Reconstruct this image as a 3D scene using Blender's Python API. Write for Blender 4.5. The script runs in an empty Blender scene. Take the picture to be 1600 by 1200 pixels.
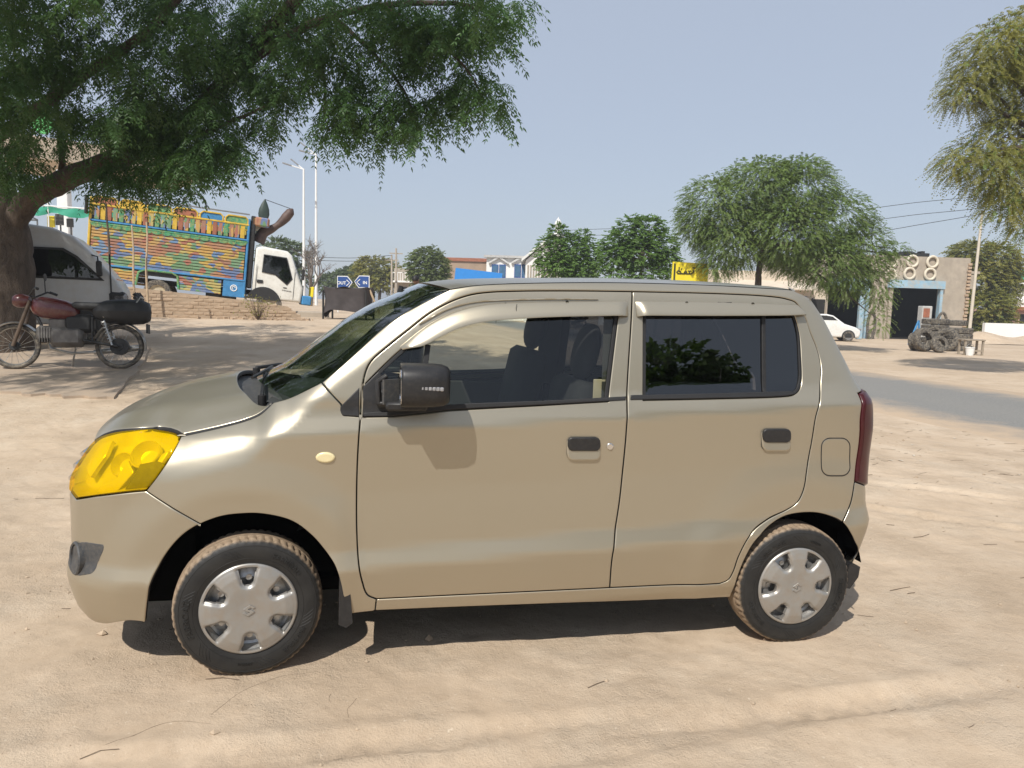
import bpy, bmesh, math, random
import numpy as np
from mathutils import Vector, Matrix
from mathutils.geometry import delaunay_2d_cdt

S = bpy.context.scene
COL = S.collection
# ------------------------------------------------------------------ camera
FPX, YAW, PITCH, ROLL = 1143.5, 0.18127, 0.10805, 0.02853      # focal length in px of a 1600 px wide frame
CAMLOC = np.array([0.514, -3.680, 1.5245])
_f = np.array([math.sin(YAW)*math.cos(PITCH), math.cos(YAW)*math.cos(PITCH), -math.sin(PITCH)])
_r0 = np.array([math.cos(YAW), -math.sin(YAW), 0.0]); _d0 = np.cross(_f, _r0)
_r = math.cos(ROLL)*_r0 - math.sin(ROLL)*_d0
_d = math.sin(ROLL)*_r0 + math.cos(ROLL)*_d0
cam = bpy.data.cameras.new('camera'); camo = bpy.data.objects.new('camera', cam); COL.objects.link(camo)
M3 = Matrix((_r, -_d, -_f)).transposed()
camo.matrix_world = Matrix.Translation(CAMLOC) @ M3.to_4x4()
cam.sensor_width = 36.0; cam.lens = 36.0*FPX/1600.0; cam.clip_start = 0.05; cam.clip_end = 3000
S.camera = camo
# ------------------------------------------------------------------ sky, sun, exposure
SUNDIR = Vector((0.105, 0.150, -0.205)).normalized()           # the way the light travels
SUN_EL = math.asin(-SUNDIR.z); SUN_AZ = math.atan2(-SUNDIR.x, -SUNDIR.y)
W = bpy.data.worlds.new('World'); S.world = W; W.use_nodes = True
nt = W.node_tree; bg = nt.nodes['Background']
sky = nt.nodes.new('ShaderNodeTexSky'); sky.sky_type = 'NISHITA'; sky.sun_disc = False
sky.sun_elevation = SUN_EL; sky.sun_rotation = SUN_AZ
sky.altitude = 0; sky.air_density = 1.1; sky.dust_density = 0.8; sky.ozone_density = 1.2
# a milky, dust laden sky: the clear sky seen through an even veil
veil = nt.nodes.new('ShaderNodeMix'); veil.data_type = 'RGBA'; veil.inputs[0].default_value = 0.72
veil.inputs[7].default_value = (4.85, 5.4, 6.45, 1)
nt.links.new(sky.outputs[0], veil.inputs[6]); nt.links.new(veil.outputs[2], bg.inputs[0]); bg.inputs[1].default_value = 0.10
sun = bpy.data.lights.new('sun', 'SUN'); suno = bpy.data.objects.new('sun', sun); COL.objects.link(suno)
sun.energy = 4.2; sun.angle = math.radians(0.55); sun.color = (1.0, 0.96, 0.89)
suno.rotation_euler = SUNDIR.to_track_quat('-Z', 'Y').to_euler()
vs = S.view_settings; vs.view_transform = 'Standard'; vs.look = 'None'; vs.exposure = 0.16; vs.gamma = 1.0
vs.use_curve_mapping = False
S.cycles.max_bounces = 10; S.cycles.transparent_max_bounces = 24
S.cycles.caustics_reflective = False; S.cycles.caustics_refractive = False
S.cycles.use_denoising = True

# ------------------------------------------------------------------ helpers
def ray(px, py): return _f + _r*(px-800)/FPX + _d*(py-600)/FPX
def at_z(px, py, z=0.0):
    v = ray(px, py); return CAMLOC + v*(z-CAMLOC[2])/v[2]
def at_y(px, py, y):
    v = ray(px, py); return CAMLOC + v*(y-CAMLOC[1])/v[1]
def at_d(px, py, D): return CAMLOC + ray(px, py)*D
def proj(P):
    v = np.asarray(P, float)-CAMLOC; k = v@_f
    return np.stack([800+FPX*(v@_r)/k, 600+FPX*(v@_d)/k], -1)
def sstep(a, b, x):
    t = np.clip((np.asarray(x, float)-a)/(b-a), 0, 1); return t*t*(3-2*t)

def tag(o, label=None, cat=None, group=None, kind=None):
    if label: o['label'] = label
    if cat: o['category'] = cat
    if group: o['group'] = group
    if kind: o['kind'] = kind
    return o
def empty(name, loc=(0,0,0), rz=0.0, parent=None):
    o = bpy.data.objects.new(name, None); COL.objects.link(o)
    o.empty_display_size = 0.1
    o.location = loc; o.rotation_euler = (0,0,rz); o.parent = parent
    return o
def link(name, me, parent=None, mat=None):
    o = bpy.data.objects.new(name, me); COL.objects.link(o); o.parent = parent
    if mat is not None:
        for m in (mat if isinstance(mat, (list, tuple)) else [mat]): me.materials.append(m)
    return o
def copy_tree(o, parent=None):
    c = o.copy(); COL.objects.link(c); c.parent = parent
    for ch in list(o.children): copy_tree(ch, c)
    return c

class MB:
    """collects vertices and faces; build() links them as one mesh object"""
    def __init__(s): s.v = []; s.f = []; s.m = []; s.mi = 0
    def add(s, vs, fs):
        n = len(s.v); s.v += [tuple(map(float, p)) for p in vs]
        s.f += [tuple(i+n for i in f) for f in fs]; s.m += [s.mi]*len(fs)
    def box(s, c, d, rz=0.0, rot=None, bevel=0.0):
        hx, hy, hz = d[0]/2, d[1]/2, d[2]/2
        R_ = rot if rot is not None else Matrix.Rotation(rz, 3, 'Z')
        if bevel <= 0:
            P = [(-hx,-hy,-hz),(hx,-hy,-hz),(hx,hy,-hz),(-hx,hy,-hz),(-hx,-hy,hz),(hx,-hy,hz),(hx,hy,hz),(-hx,hy,hz)]
            F = [(0,3,2,1),(4,5,6,7),(0,1,5,4),(1,2,6,5),(2,3,7,6),(3,0,4,7)]
        else:
            b = min(bevel, hx*.49, hy*.49, hz*.49); P = []; idx = {}
            for sx in (-1,1):
                for sy in (-1,1):
                    for sz in (-1,1):
                        for a in range(3):
                            q = [sx*(hx-b), sy*(hy-b), sz*(hz-b)]; q[a] = (sx*hx, sy*hy, sz*hz)[a]
                            idx[(sx,sy,sz,a)] = len(P); P.append(tuple(q))
            F = []
            for a in range(3):
                o1, o2 = [(1,2),(2,0),(0,1)][a]
                for sg in (-1,1):
                    q = []
                    for s1, s2 in ((-1,-1),(1,-1),(1,1),(-1,1)):
                        k = [0,0,0]; k[a] = sg; k[o1] = s1; k[o2] = s2; q.append(idx[(k[0],k[1],k[2],a)])
                    F.append(tuple(q) if sg > 0 else tuple(q[::-1]))
                for s1 in (-1,1):
                    for s2 in (-1,1):
                        k0 = [0,0,0]; k1 = [0,0,0]; k0[a] = -1; k1[a] = 1
                        k0[o1] = k1[o1] = s1; k0[o2] = k1[o2] = s2
                        q = (idx[(*k0,o1)], idx[(*k1,o1)], idx[(*k1,o2)], idx[(*k0,o2)])
                        F.append(q if s1*s2 > 0 else q[::-1])
            for sx in (-1,1):
                for sy in (-1,1):
                    for sz in (-1,1):
                        q = tuple(idx[(sx,sy,sz,a)] for a in range(3)); F.append(q if sx*sy*sz > 0 else q[::-1])
        c = Vector(c)
        s.add([R_ @ Vector(p) + c for p in P], F); return s
    def tube(s, pts, r, n=8, caps=True, close=False):
        pts = [Vector(p) for p in pts]; N = len(pts)
        rr = r if hasattr(r, '__len__') else [r]*N
        V = []; F = []; up = None
        for i, p in enumerate(pts):
            if close: t = pts[(i+1) % N]-pts[i-1]
            else: t = pts[min(i+1, N-1)]-pts[max(i-1, 0)]
            t.normalize()
            if up is None:
                up = Vector((0,0,1)) if abs(t.z) < .9 else Vector((1,0,0))
            a = up - t*up.dot(t)
            if a.length < 1e-5: a = t.orthogonal()
            a.normalize(); b = t.cross(a); up = a
            for k in range(n):
                w = 2*math.pi*k/n; V.append(p+(a*math.cos(w)+b*math.sin(w))*rr[i])
        for i in range(N if close else N-1):
            j = (i+1) % N
            for k in range(n): F.append((i*n+k, i*n+(k+1) % n, j*n+(k+1) % n, j*n+k))
        if caps and not close:
            F.append(tuple(range(n-1, -1, -1))); F.append(tuple((N-1)*n+k for k in range(n)))
        s.add(V, F); return s
    def lathe(s, prof, n=32, axis='z', c=(0,0,0), close=False):
        """prof: list of (radius, height)"""
        V = []; F = []; c = Vector(c); m = len(prof)
        for k in range(n):
            w = 2*math.pi*k/n; cw, sw = math.cos(w), math.sin(w)
            for (r, h) in prof:
                p = (r*cw, r*sw, h) if axis == 'z' else ((r*cw, h, r*sw) if axis == 'y' else (h, r*cw, r*sw))
                V.append(Vector(p)+c)
        for k in range(n):
            j = (k+1) % n
            for i in range(m if close else m-1):
                q = (i+1) % m
                F.append((k*m+i, j*m+i, j*m+q, k*m+q))
        s.add(V, F); return s
    def prism(s, poly, h0, h1, axis='z', c=(0,0,0)):
        n = len(poly); c = Vector(c)
        def mk(a, b, h): return Vector((a,b,h) if axis == 'z' else ((a,h,b) if axis == 'y' else (h,a,b)))+c
        V = [mk(a,b,h0) for a, b in poly]+[mk(a,b,h1) for a, b in poly]
        F = [tuple(range(n-1,-1,-1)), tuple(range(n, 2*n))]+[(i, (i+1) % n, n+(i+1) % n, n+i) for i in range(n)]
        s.add(V, F); return s
    def grid(s, P):
        """P: rows of points"""
        m = len(P[0]); V = [q for row in P for q in row]
        F = [(i*m+j, i*m+j+1, (i+1)*m+j+1, (i+1)*m+j) for i in range(len(P)-1) for j in range(m-1)]
        s.add(V, F); return s
    def mesh(s, name, smooth=None, flip=False):
        me = bpy.data.meshes.new(name); me.from_pydata(s.v, [], s.f)
        if any(s.m): me.polygons.foreach_set('material_index', s.m)
        bm = bmesh.new(); bm.from_mesh(me); bmesh.ops.recalc_face_normals(bm, faces=bm.faces); bm.to_mesh(me); bm.free()
        if smooth is not None:
            me.polygons.foreach_set('use_smooth', [True]*len(me.polygons))
            me.set_sharp_from_angle(angle=math.radians(smooth))
        me.update(); return me
    def build(s, name, mat, parent=None, smooth=None):
        return link(name, s.mesh(name, smooth), parent, mat)

# ------------------------------------------------------------------ materials
class NT:
    def __init__(s, name):
        s.m = bpy.data.materials.new(name); s.m.use_nodes = True; s.t = s.m.node_tree
        s.b = s.t.nodes['Principled BSDF']; s.out = s.t.nodes['Material Output']
    def n(s, typ, **kw):
        x = s.t.nodes.new(typ)
        for k, v in kw.items(): setattr(x, k, v)
        return x
    def l(s, a, b): s.t.links.new(a, b)
    def co(s, scale=None, kind='Object'):
        tc = s.n('ShaderNodeTexCoord'); o = tc.outputs[kind]
        if scale is not None:
            mp = s.n('ShaderNodeMapping'); mp.inputs['Scale'].default_value = scale if hasattr(scale,'__len__') else (scale,)*3
            s.l(o, mp.inputs[0]); o = mp.outputs[0]
        return o
    def noise(s, scale, detail=4, rough=.55, co=None, dist=0.0):
        x = s.n('ShaderNodeTexNoise'); x.inputs['Scale'].default_value = scale; x.inputs['Detail'].default_value = detail
        x.inputs['Roughness'].default_value = rough; x.inputs['Distortion'].default_value = dist
        if co is not None: s.l(co, x.inputs['Vector'])
        return x.outputs[0]
    def ramp(s, fac, stops, interp='LINEAR'):
        x = s.n('ShaderNodeValToRGB'); e = x.color_ramp; e.interpolation = interp
        while len(e.elements) < len(stops): e.elements.new(0.5)
        for i, (p, c) in enumerate(stops):
            e.elements[i].position = p; e.elements[i].color = (*c, 1) if len(c) == 3 else c
        s.l(fac, x.inputs[0]); return x.outputs[0]
    def mix(s, fac, a, b, blend='MIX'):
        x = s.n('ShaderNodeMix', data_type='RGBA', blend_type=blend)
        for k, v in ((0, fac), (6, a), (7, b)):
            if hasattr(v, 'is_linked'): s.l(v, x.inputs[k])
            elif k == 0: x.inputs[0].default_value = v
            else: x.inputs[k].default_value = (*v, 1)
        return x.outputs[2]
    def math(s, op, a, b=0.0):
        x = s.n('ShaderNodeMath', operation=op)
        for k, v in ((0, a), (1, b)):
            if hasattr(v, 'is_linked'): s.l(v, x.inputs[k])
            else: x.inputs[k].default_value = v
        return x.outputs[0]
    def bump(s, h, strength=.3, dist=.01):
        x = s.n('ShaderNodeBump'); x.inputs['Strength'].default_value = strength; x.inputs['Distance'].default_value = dist
        s.l(h, x.inputs['Height']); s.l(x.outputs[0], s.b.inputs['Normal'])
def simple(name, col, rough=.6, metal=0.0, var=.12, vscale=6.0, bump=0.0, spec=.5, coat=0.0, dirt=None, dirt_amt=.3):
    k = NT(name); co = k.co()
    nz = k.noise(vscale, 5, .6, co)
    c2 = tuple(min(1, c*(1+var)) for c in col); c1 = tuple(c*(1-var) for c in col)
    c = k.ramp(nz, [(.3, c1), (.7, c2)])
    if dirt:
        n2 = k.noise(vscale*2.7, 6, .65, co)
        f = k.ramp(n2, [(.42, (0,0,0)), (.7, (dirt_amt,)*3)])
        c = k.mix(f, c, dirt)
    k.l(c, k.b.inputs['Base Color'])
    k.b.inputs['Roughness'].default_value = rough; k.b.inputs['Metallic'].default_value = metal
    k.b.inputs['Specular IOR Level'].default_value = spec; k.b.inputs['Coat Weight'].default_value = coat
    if bump: k.bump(k.noise(vscale*6, 6, .6, co), bump, .01)
    return k.m
def glass_mat(name, tint, rough=0.0, spec=1.0):
    """thin sheet glass: fresnel reflection over tinted see-through"""
    k = NT(name); t = k.t; t.nodes.remove(k.b)
    tr = k.n('ShaderNodeBsdfTransparent'); tr.inputs[0].default_value = (*tint, 1)
    gl = k.n('ShaderNodeBsdfGlossy'); gl.inputs['Roughness'].default_value = rough; gl.inputs[0].default_value = (1,1,1,1)
    fr = k.n('ShaderNodeFresnel'); fr.inputs[0].default_value = 1.52
    ge = k.n('ShaderNodeNewGeometry')
    k.l(k.math('SUBTRACT', 1.52, k.math('MULTIPLY', ge.outputs['Backfacing'], 1.52-1/1.52)), fr.inputs[0])
    x = k.math('MULTIPLY', fr.outputs[0], spec*1.8)
    x = k.math('MINIMUM', x, 1.0)
    mx = k.n('ShaderNodeMixShader'); k.l(x, mx.inputs[0]); k.l(tr.outputs[0], mx.inputs[1]); k.l(gl.outputs[0], mx.inputs[2])
    k.l(mx.outputs[0], k.out.inputs[0]); return k.m
# ================================================================== THE CAR
def paint_mat():
    k = NT('champagne_paint'); co = k.co()
    dust = k.noise(2.2, 6, .6, co); fine = k.noise(40, 5, .7, co)
    sep = k.n('ShaderNodeSeparateXYZ'); k.l(co, sep.inputs[0])
    low = k.ramp(sep.outputs[2], [(.20, (1,1,1)), (.62, (0,0,0))])           # road dust settles low on the panels
    d = k.math('MULTIPLY', low, k.math('ADD', k.math('MULTIPLY', dust, .55), .1))
    d = k.math('ADD', d, k.math('MULTIPLY', k.ramp(fine, [(.5, (0,0,0)), (.8, (1,1,1))]), .05))
    c = k.mix(d, (.41, .368, .284), (.42, .325, .21))
    k.l(c, k.b.inputs['Base Color'])
    k.b.inputs['Metallic'].default_value = .68
    r = k.math('ADD', k.math('MULTIPLY', d, .4), .33); k.l(r, k.b.inputs['Roughness'])
    k.b.inputs['Coat Weight'].default_value = .35; k.b.inputs['Coat Roughness'].default_value = .09
    return k.m
PAINT = paint_mat()
BLACKPL = simple('black_plastic', (.018,.018,.019), .45, 0, .2, 30, spec=.4, dirt=(.12,.1,.08), dirt_amt=.12)
GREYPL = simple('grey_plastic', (.05,.052,.055), .5, 0, .2, 25, dirt=(.2,.17,.13), dirt_amt=.3)
SEALGAPSHADE = simple('rubber_seal_gap_shade', (.012,.012,.013), .6, 0, .1, 20)  # real rubber seals, and painted shade on the panel gap flanges
DARKIN = simple('underbody_black', (.005,.005,.005), 1.0, 0, .2, 8, spec=.02)
SEATBLK = simple('seat_fabric', (.016,.016,.018), .85, 0, .25, 60, bump=.2)
TRIM = simple('cabin_trim', (.035,.033,.03), .7, 0, .15, 12)
TRIMBEIGE = simple('beige_trim', (.42,.36,.25), .6, 0, .08, 8)
GLASS = glass_mat('side_glass', (.80,.83,.78), 0.0, .62)
GLASSDK = glass_mat('tinted_film_glass', (.085,.09,.105), 0.0, 1.15)
WSGLASS = glass_mat('windscreen_glass', (.52,.60,.50), 0.0, .8)
SILVER = simple('hubcap_silver', (.34,.33,.31), .42, .5, .06, 10, dirt=(.33,.26,.19), dirt_amt=.45)
STEEL = simple('wheel_steel', (.55,.55,.54), .4, .7, .1, 15, dirt=(.2,.14,.09), dirt_amt=.5)
CHROME = simple('bright_metal', (.7,.7,.7), .2, 1.0, .05, 10)
LENSYEL = None
def lens_yellow():
    k = NT('yellow_film_lens'); co = k.co()
    k.b.inputs['Base Color'].default_value = (.95,.66,.0,1)
    k.b.inputs['Roughness'].default_value = .06; k.b.inputs['Transmission Weight'].default_value = 0
    k.b.inputs['Coat Weight'].default_value = 1; k.b.inputs['Coat Roughness'].default_value = .03
    t = k.n('ShaderNodeBsdfTransparent'); t.inputs[0].default_value = (.985,.78,.014,1)
    mx = k.n('ShaderNodeMixShader'); mx.inputs[0].default_value = .16
    k.l(t.outputs[0], mx.inputs[1]); k.l(k.b.outputs[0], mx.inputs[2]); k.l(mx.outputs[0], k.out.inputs[0])
    return k.m
LENSYEL = lens_yellow()
REFLECT = simple('lamp_reflector', (.80,.78,.74), .25, .35, .08, 9)
TAILRED = simple('smoked_red_lens', (.050,.006,.008), .3, 0, .2, 5, spec=.35, coat=.25)
CREAM = simple('cream_repeater', (.72,.62,.36), .3, 0, .05, 20, coat=.5)
PLASTDASH = simple('dash_plastic', (.05,.05,.048), .6, 0, .1, 20)

# --- the wrap surface of the body: plan curve times section profile
_pl = np.array([(-.800,0),(-.797,.2),(-.778,.36),(-.735,.49),(-.655,.595),(-.53,.665),(-.36,.709),(-.15,.732),(.1,.741),
                (.6,.745),(1.2,.746),(1.9,.746),(2.2,.745),(2.42,.741),(2.58,.733),(2.69,.717),(2.755,.690),(2.79,.655),(2.825,.56),(2.85,.36),(2.86,.15),(2.862,0)])
def crom(P, n=12, closed=False):
    P = np.asarray(P, float); out = []
    N = len(P)
    for i in range(N-1):
        p0 = P[i-1] if i > 0 else 2*P[0]-P[1]
        p1, p2 = P[i], P[i+1]; p3 = P[i+2] if i+2 < N else 2*P[-1]-P[-2]
        d1 = max(np.linalg.norm(p2-p1), 1e-9)**.5; d0 = max(np.linalg.norm(p1-p0), 1e-9)**.5; d2 = max(np.linalg.norm(p3-p2), 1e-9)**.5
        t = np.linspace(0, 1, n, endpoint=False)[:, None]
        m1 = ((p1-p0)/d0-(p2-p0)/(d0+d1)+(p2-p1)/d1)*d1
        m2 = ((p2-p1)/d1-(p3-p1)/(d1+d2)+(p3-p2)/d2)*d1
        out.append((2*t**3-3*t**2+1)*p1+(t**3-2*t**2+t)*m1+(-2*t**3+3*t**2)*p2+(t**3-t**2)*m2)
    out.append(P[-1:]); return np.concatenate(out)
_pc = crom(_pl, 30)
_pu = np.concatenate([[0], np.cumsum(np.linalg.norm(np.diff(_pc, axis=0), axis=1))])
_pu -= _pu[np.argmin(abs(_pc[:,0]-1.2))]-1.2
def u_front(h): i = _pc[:,0] < 1; return float(np.interp(h, _pc[i,1], _pu[i]))
def u_rear(h): i = _pc[:,0] > 1.5; return float(np.interp(-h, -_pc[i,1], _pu[i]))
def table(xs, ys, sig):
    X = np.linspace(xs[0]-.05, xs[-1]+.05, 1200); Y = np.interp(X, xs, ys)
    k = int(4*sig/(X[1]-X[0]))+1; g = np.exp(-.5*((np.arange(-k,k+1)*(X[1]-X[0]))/sig)**2); g /= g.sum()
    Y = np.convolve(np.pad(Y, k, 'edge'), g, 'valid'); return X, Y
_T1 = table([-.86,-.80,-.74,-.70,-.565,-.485,-.25,-.02,0,.07,.10,.2], [.06,.030,.018,.012,-.009,.013,.014,.002,0,.020,.025,.025], .007)
_T2 = table([1.0,1.13,1.58,1.605,1.625,1.64,1.655,1.70], [0,0,.088,.098,.118,.145,.19,.25], .006)
_ZT = table([-.9,-.62,-.5,-.256,-.005,.049,.096,.16,.289,.55,.806,.95,1.2,2.3,2.6,2.9], [.90,.905,.925,.970,1.034,1.062,1.105,1.125,1.197,1.40,1.584,1.645,1.66,1.66,1.66,1.65], .01)
_AR = table([0,.345,.36,.475,.50,.62,.9], [.006,.006,.006,.017,.017,0,0], .012)
def outset(x, z):
    d = z-(1.0+(x-.444)*.053)
    w = np.interp(d, *_T1)+np.interp(z, *_T2)
    zt = np.interp(x, *_ZT); a = .095*(1-sstep(.02,.35,x))*(.2+.8*sstep(-.74,-.34,x))+.016*sstep(.02,.35,x)*(1-sstep(.7,1.0,x))
    wd = .17*(1-sstep(.02,.35,x))+.075*sstep(.02,.35,x)
    q = np.clip(1-(zt-z)/wd, 0, 1.35); w = w+a*q*q
    rf = np.hypot(x, z-.277); rr = np.hypot(x-2.41, z-.277)
    fl = np.interp(rf, *_AR)*sstep(.46,.34,x) + .55*np.interp(rr, *_AR)*sstep(1.75,1.95,x)
    return fl-w
_FX = table([.1,.17,.23,.32,.70,.76,.93,1.0,1.1], [.10,.05,.012,0,0,.008,.10,.16,.28], .012)
_RX = table([.1,.25,.4,.5,.68,.74,1.0,1.1,1.16,1.3,1.5,1.6,1.66], [.10,.05,.01,0,0,.004,.004,.02,.04,.095,.18,.24,.30], .015)
def surf0(u, z):
    x = np.interp(u, _pu, _pc[:,0]); h = np.interp(u, _pu, _pc[:,1])
    o = outset(x, z); wf = sstep(-.28,-.68,x); wr = sstep(2.25,2.76,x)
    dx = np.interp(z, *_FX)*wf-np.interp(z, *_RX)*wr
    # offset along the plan normal so the wrap-round corners stay smooth
    e = 1e-3; x2 = np.interp(u+e, _pu, _pc[:,0]); h2 = np.interp(u+e, _pu, _pc[:,1]); x1 = np.interp(u-e, _pu, _pc[:,0]); h1 = np.interp(u-e, _pu, _pc[:,1])
    tx, th = x2-x1, h2-h1; L = np.hypot(tx, th)+1e-12; nx, nh = -th/L, tx/L
    return np.stack([x+dx+nx*o, -(np.maximum(h+nh*o, 0)), z], -1)
def surfn(u, z):
    e = .004; a = surf0(u+e, z)-surf0(u-e, z); b = surf0(u, z+e)-surf0(u, z-e)
    n = np.cross(a, b); n /= np.linalg.norm(n, axis=-1, keepdims=True)+1e-12
    return n
def surf(u, z, off=0.0):
    u = np.asarray(u, float); z = np.asarray(z, float); return surf0(u, z)+surfn(u, z)*np.asarray(off)[..., None]
def uz(px, py):
    """the place on the body that is seen at a given point of the picture"""
    q = at_y(px, py, -.72); g = np.array([float(q[0]), float(q[2])])
    for it in range(25):
        c = proj(surf0(g[0], g[1])); e = np.array([px, py])-c
        h = 2e-3; J = np.stack([(proj(surf0(g[0]+h, g[1]))-c)/h, (proj(surf0(g[0], g[1]+h))-c)/h], 1)
        st = np.linalg.solve(J+np.eye(2)*1e-6, e); st = np.clip(st, -.05, .05); g = g+st
        if abs(st).max() < 1e-5: break
    return g
def path(*pts, smooth=True, step=.012):
    """picture points (or ('u',u,z)) -> smooth polyline on the body"""
    Q = np.array([uz(*p) if not isinstance(p[0], str) else (p[1], p[2]) for p in pts])
    if smooth and len(Q) > 2: Q = crom(Q, 8)
    s = np.concatenate([[0], np.cumsum(np.linalg.norm(np.diff(Q, axis=0), axis=1))])
    n = max(2, int(s[-1]/step)+1); t = np.linspace(0, s[-1], n)
    return np.stack([np.interp(t, s, Q[:,0]), np.interp(t, s, Q[:,1])], 1)
def ring(*paths):
    out = []
    for p in paths:
        for q in p:
            if not out or np.linalg.norm(q-out[-1]) > 1e-4: out.append(np.asarray(q))
    if np.linalg.norm(out[0]-out[-1]) < 1e-4: out.pop()
    out = np.array(out); A = .5*np.sum(out[:,0]*np.roll(out[:,1],-1)-np.roll(out[:,0],-1)*out[:,1])
    return out if A > 0 else out[::-1]
def inside(P, poly):
    x, y = P[:,0][:,None], P[:,1][:,None]; a = poly; b = np.roll(poly, -1, axis=0)
    c = (a[:,1] > y) != (b[:,1] > y)
    xx = (b[:,0]-a[:,0])*(y-a[:,1])/np.where(abs(b[:,1]-a[:,1]) < 1e-12, 1e-12, b[:,1]-a[:,1])+a[:,0]
    return (np.sum(c & (x < xx), axis=1) % 2) == 1
def distpoly(P, poly):
    best = np.full(len(P), 9e9)
    for a, b in zip(poly, np.roll(poly, -1, axis=0)):
        ab = b-a; t = np.clip(((P-a)@ab)/(ab@ab+1e-15), 0, 1)
        best = np.minimum(best, np.linalg.norm(P-a-t[:,None]*ab, axis=1))
    return best
def insetpoly(poly, d):
    e = np.roll(poly,-1,axis=0)-poly; e /= np.linalg.norm(e, axis=1, keepdims=True)+1e-12
    n = np.stack([-e[:,1], e[:,0]], 1); m = n+np.roll(n, 1, axis=0)
    L = np.linalg.norm(m, axis=1, keepdims=True)+1e-9; m /= L
    k = 1/np.clip(np.sum(m*n, axis=1, keepdims=True), .55, 1); return poly+m*d*k
def panel(name, poly, mat, parent, gap=.0026, rnd=.005, flange=.022, off=0.0, grid=.03, fn=None, holes=(), depress=.004):
    """a pressed sheet panel: outline on the body surface, rounded edge, flange turned inwards"""
    F_ = fn or surf
    rings = [(insetpoly(poly, gap), insetpoly(poly, gap+rnd))]
    for h in holes:
        h = h[::-1]; rings.append((insetpoly(h, gap), insetpoly(h, gap+rnd)))
    lo, hi = poly.min(0), poly.max(0)
    gx, gz = np.meshgrid(np.arange(lo[0]+grid/2, hi[0], grid), np.arange(lo[1]+grid/2, hi[1], grid))
    G = np.stack([gx.ravel(), gz.ravel()], 1)
    ok = inside(G, rings[0][1])
    for r0, r1 in rings[1:]: ok &= ~inside(G, r1)
    G = G[ok]
    for r0, r1 in rings: G = G[distpoly(G, r1) > grid*.35]
    V2 = [Vector(p) for r0, r1 in rings for p in r1]; E = []; n0 = 0
    for r0, r1 in rings:
        E += [(n0+i, n0+(i+1) % len(r1)) for i in range(len(r1))]; n0 += len(r1)
    V2 += [Vector(p) for p in G]
    vo, eo, fo, *_ = delaunay_2d_cdt(V2, E, [], 0, 1e-7)
    Vn = np.array([(v.x, v.y) for v in vo]); T = np.array([f for f in fo if len(f) == 3])
    c = Vn[T].mean(1); ok = inside(c, rings[0][1])
    for r0, r1 in rings[1:]: ok &= ~inside(c, r1)
    T = T[ok]
    base = F_(Vn[:,0], Vn[:,1], np.full(len(Vn), off)); nb = surfn(Vn[:,0], Vn[:,1]) if fn is None else None
    V = list(map(tuple, base)); Fc = [tuple(int(i) for i in t) for t in T]
    N = None if nb is None else [tuple(q) for q in nb]
    for r0, r1 in rings:
        m = len(r1); n1 = len(V)
        a = F_(r1[:,0], r1[:,1], np.full(m, off)); b = F_(r0[:,0], r0[:,1], np.full(m, off-depress)); cc = F_(r0[:,0], r0[:,1], np.full(m, off-flange))
        V += list(map(tuple, a))+list(map(tuple, b))+list(map(tuple, b))+list(map(tuple, cc))
        if N is not None:
            na = surfn(r1[:,0], r1[:,1]); o = b-a; o /= np.linalg.norm(o, axis=1, keepdims=True)+1e-9
            nbb = na*.75+o*.6; nbb /= np.linalg.norm(nbb, axis=1, keepdims=True)
            nc = o-na*np.sum(o*na, axis=1, keepdims=True); nc /= np.linalg.norm(nc, axis=1, keepdims=True)+1e-9
            N += [tuple(q) for q in na]+[tuple(q) for q in nbb]+[tuple(q) for q in nc]+[tuple(q) for q in nc]
        for k in range(m):
            j = (k+1) % m
            Fc.append((n1+k, n1+m+k, n1+m+j, n1+j)); Fc.append((n1+2*m+k, n1+3*m+k, n1+3*m+j, n1+2*m+j))
    me = bpy.data.meshes.new(name); me.from_pydata(V, [], Fc)
    nT = len(T); gapshade = [0]*nT+[0,1]*((len(Fc)-nT)//2)
    me.polygons.foreach_set('use_smooth', [True]*len(me.polygons))
    if N is not None: me.normals_split_custom_set_from_vertices(N)
    if mat is PAINT: me.polygons.foreach_set('material_index', gapshade); mat = [PAINT, SEALGAPSHADE]  # inward flanges coloured dark to stand in for shade inside the panel gaps
    me.update(); return link(name, me, parent, mat)
def overlay(name, poly, mat, parent, off=.004, grid=.03, thick=.012, rnd=.004): return panel(name, poly, mat, parent, 0.0, rnd, thick, off, grid, depress=rnd*.8)
def mirror(o, par=None):
    c = o.copy(); COL.objects.link(c); c.parent = par or o.parent; c.scale = (1,-1,1)
    c.location = (o.location[0], -o.location[1], o.location[2]); return c

CAR = empty('hatchback_car', (0,0,0))
tag(CAR, 'champagne gold hatchback with yellow headlight parked on the dirt', 'car')

# --- outlines seen on the near side
p_doorA = path((565,614),(571,582),(580,564),(608,539),(639,514),(671,489),(702,472),(733,461),(764,456.5),(811,454.5),(905,454),(988,455))
p_doorMid = path((988,455),(987,495),(980,623),(977,700),(969,778),(962,825),(957,872),(953,919))
p_doorBotF = path((953,919),(850,924),(700,931),(588,936.5))
p_doorFront = path((588,936.5),(574,930),(566,910),(560,876),(557.5,830),(557,780),(558,730),(560,690),(563,651),(565,614))
p_doorTopR = path((988,455),(1117,458),(1196,462),(1230,467),(1246,475),(1258,495),(1267,520),(1277,545),(1283,570),(1282,607),(1277,645),(1267,701),(1261,737),(1255,769),(1246,786),(1230,797),(1199,812),(1174,834),(1155,869),(1146,894),(1138,907),(1125,912.5))
p_doorBotR = path((1125,912.5),(1040,915),(953,919))
p_archF = path((227,972),(230,942),(239,902),(261,864),(286,836),(313,819),(346,807),(377,803),(408,803),(455,814),(486,836),(508,861),(524,886),(532,911),(538,940),(545,960))
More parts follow.
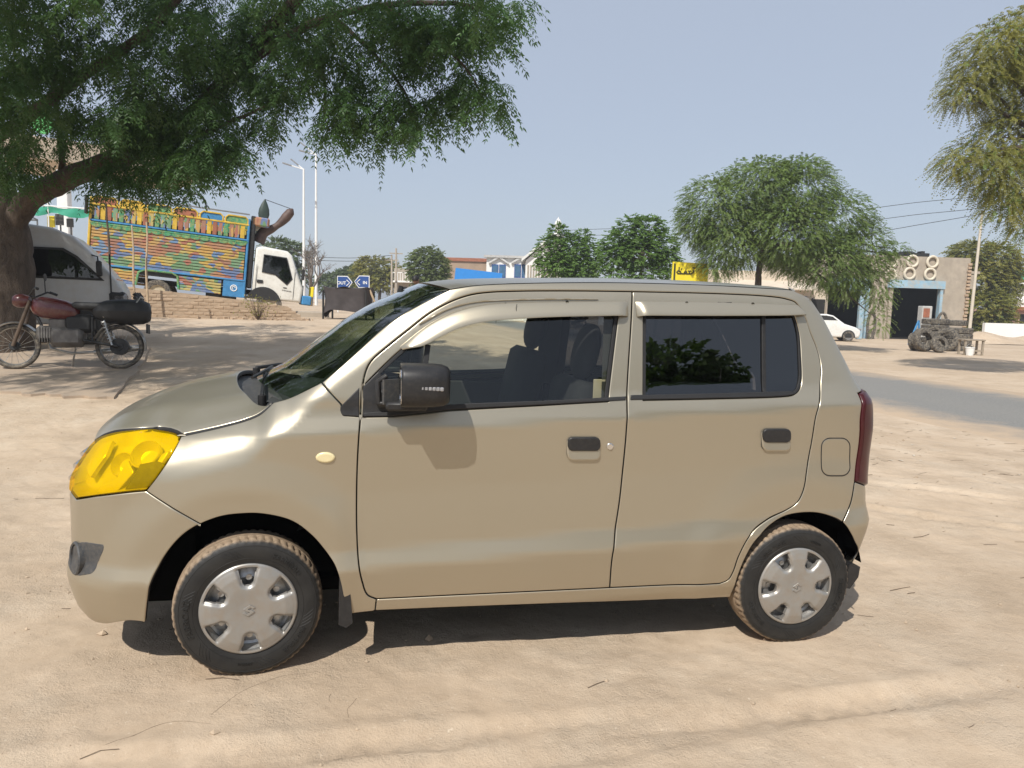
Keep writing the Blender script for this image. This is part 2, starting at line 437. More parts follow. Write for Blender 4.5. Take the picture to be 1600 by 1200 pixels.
p_gapBump = path((313,819),(271,795),(228,767))
i_g = int(np.argmin(np.linalg.norm(p_archF-p_gapBump[0], axis=1)))
p_archR = path((1142,934),(1153,903),(1164,875),(1180,847),(1199,825),(1224,808),(1249,802),(1280,802),(1305,809),(1317,816),(1328,831),(1336,847),(1340,865),(1340,880))
p_gapRB = path((1336,753),(1333,772),(1327,794),(1317,816))
i_r = int(np.argmin(np.linalg.norm(p_archR-p_gapRB[-1], axis=1)))
p_lampR = path((228,767),(243,748),(258,726),(270,706),(280,687),(283,681))
p_lampB = path((228,767),(189,771),(150,775.5))
p_ws = path((502,597),(530,573),(561,545),(592,517),(624,493),(655,475),(686,459),(703,451))
p_roofE = path((703,451),(735,446),(764,443.5),(811,441.5),(905,440),(990,440.5),(1117,444.5),(1196,449),(1240,452.5))
UR = u_rear(.60)
zR0 = p_roofE[-1][1]
p_rearE = np.concatenate([crom(np.array([p_roofE[-1], (2.52,1.632), (2.62,1.618), (UR-.03,1.56), (UR,1.45), (UR,1.3), (UR,1.18)]), 14)])
p_tlTop = path(('u',UR,1.18),(1356,616),(1341,614.5), smooth=False) if False else path(('u',UR,1.18),(1341,614.5), smooth=False)
p_tlIn = path((1341,614.5),(1345,654),(1342,701),(1336,753))
p_tlBot = path((1336,753),('u',UR,float(uz(1336,753)[1])-.055), smooth=False)
TLZ = float(p_tlBot[-1][1])
p_sillB = path((1142,934),(1000,939.5),(850,944.5),(700,950),(586,955))
p_fenTop = path((283,681),(311,675),(350,666),(386,656),(404,648.5),(414,641),(427,628))
p_cowl = path((427,628),(452,621),(486,605),(502,597))
p_apil = path((502,597),(533,632),smooth=False)

FEND = ring(p_lampR, p_fenTop, p_cowl, p_apil, path((533,632),(536,649),(563,651),smooth=False), p_doorFront[::-1][np.argmin(np.linalg.norm(p_doorFront[::-1]-uz(563,651),axis=1)):], path((588,936.5),(586,955),(545,960),smooth=False), p_archF[::-1][:len(p_archF)-i_g], p_gapBump)
i_563 = np.argmin(np.linalg.norm(p_doorFront-uz(563,651),axis=1))
SIDE = ring(p_ws, p_roofE, p_rearE, p_tlTop, p_tlIn, p_gapRB, p_archR[:i_r][::-1], p_sillB, path((586,955),(588,936.5),smooth=False), p_doorBotF[::-1], p_doorBotR[::-1], p_doorTopR[::-1], p_doorA[::-1], p_doorFront[i_563:][::-1], path((563,651),(536,649),(533,632),smooth=False), p_apil[::-1])
FDOOR = ring(p_doorA, p_doorMid, p_doorBotF, p_doorFront)
RDOOR = ring(p_doorTopR, p_doorBotR, p_doorMid[::-1])
UF = u_front(.37); UF0 = u_front(0.001)
HEADL = ring(p_lampB, np.array([(u_front(.56), .700),(u_front(.44), .702)]), crom(np.array([(UF,.71),(UF-.004,.78),(UF+.01,.85),(UF+.03,.893)]),10), path(('u',UF+.03,.893),(170,676.5),(211,670.5),(255,670.5),(274,675),(283,681)), p_lampR[::-1])
BUMPF = ring(p_gapBump, p_lampB, np.array([(u_front(.56), .698),(u_front(.44), .70),(UF,.705),(UF0,.70)]), np.array([(UF0,.5),(UF0,.195)]), crom(np.array([(UF0,.195),(UF,.193),(u_front(.5),.19),(u_front(.62),.193),tuple(uz(200,971)),tuple(uz(227,973))]),8), p_archF[:i_g+1])
BUMPR = ring(p_gapRB, p_archR[i_r:], path((1340,880),('u',u_rear(.66),.31),('u',UR,.29),('u',u_rear(.3),.28),('u',u_rear(.001),.28)), np.array([(u_rear(.001),.6),(u_rear(.001),TLZ)]), np.array([(UR,TLZ)]), p_tlBot[::-1])
WINF = ring(path((568,651),(567.5,604),smooth=False), path((567.5,604),(597,574),(627,546.5),(660,522),(690,504),(720,493.5),(755,487.5),(802,484),(880,482),(967,482)), path((967,482),(965,500),(950,627),smooth=False), path((950,627),(850,633),(702,641),(614,650),(568,651),smooth=False))
WINR = ring(path((1006,484),(1006,625),smooth=False), path((1006,625),(1120,622.5),(1225,619),(1240,616.5),(1249,609),(1252.5,596),(1252,560),(1249,520),(1243,497),(1238,484)), path((1238,484),(1006,484),smooth=False))
pcar = dict(parent=CAR)
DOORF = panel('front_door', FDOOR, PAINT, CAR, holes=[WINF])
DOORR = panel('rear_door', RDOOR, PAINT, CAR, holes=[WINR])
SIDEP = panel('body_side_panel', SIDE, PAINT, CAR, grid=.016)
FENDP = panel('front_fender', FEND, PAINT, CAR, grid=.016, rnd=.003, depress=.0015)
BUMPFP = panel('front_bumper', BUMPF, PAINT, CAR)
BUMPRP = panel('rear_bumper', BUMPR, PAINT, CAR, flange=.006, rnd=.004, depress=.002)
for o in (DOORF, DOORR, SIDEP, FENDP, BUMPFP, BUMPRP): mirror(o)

# --- windows and their dark frames
def frame_ring(name, poly, w, mat, parent, off, thick=.02):
    o = panel(name, poly, mat, parent, 0, .002, thick, off, .02, holes=[insetpoly(poly, w)], depress=.002); return o
def glass_panel(name, poly, mat, parent, off):
    o = panel(name, poly, mat, parent, 0, .002, .0001, off, .05, depress=0.0); return o
for mir in (0, 1):
    df = [o for o in CAR.children if o.name.startswith('front_door')][mir]; dr = [o for o in CAR.children if o.name.startswith('rear_door')][mir]
    if not mir:
        fr1 = frame_ring('window_frame', WINF, .014, SEALGAPSHADE, df, -.004); fr2 = frame_ring('window_frame', WINR, .012, SEALGAPSHADE, dr, -.004)
        gl1 = glass_panel('window_glass', insetpoly(WINF, .006), GLASS, df, -.012); gl2 = glass_panel('window_glass', insetpoly(WINR, .006), GLASSDK, dr, -.012)
        kids = [(fr1, df), (gl1, df), (fr2, dr), (gl2, dr)]
    else:
        for o, p in kids:
            c = o.copy(); COL.objects.link(c); c.parent = df if p.name == 'front_door' else dr
# dividers, belt strips, sail panels
def strip(name, a, b, w, mat, parent, off=.001, thick=.014):
    A, B = uz(*a), uz(*b); t = (B-A)/np.linalg.norm(B-A); n = np.array([-t[1], t[0]])*w/2
    L = int(np.linalg.norm(B-A)/.02)+2
    pts = [A+(B-A)*k/(L-1) for k in range(L)]
    return overlay(name, ring(np.array([p+n for p in pts]), np.array([p-n for p in pts[::-1]])), mat, parent, off, .03, thick, .003)
df, dr = DOORF, DOORR
belt = overlay('belt_strip', ring(path((568,651),(614,650),(702,640.5),(850,632.5),(977,625.5)), path((977,625.5),(978,619.5),smooth=False), path((978,619.5),(850,626),(702,632),(614,641),(568,645))), SEALGAPSHADE, df, .006)
belt2 = overlay('belt_strip', ring(path((985,625),(1120,622.5),(1225,619),(1240,616.5)), path((1240,616.5),(1236,611),smooth=False), path((1236,611),(1120,614.5),(985,617.5))), SEALGAPSHADE, dr, .006)
div = strip('window_divider', (1194,486), (1196,616), .018, BLACKPL, dr, -.002)
div1 = strip('window_divider', (669,538), (655,640), .022, BLACKPL, df, -.002)
sail = overlay('mirror_sail', ring(path((567,650.5),(567,604),(592,580),(600,592),(600,632),(660,641),smooth=False), path((660,641),(614,650.5),(567,650.5),smooth=False)), BLACKPL, df, .002)
sail2 = overlay('sail_trim', ring(path((535.5,649.5),(531.5,643),(532,635),(561.5,605.5),smooth=False), path((561.5,605.5),(561,651),(535.5,649.5),smooth=False)), BLACKPL, FENDP, .004)
for o, nm in ((belt,'front_door'),(div1,'front_door'),(sail,'front_door'),(belt2,'rear_door'),(div,'rear_door'),(sail2,'front_fender')):
    c = o.copy(); COL.objects.link(c); c.parent = [q for q in CAR.children if q.name.startswith(nm)][1]
# --- rain visors: curved painted shells standing off the door tops
def visor(name, top, bot, parent):
    n = 60
    def rs(p):
        s = np.concatenate([[0], np.cumsum(np.linalg.norm(np.diff(p, axis=0), axis=1))]); t = np.linspace(0, s[-1], n)
        return np.stack([np.interp(t, s, p[:,0]), np.interp(t, s, p[:,1])], 1)
    a, b = rs(top), rs(bot); rows = []
    prof = [(0.0,.001),(0.04,.009),(.12,.014),(.35,.021),(.65,.029),(.92,.034),(1.0,.033),(1.0,.029),(.6,.02),(.05,.003)]
    for k, (v, o) in enumerate(prof):
        q = a*(1-v)+b*v
        e = np.minimum(np.arange(n), np.arange(n)[::-1])/n; cap = np.clip(e/.035, 0, 1)**.5
        rows.append(surf(q[:,0], q[:,1], o*(.15+.85*cap)))
    m = MB(); m.grid([list(r) for r in rows])
    return m.build(name, PAINT, parent, 50)
v1 = visor('rain_visor', path((625,541.5),(655,517),(686,497.5),(717,484.5),(749,477),(780,473.5),(842,471.5),(981,470)), path((629,547),(660,542),(686,529),(717,514.5),(755,505),(802,500.5),(874,497),(981,495)), DOORF)
v2 = visor('rain_visor', path((993,470),(1120,472),(1246,476.5)), path((995,495),(1120,495.5),(1257,493.5)), DOORR)
for o, nm in ((v1,'front_door'),(v2,'rear_door')):
    c = o.copy(); COL.objects.link(c); c.parent = [q for q in CAR.children if q.name.startswith(nm)][1]
# cracks and chipped paint on the visors
def scratch(name, pts, off, r, parent):
    q = path(*pts); m = MB(); m.tube(list(surf(q[:,0], q[:,1], off)), r, 4); m.build(name, BLACKPL, parent)
scratch('visor_crack', ((806,477),(804.5,484),(806,491),(804,500)), .026, .0012, v1); scratch('visor_chip', ((788,474.2),(800,475.2),(818,474.6),(836,473.6)), .008, .0022, v1)
scratch('visor_chip', ((1120,473.2),(1132,473.6),(1142,473.2)), .008, .002, v2)
for px_, py_, pr_ in ((885,472.5,v1),(1071,474,v2),(1174,475.5,v2)):
    g_ = uz(px_, py_); m = MB(); m.lathe([(.001,.004),(.006,.003),(.006,-.004)], 10, 'y', tuple(surf(g_[0], g_[1], .012))); m.build('visor_screw', BLACKPL, pr_)
# drip line above the visor
m = MB(); dl = path((655,507),(700,483),(740,472.5),(790,469),(860,467.5),(934,467.5)); m.tube(list(surf(dl[:,0], dl[:,1], .003)), .004, 6)
m.build('drip_moulding', PAINT, DOORF, 60)

# --- roof, windscreen, bonnet, cowl
def lofted(name, edge, crown, fwd, mat, parent, nv=33, pw=2.0, smooth=80, drop=.0):
    rows = []
    for i, E in enumerate(edge):
        row = []
        c = crown[i] if hasattr(crown, '__len__') else crown; g = fwd[i] if hasattr(fwd, '__len__') else fwd
        for j in range(nv):
            v = -1+2*j/(nv-1); b = 1-abs(v)**pw
            row.append((E[0]-g*(1-v*v), -E[1]*v, E[2]+c*b))
        rows.append(row)
    m = MB(); m.grid(rows); return m.build(name, mat, parent, smooth)
re3 = surf(p_roofE[:,0], p_roofE[:,1], -.003)
_rr = surf(p_rearE[:,0], p_rearE[:,1], -.003); _rr = _rr[(_rr[:,2] > 1.60)][2::3]
re3 = np.concatenate([re3, _rr])
n_ = len(re3); t_ = np.linspace(0,1,n_)
re3[:,1] += .004
fw = np.interp(re3[:,0], [.8,1.05,1.4,2.3,2.64], [.10,.03,0,0,-.03]); cr = np.interp(re3[:,0], [.8,1.0,1.3,2.2,2.42,2.6], [.036,.036,.034,.034,.028,.012])
lofted('roof_panel', re3, cr, fw, PAINT, CAR, 41, 2.3)
we3 = surf(p_ws[:,0], p_ws[:,1], -.008); extra = surf(p_cowl[:,0], p_cowl[:,1], -.012)[len(p_cowl)//3:-1]
we3 = np.concatenate([extra, we3]); we3[:,1] += .006
nn = len(we3); fwd = np.interp(we3[:,2], [1.1,1.3,1.6], [.23,.19,.10])
lofted('windscreen', we3, np.interp(we3[:,2],[1.1,1.6],[.035,.034]), fwd, WSGLASS, CAR, 41, 2.0)
# dark shade band of the windscreen edge
m = MB(); rows = [];
for E, g in zip(we3, fwd):
    rows.append([(E[0]-g*(1-v*v)+.004, -E[1]*v, E[2]+.034*(1-v*v)-.004) for v in (-.998,-.985,-.97,-.955)])
m.grid(rows); ob = m.build('windscreen_seal', SEALGAPSHADE, CAR, 80); mirror(ob)
# interior rear-view mirror and stickers on the glass come with the cabin
zc_t = table([-.86,-.80,-.74,-.70,-.66,-.60,-.48,-.35,-.2,-.05,.12], [.86,.875,.91,.948,.985,1.025,1.082,1.126,1.158,1.180,1.20], .012)
_lt = path((283,681),(274,675),(255,670.5),(211,670.5),(170,676.5),('u',UF+.03,.893)); lampTop3 = surf(_lt[:,0], _lt[:,1])
fen3 = surf(p_fenTop[:,0], p_fenTop[:,1]); nose3 = surf(np.linspace(UF+.03, u_front(.01), 12)[1:], np.full(11, .893))
_ed = np.concatenate([fen3[::-1], lampTop3]); _o = np.argsort(_ed[:,0]); _ed = _ed[_o]
_xm = _ed[0,0]
ye_t = table(np.concatenate([[_xm-.12], _ed[::4,0], [.25]]), np.concatenate([[abs(_ed[0,1])-.04], np.abs(_ed[::4,1]), [.62]]), .012)
ze_t = table(np.concatenate([[_xm-.12], _ed[::4,0], [.25]]), np.concatenate([[_ed[0,2]-.01], _ed[::4,2], [1.15]]), .012)
def hoodz(x, y):
    a = np.abs(y)/np.interp(x, *ye_t); zc = np.interp(x, *zc_t); ze = np.interp(x, *ze_t)
    return zc-(zc-ze)*np.clip(a,0,1.06)**2.2 + .008*np.exp(-((a-.72)/.10)**2)*sstep(-.72,-.5,x)
def hood_fn(x, y, off=0.0): return np.stack([x, y, hoodz(x, y)+np.asarray(off)], -1)
q_e = fen3[:, :2]+np.array([0,.003]); lampTop = lampTop3[:, :2]+np.array([.004,.002]); nose = nose3[:, :2]+np.array([.004,0])
rear_c = crom(np.array([(q_e[-1][0], q_e[-1][1]), (.0,-.50), (-.09,-.30), (-.13,0), (-.09,.30), (.0,.50), (q_e[-1][0], -q_e[-1][1])]), 10)
mir_ = lambda P: (P*np.array([1,-1]))[::-1]
hood_poly = ring(q_e, rear_c, mir_(q_e), lampTop*np.array([1,-1]), nose*np.array([1,-1]), nose[::-1], lampTop[::-1])
def hood_ring(P):
    out = [P[0]]
    for p in P[1:]:
        if np.linalg.norm(p-out[-1]) > .004: out.append(p)
    return np.array(out)
hood_poly = hood_ring(hood_poly)
HOOD = panel('bonnet', hood_poly, PAINT, CAR, gap=.0075, rnd=.003, flange=.02, grid=.03, fn=hood_fn, depress=.001)
HOOD.data.polygons.foreach_set('use_smooth', [True]*len(HOOD.data.polygons)); HOOD.data.set_sharp_from_angle(angle=math.radians(50))
bm = bmesh.new(); bm.from_mesh(HOOD.data); bmesh.ops.remove_doubles(bm, verts=bm.verts, dist=1e-5); bmesh.ops.recalc_face_normals(bm, faces=bm.faces); bm.to_mesh(HOOD.data); bm.free()
# cowl grille
def wbase(y):
    v = abs(y)/.64; E = we3[0]; return E[0]-.23*(1-v*v)+.02
m = MB(); rows = []
for j in range(31):
    y = -.615+1.23*j/30; xr = np.interp(abs(y), [0,.3,.5,.66], [-.145,-.10,-.01,.085]); xw = wbase(y)+.03
    rows.append([(xr-.01+(xw-xr+.01)*t, y, hoodz(xr, min(abs(y),.6))-.030-.022*math.sin(math.pi*t)+.02*t-.07*float(sstep(.42,.60,abs(y)))) for t in np.linspace(0,1,7)])
m.grid(rows); cowl = m.build('cowl_panel', GREYPL, CAR, 60)
def wiper(y0, y1):
    m = MB()
    a = Vector((wbase(y0)-.05, y0, float(hoodz(-.05, abs(y0)))-.02)); 
    b = Vector((wbase(y1)+.02, y1, 1.165))
    m.tube([a, a+Vector((0,0,.02)), (a+b)/2+Vector((0,0,.02)), b+Vector((0,0,.01))], .009, 6)
    m.tube([b+Vector((-.02,-.22,.01)), b+Vector((0,.0,.02)), b+Vector((.0,.22,.02))], .008, 6)
    m.tube([a+Vector((0,0,-.03)), a+Vector((0,0,.02))], .018, 10)
    return m.build('wiper', BLACKPL, CAR, 40)
wiper(-.45, -.12); wiper(.1, .42)

# --- lamps
lensF = panel('headlight', HEADL, LENSYEL, CAR, .003, .006, .012, .002, .02)
bowl = panel('reflector', insetpoly(HEADL, .006), REFLECT, lensF, 0, .03, .01, -.055, .025, depress=-.045)
def lamp_ring(px, py, rx, off, parent, mat, name):
    g = uz(px, py); P0 = surf(g[0], g[1], off); n = surfn(g[0], g[1]); m = MB()
    t = Vector((0,0,1)); n = Vector(n); a = n.cross(t).normalized(); b = a.cross(n)
    rows = []
    for r, h in ((1.0,0),(1.0,.018),(.93,.022),(.86,.012),(.5,-.02),(.15,-.035)):
        rows.append([Vector(P0)+(a*math.cos(w)+b*math.sin(w))*rx*r+n*h for w in np.linspace(0, 2*math.pi, 29)])
    m.grid(rows); return m.build(name, mat, parent, 40)
lamp_ring(222, 705, .062, -.04, lensF, REFLECT, 'lamp_bowl'); lamp_ring(183, 722, .05, -.045, lensF, REFLECT, 'lamp_bowl')
DARKAMB = simple('amber_dark', (.10,.10,.06), .3, 0, .4, 30)
ind = overlay('indicator', ring(path((243,719),(252,722),(256,727),(233,762),(192,766),(212,735),(216,724),smooth=False), path((216,724),(243,719),smooth=False)), DARKAMB, lensF, -.008, .03, .02)
for q in ([(146,772),(178,771),(205,736),(196,716),(176,748),(150,760)],[(128,728),(150,690),(172,684),(160,708),(134,745)],[(214,768),(222,768),(236,745),(262,700),(250,705),(228,742)]):
    overlay('lamp_facet', ring(path(*q, q[0], smooth=False)), REFLECT, lensF, -.016, .03, .02)
for o in (lensF,):
    c = mirror(o)
    for k in o.children: kc = k.copy(); COL.objects.link(kc); kc.parent = c
TAIL = ring(np.array(p_tlIn), p_tlBot, np.array([(UR,TLZ),(u_rear(.5),TLZ),(u_rear(.5),.9),(u_rear(.5),1.18)]), p_tlTop)
tl = panel('tail_light', TAIL, TAILRED, CAR, .002, .010, .03, .012, .02, depress=.012); mirror(tl)
# grille, tailgate, plates of the ends
def end_fn(u, z, off=0.0): return surf(u, z, off)
m = MB()
rows = []
for z in np.linspace(.69, .90, 10):
    us = np.linspace(u_front(.375), u_front(.002), 14); P = surf(us, np.full(14, z), -.012); rows.append([tuple(p) for p in P]+[(p[0],-p[1],p[2]) for p in P[::-1][1:]])
m.grid(rows); GR = m.build('grille', BLACKPL, CAR, 40)
m = MB()
for z in (.74,.79,.84):
    us = np.linspace(u_front(.36), u_front(.002), 14); P = surf(us, np.full(14, z), .004); Q = [tuple(p) for p in P]+[(p[0],-p[1],p[2]) for p in P[::-1][1:]]; m.tube(Q, .011, 6)
m.build('grille_bar', CHROME, GR, 40)
TG = []
m = MB()
for z in np.concatenate([np.linspace(TLZ, 1.12, 9), np.linspace(1.15, 1.6, 12)]):
    us = np.linspace(u_rear(.60 if z > 1.18 else .5)+.004, u_rear(.002), 14); P = surf(us, np.full(14, z), 0); TG.append([tuple(p) for p in P]+[(p[0],-p[1],p[2]) for p in P[::-1][1:]])
m.grid(TG); TGO = m.build('tailgate', PAINT, CAR, 60)
m = MB(); rows = []
for z in np.linspace(1.17, 1.5, 9):
    us = np.linspace(u_rear(.52)+.004, u_rear(.002), 14); P = surf(us, np.full(14, z), .006); rows.append([tuple(p) for p in P]+[(p[0],-p[1],p[2]) for p in P[::-1][1:]])
m.grid(rows); m.build('rear_window', GLASSDK, TGO, 60)
# --- fog lamp pocket
FOG = ring(path((108,847.5),(127,846.5),(162,850)), path((162,850),(163,857),(157,872),(147,894),(141,898)), path((141,898),(120,900),(111,894),(107,880)), np.array([uz(108,847.5)]))
fog = overlay('fog_lamp_bezel', FOG, GREYPL, BUMPFP, .003, .02, .02, .006)
def fogtube():
    g = uz(121, 872); P0 = Vector(surf(g[0], g[1], -.001)); n = Vector(surfn(g[0], g[1])); n = (n*.65+Vector((-1,-.5,0))*.35).normalized(); m = MB()
    a = n.cross(Vector((0,0,1))).normalized(); b = a.cross(n)
    rows = [[P0+(a*math.cos(w)+b*math.sin(w))*r+n*h for w in np.linspace(0,2*math.pi,25)] for r, h in ((.068,-.04),(.068,.010),(.063,.015),(.056,.012),(.050,-.03),(.048,-.035),(.02,-.03),(.001,-.028))]
    m.grid(rows); return m.build('fog_lamp', GREYPL, BUMPFP, 40)
ft = fogtube()
bf2 = [q for q in CAR.children if q.name.startswith('front_bumper')][1]
for o in (fog, ft): c = o.copy(); COL.objects.link(c); c.parent = bf2
# --- fuel flap, repeater, handles, locks
def rrect(cx0, cy0, cx1, cy1, r, n=6):
    pts = []
    for (x, y, a0) in ((cx1-r, cy0+r, -90), (cx1-r, cy1-r, 0), (cx0+r, cy1-r, 90), (cx0+r, cy0+r, 180)):
        for k in range(n+1):
            w = math.radians(a0+90*k/n); pts.append((x+r*math.cos(w), y+r*math.sin(w)))
    return pts
FUEL = ring(path(*rrect(1283.5,684.5,1328,743.5,13), smooth=False))
ff = panel('fuel_flap', FUEL, PAINT, SIDEP, .002, .004, .02, .0035, .02, depress=.004)
m = MB(); fg = surf(FUEL[:,0], FUEL[:,1], .0006); m.tube(list(fg), .0022, 5, close=True); m.build('fuel_flap_gap', SEALGAPSHADE, SIDEP)
REP = ring(path(*[(508.5+15.5*math.cos(w), 714.5+8.5*math.sin(w)) for w in np.linspace(0, 2*math.pi, 24, endpoint=False)], smooth=False))
rp = overlay('side_repeater', REP, CREAM, FENDP, .012, .006, .012, .009)
def handle(x0, y0, x1, y1, ys, parent):
    R_ = ring(path(*rrect(x0, y0, x1, y1, 9), smooth=False))
    zb, zt_ = R_[:,1].min(), R_[:,1].max()
    def cup(u, z, off=0.0): return surf(u, z, np.asarray(off)+.0015+.0125*np.clip((zt_-z)/(zt_-zb), 0, 1)**1.5)
    pocket = panel('handle_pocket', R_, PAINT, parent, 0.0, .006, .012, 0.0, .006, fn=cup, depress=.003)
    pocket.data.set_sharp_from_angle(angle=math.radians(60))
    H = ring(path(*rrect(x0+1, y0+.5, x1-.5, ys, 7), smooth=False))
    h = overlay('door_handle', H, BLACKPL, parent, .016, .01, .014, .006)
    return pocket, h
hh = handle(885.5, 682, 937.5, 718.5, 703.5, DOORF); h2 = handle(1189.5, 669, 1234.5, 704, 690.5, DOORR)
lk = overlay('door_lock', ring(path(*[(953+5.5*math.cos(w), 697.5+5.5*math.sin(w)) for w in np.linspace(0, 2*math.pi, 20, endpoint=False)], smooth=False)), CHROME, DOORF, .007, .004, .008, .004)
for o, nm in ((rp,'front_fender'),(hh[0],'front_door'),(hh[1],'front_door'),(lk,'front_door'),(h2[0],'rear_door'),(h2[1],'rear_door')):
    c = o.copy(); COL.objects.link(c); c.parent = [q for q in CAR.children if q.name.startswith(nm)][1]
# --- door mirrors
def door_mirror():
    e = empty('door_mirror', (0,0,0), 0, CAR)
    A = at_y(626, 570, -.885); B = at_y(700, 636, -.885)
    x0, x1, z1, z0 = A[0], B[0]+.005, A[2]+.004, B[2]
    cx, cz, hx, hz = (x0+x1)/2, (z0+z1)/2, (x1-x0)/2, (z1-z0)/2
    m = MB(); rows = []
    for k, (dx, sc) in enumerate(((-1,.90),(-.97,.97),(-.85,1.0),(-.2,1.0),(.35,.97),(.72,.88),(.92,.70),(1.0,.45),(1.02,.02))):
        row = []
        for w in np.linspace(0, 2*math.pi, 41):
            c_, s_ = math.cos(w), math.sin(w); q = (abs(c_)**3.2+abs(s_)**3.2)**(-1/3.2)
            row.append((cx+dx*hx+.0*s_, -.852+.108*sc*q*c_-.01, cz+hz*q*s_*(.55+.45*sc)))
        rows.append(row)
    m.grid(rows); m.build('mirror_housing', BLACKPL, e, 60)
    m = MB(); rows = []
    for r, o in ((.90,0),(.86,-.0),(.84,.012),(.0,.012)):
        rows.append([(cx-hx+o, -.865+.115*r*(abs(math.cos(w))**5+abs(math.sin(w))**5)**(-.2)*math.cos(w), cz+hz*r*(abs(math.cos(w))**5+abs(math.sin(w))**5)**(-.2)*math.sin(w)) for w in np.linspace(0, 2*math.pi, 33)])
    m.grid(rows); m.build('mirror_glass', CHROME, e, 40)
    a = at_y(638, 602, -.972); b = at_y(694, 611, -.972); m = MB()
    for k in range(9):
        xx = a[0]+(b[0]-a[0])*(k+.5)/9; m.box((xx, -.966-.004*math.sin(math.pi*(k+.5)/9)**.5+.010, (a[2]+b[2])/2-.006*k/9), ((b[0]-a[0])/9*.96, .02, .015), bevel=.003)
    m.build('mirror_indicator', LENSCLR, e)
    g = at_y(618, 640, -.72)
    m = MB(); m.box((g[0]+.04, -.78, z0-.004), (.16, .16, .035), bevel=.014); m.box((g[0]+.0, -.735, z0+.012), (.15,.03,.07), bevel=.012); m.build('mirror_foot', BLACKPL, e, 40)
    # inner folded cover edge in front of the housing
    m = MB(); q0 = at_y(592, 630, -.80); q1 = at_y(592, 592, -.80)
    m.tube([(q0[0],-.80,q0[2]),(q0[0]-.004,-.80,q1[2]-.01),(q0[0]+.03,-.80,q1[2]+.012)], .011, 8)
    m.tube([(q0[0],-.80,q0[2]),(q0[0]+.10,-.82,q0[2]-.004)], .010, 8); m.build('mirror_arm', BLACKPL, e, 60)
    m = MB(); m.box((q0[0]+.045,-.815,(q0[2]+q1[2])/2), (.07,.012,(q1[2]-q0[2])), rz=.6); m.build('mirror_blind', GREYPL, e)
    return e
LENSCLR = simple('clear_lens', (.30,.30,.31), .15, .2, .3, 60)
DM = door_mirror()
dm2 = copy_tree(DM, CAR); dm2.scale = (1,-1,1)
# --- underbody, arches, mud flaps
m = MB()
for sgn in (-1, 1):
    for cx, rr_, w0, w1 in ((0,.388,-8,172), (2.41,.372,12,188)):
        rows = []
        for w in np.linspace(math.radians(w0), math.radians(w1), 25):
            r = rr_; rows.append([(cx+r*math.cos(w), sgn*y, .277+r*math.sin(w)) for y in (.672,.55,.38)])
        m.grid(rows)
        m.prism([(cx+.36*math.cos(w), .277+.36*math.sin(w)) for w in np.linspace(math.radians(5), math.radians(175), 20)], sgn*.40, sgn*.39, axis='y')
m.box((1.2,0,.27), (1.62,1.16,.10)); m.box((1.12,0,.235), (3.0,.72,.06)); m.box((-.45,0,.42), (.42,1.0,.36)); m.box((2.76,0,.45),(.08,1.1,.26))
m.build('underbody', DARKIN, CAR)
# dark inner shell behind the panel gaps
def inner_shell(poly, name, off=-.03, holes=()): return panel(name, poly, DARKIN, CAR, .004, .004, .001, off, .06, holes=holes, depress=0)
ALLB = ring(path((240,760),(300,682),(386,661),(410,655),smooth=False), path((410,655),(440,640),(500,612),(540,640),(560,655),(985,632),(1240,626),(1285,640),(1300,700),(1305,760),(1240,790),(1199,806),(1150,860),(1128,920),(953,928),(590,944),(552,890),(508,850),(455,800),(390,790),(320,805),(240,760),smooth=False))
ish = inner_shell(ALLB, 'inner_shell'); mirror(ish)
PIL = [ring(path((972,460),(1012,460),(1010,640),(965,640),(972,460),smooth=False)), ring(path((556,640),(575,570),(640,505),(735,453),(990,447),(1230,458),(1270,490),(1295,560),(1290,650),(1240,640),(1262,600),(1245,490),(1200,473),(990,464),(770,464),(690,492),(600,575),(590,640),(556,640),smooth=False))]
for q in PIL: o = inner_shell(q, 'pillar_trim', -.035); mirror(o)
def flap(x, y, w, h, z0, name='mud_flap', t=.012):
    m = MB(); m.box((x, y, z0+h/2), (t, w, h), bevel=.004); return m.build(name, BLACKPL, CAR, 30)
fa = at_y(536, 915, -.70); fb = at_y(540, 978, -.70)
m = MB(); m.prism([(at_y(530,903,-.735)[0], at_y(530,903,-.735)[2]), (at_y(546,903,-.735)[0], at_y(546,903,-.735)[2]), (at_y(551,972,-.735)[0], at_y(551,972,-.735)[2]), (at_y(541,980,-.735)[0], at_y(541,980,-.735)[2]), (at_y(529,975,-.735)[0], at_y(529,975,-.735)[2])], -.742, -.69, axis='y')
mf = m.build('mud_flap', BLACKPL, CAR, 30); mirror(mf)
m = MB(); m.prism([(at_y(x,y,-.70)[0], at_y(x,y,-.70)[2]) for x, y in ((1325,880),(1341,884),(1338,900),(1325,918),(1318,917),(1320,893))], -.715, -.5, axis='y')
mf = m.build('mud_flap', BLACKPL, CAR, 30); mirror(mf)

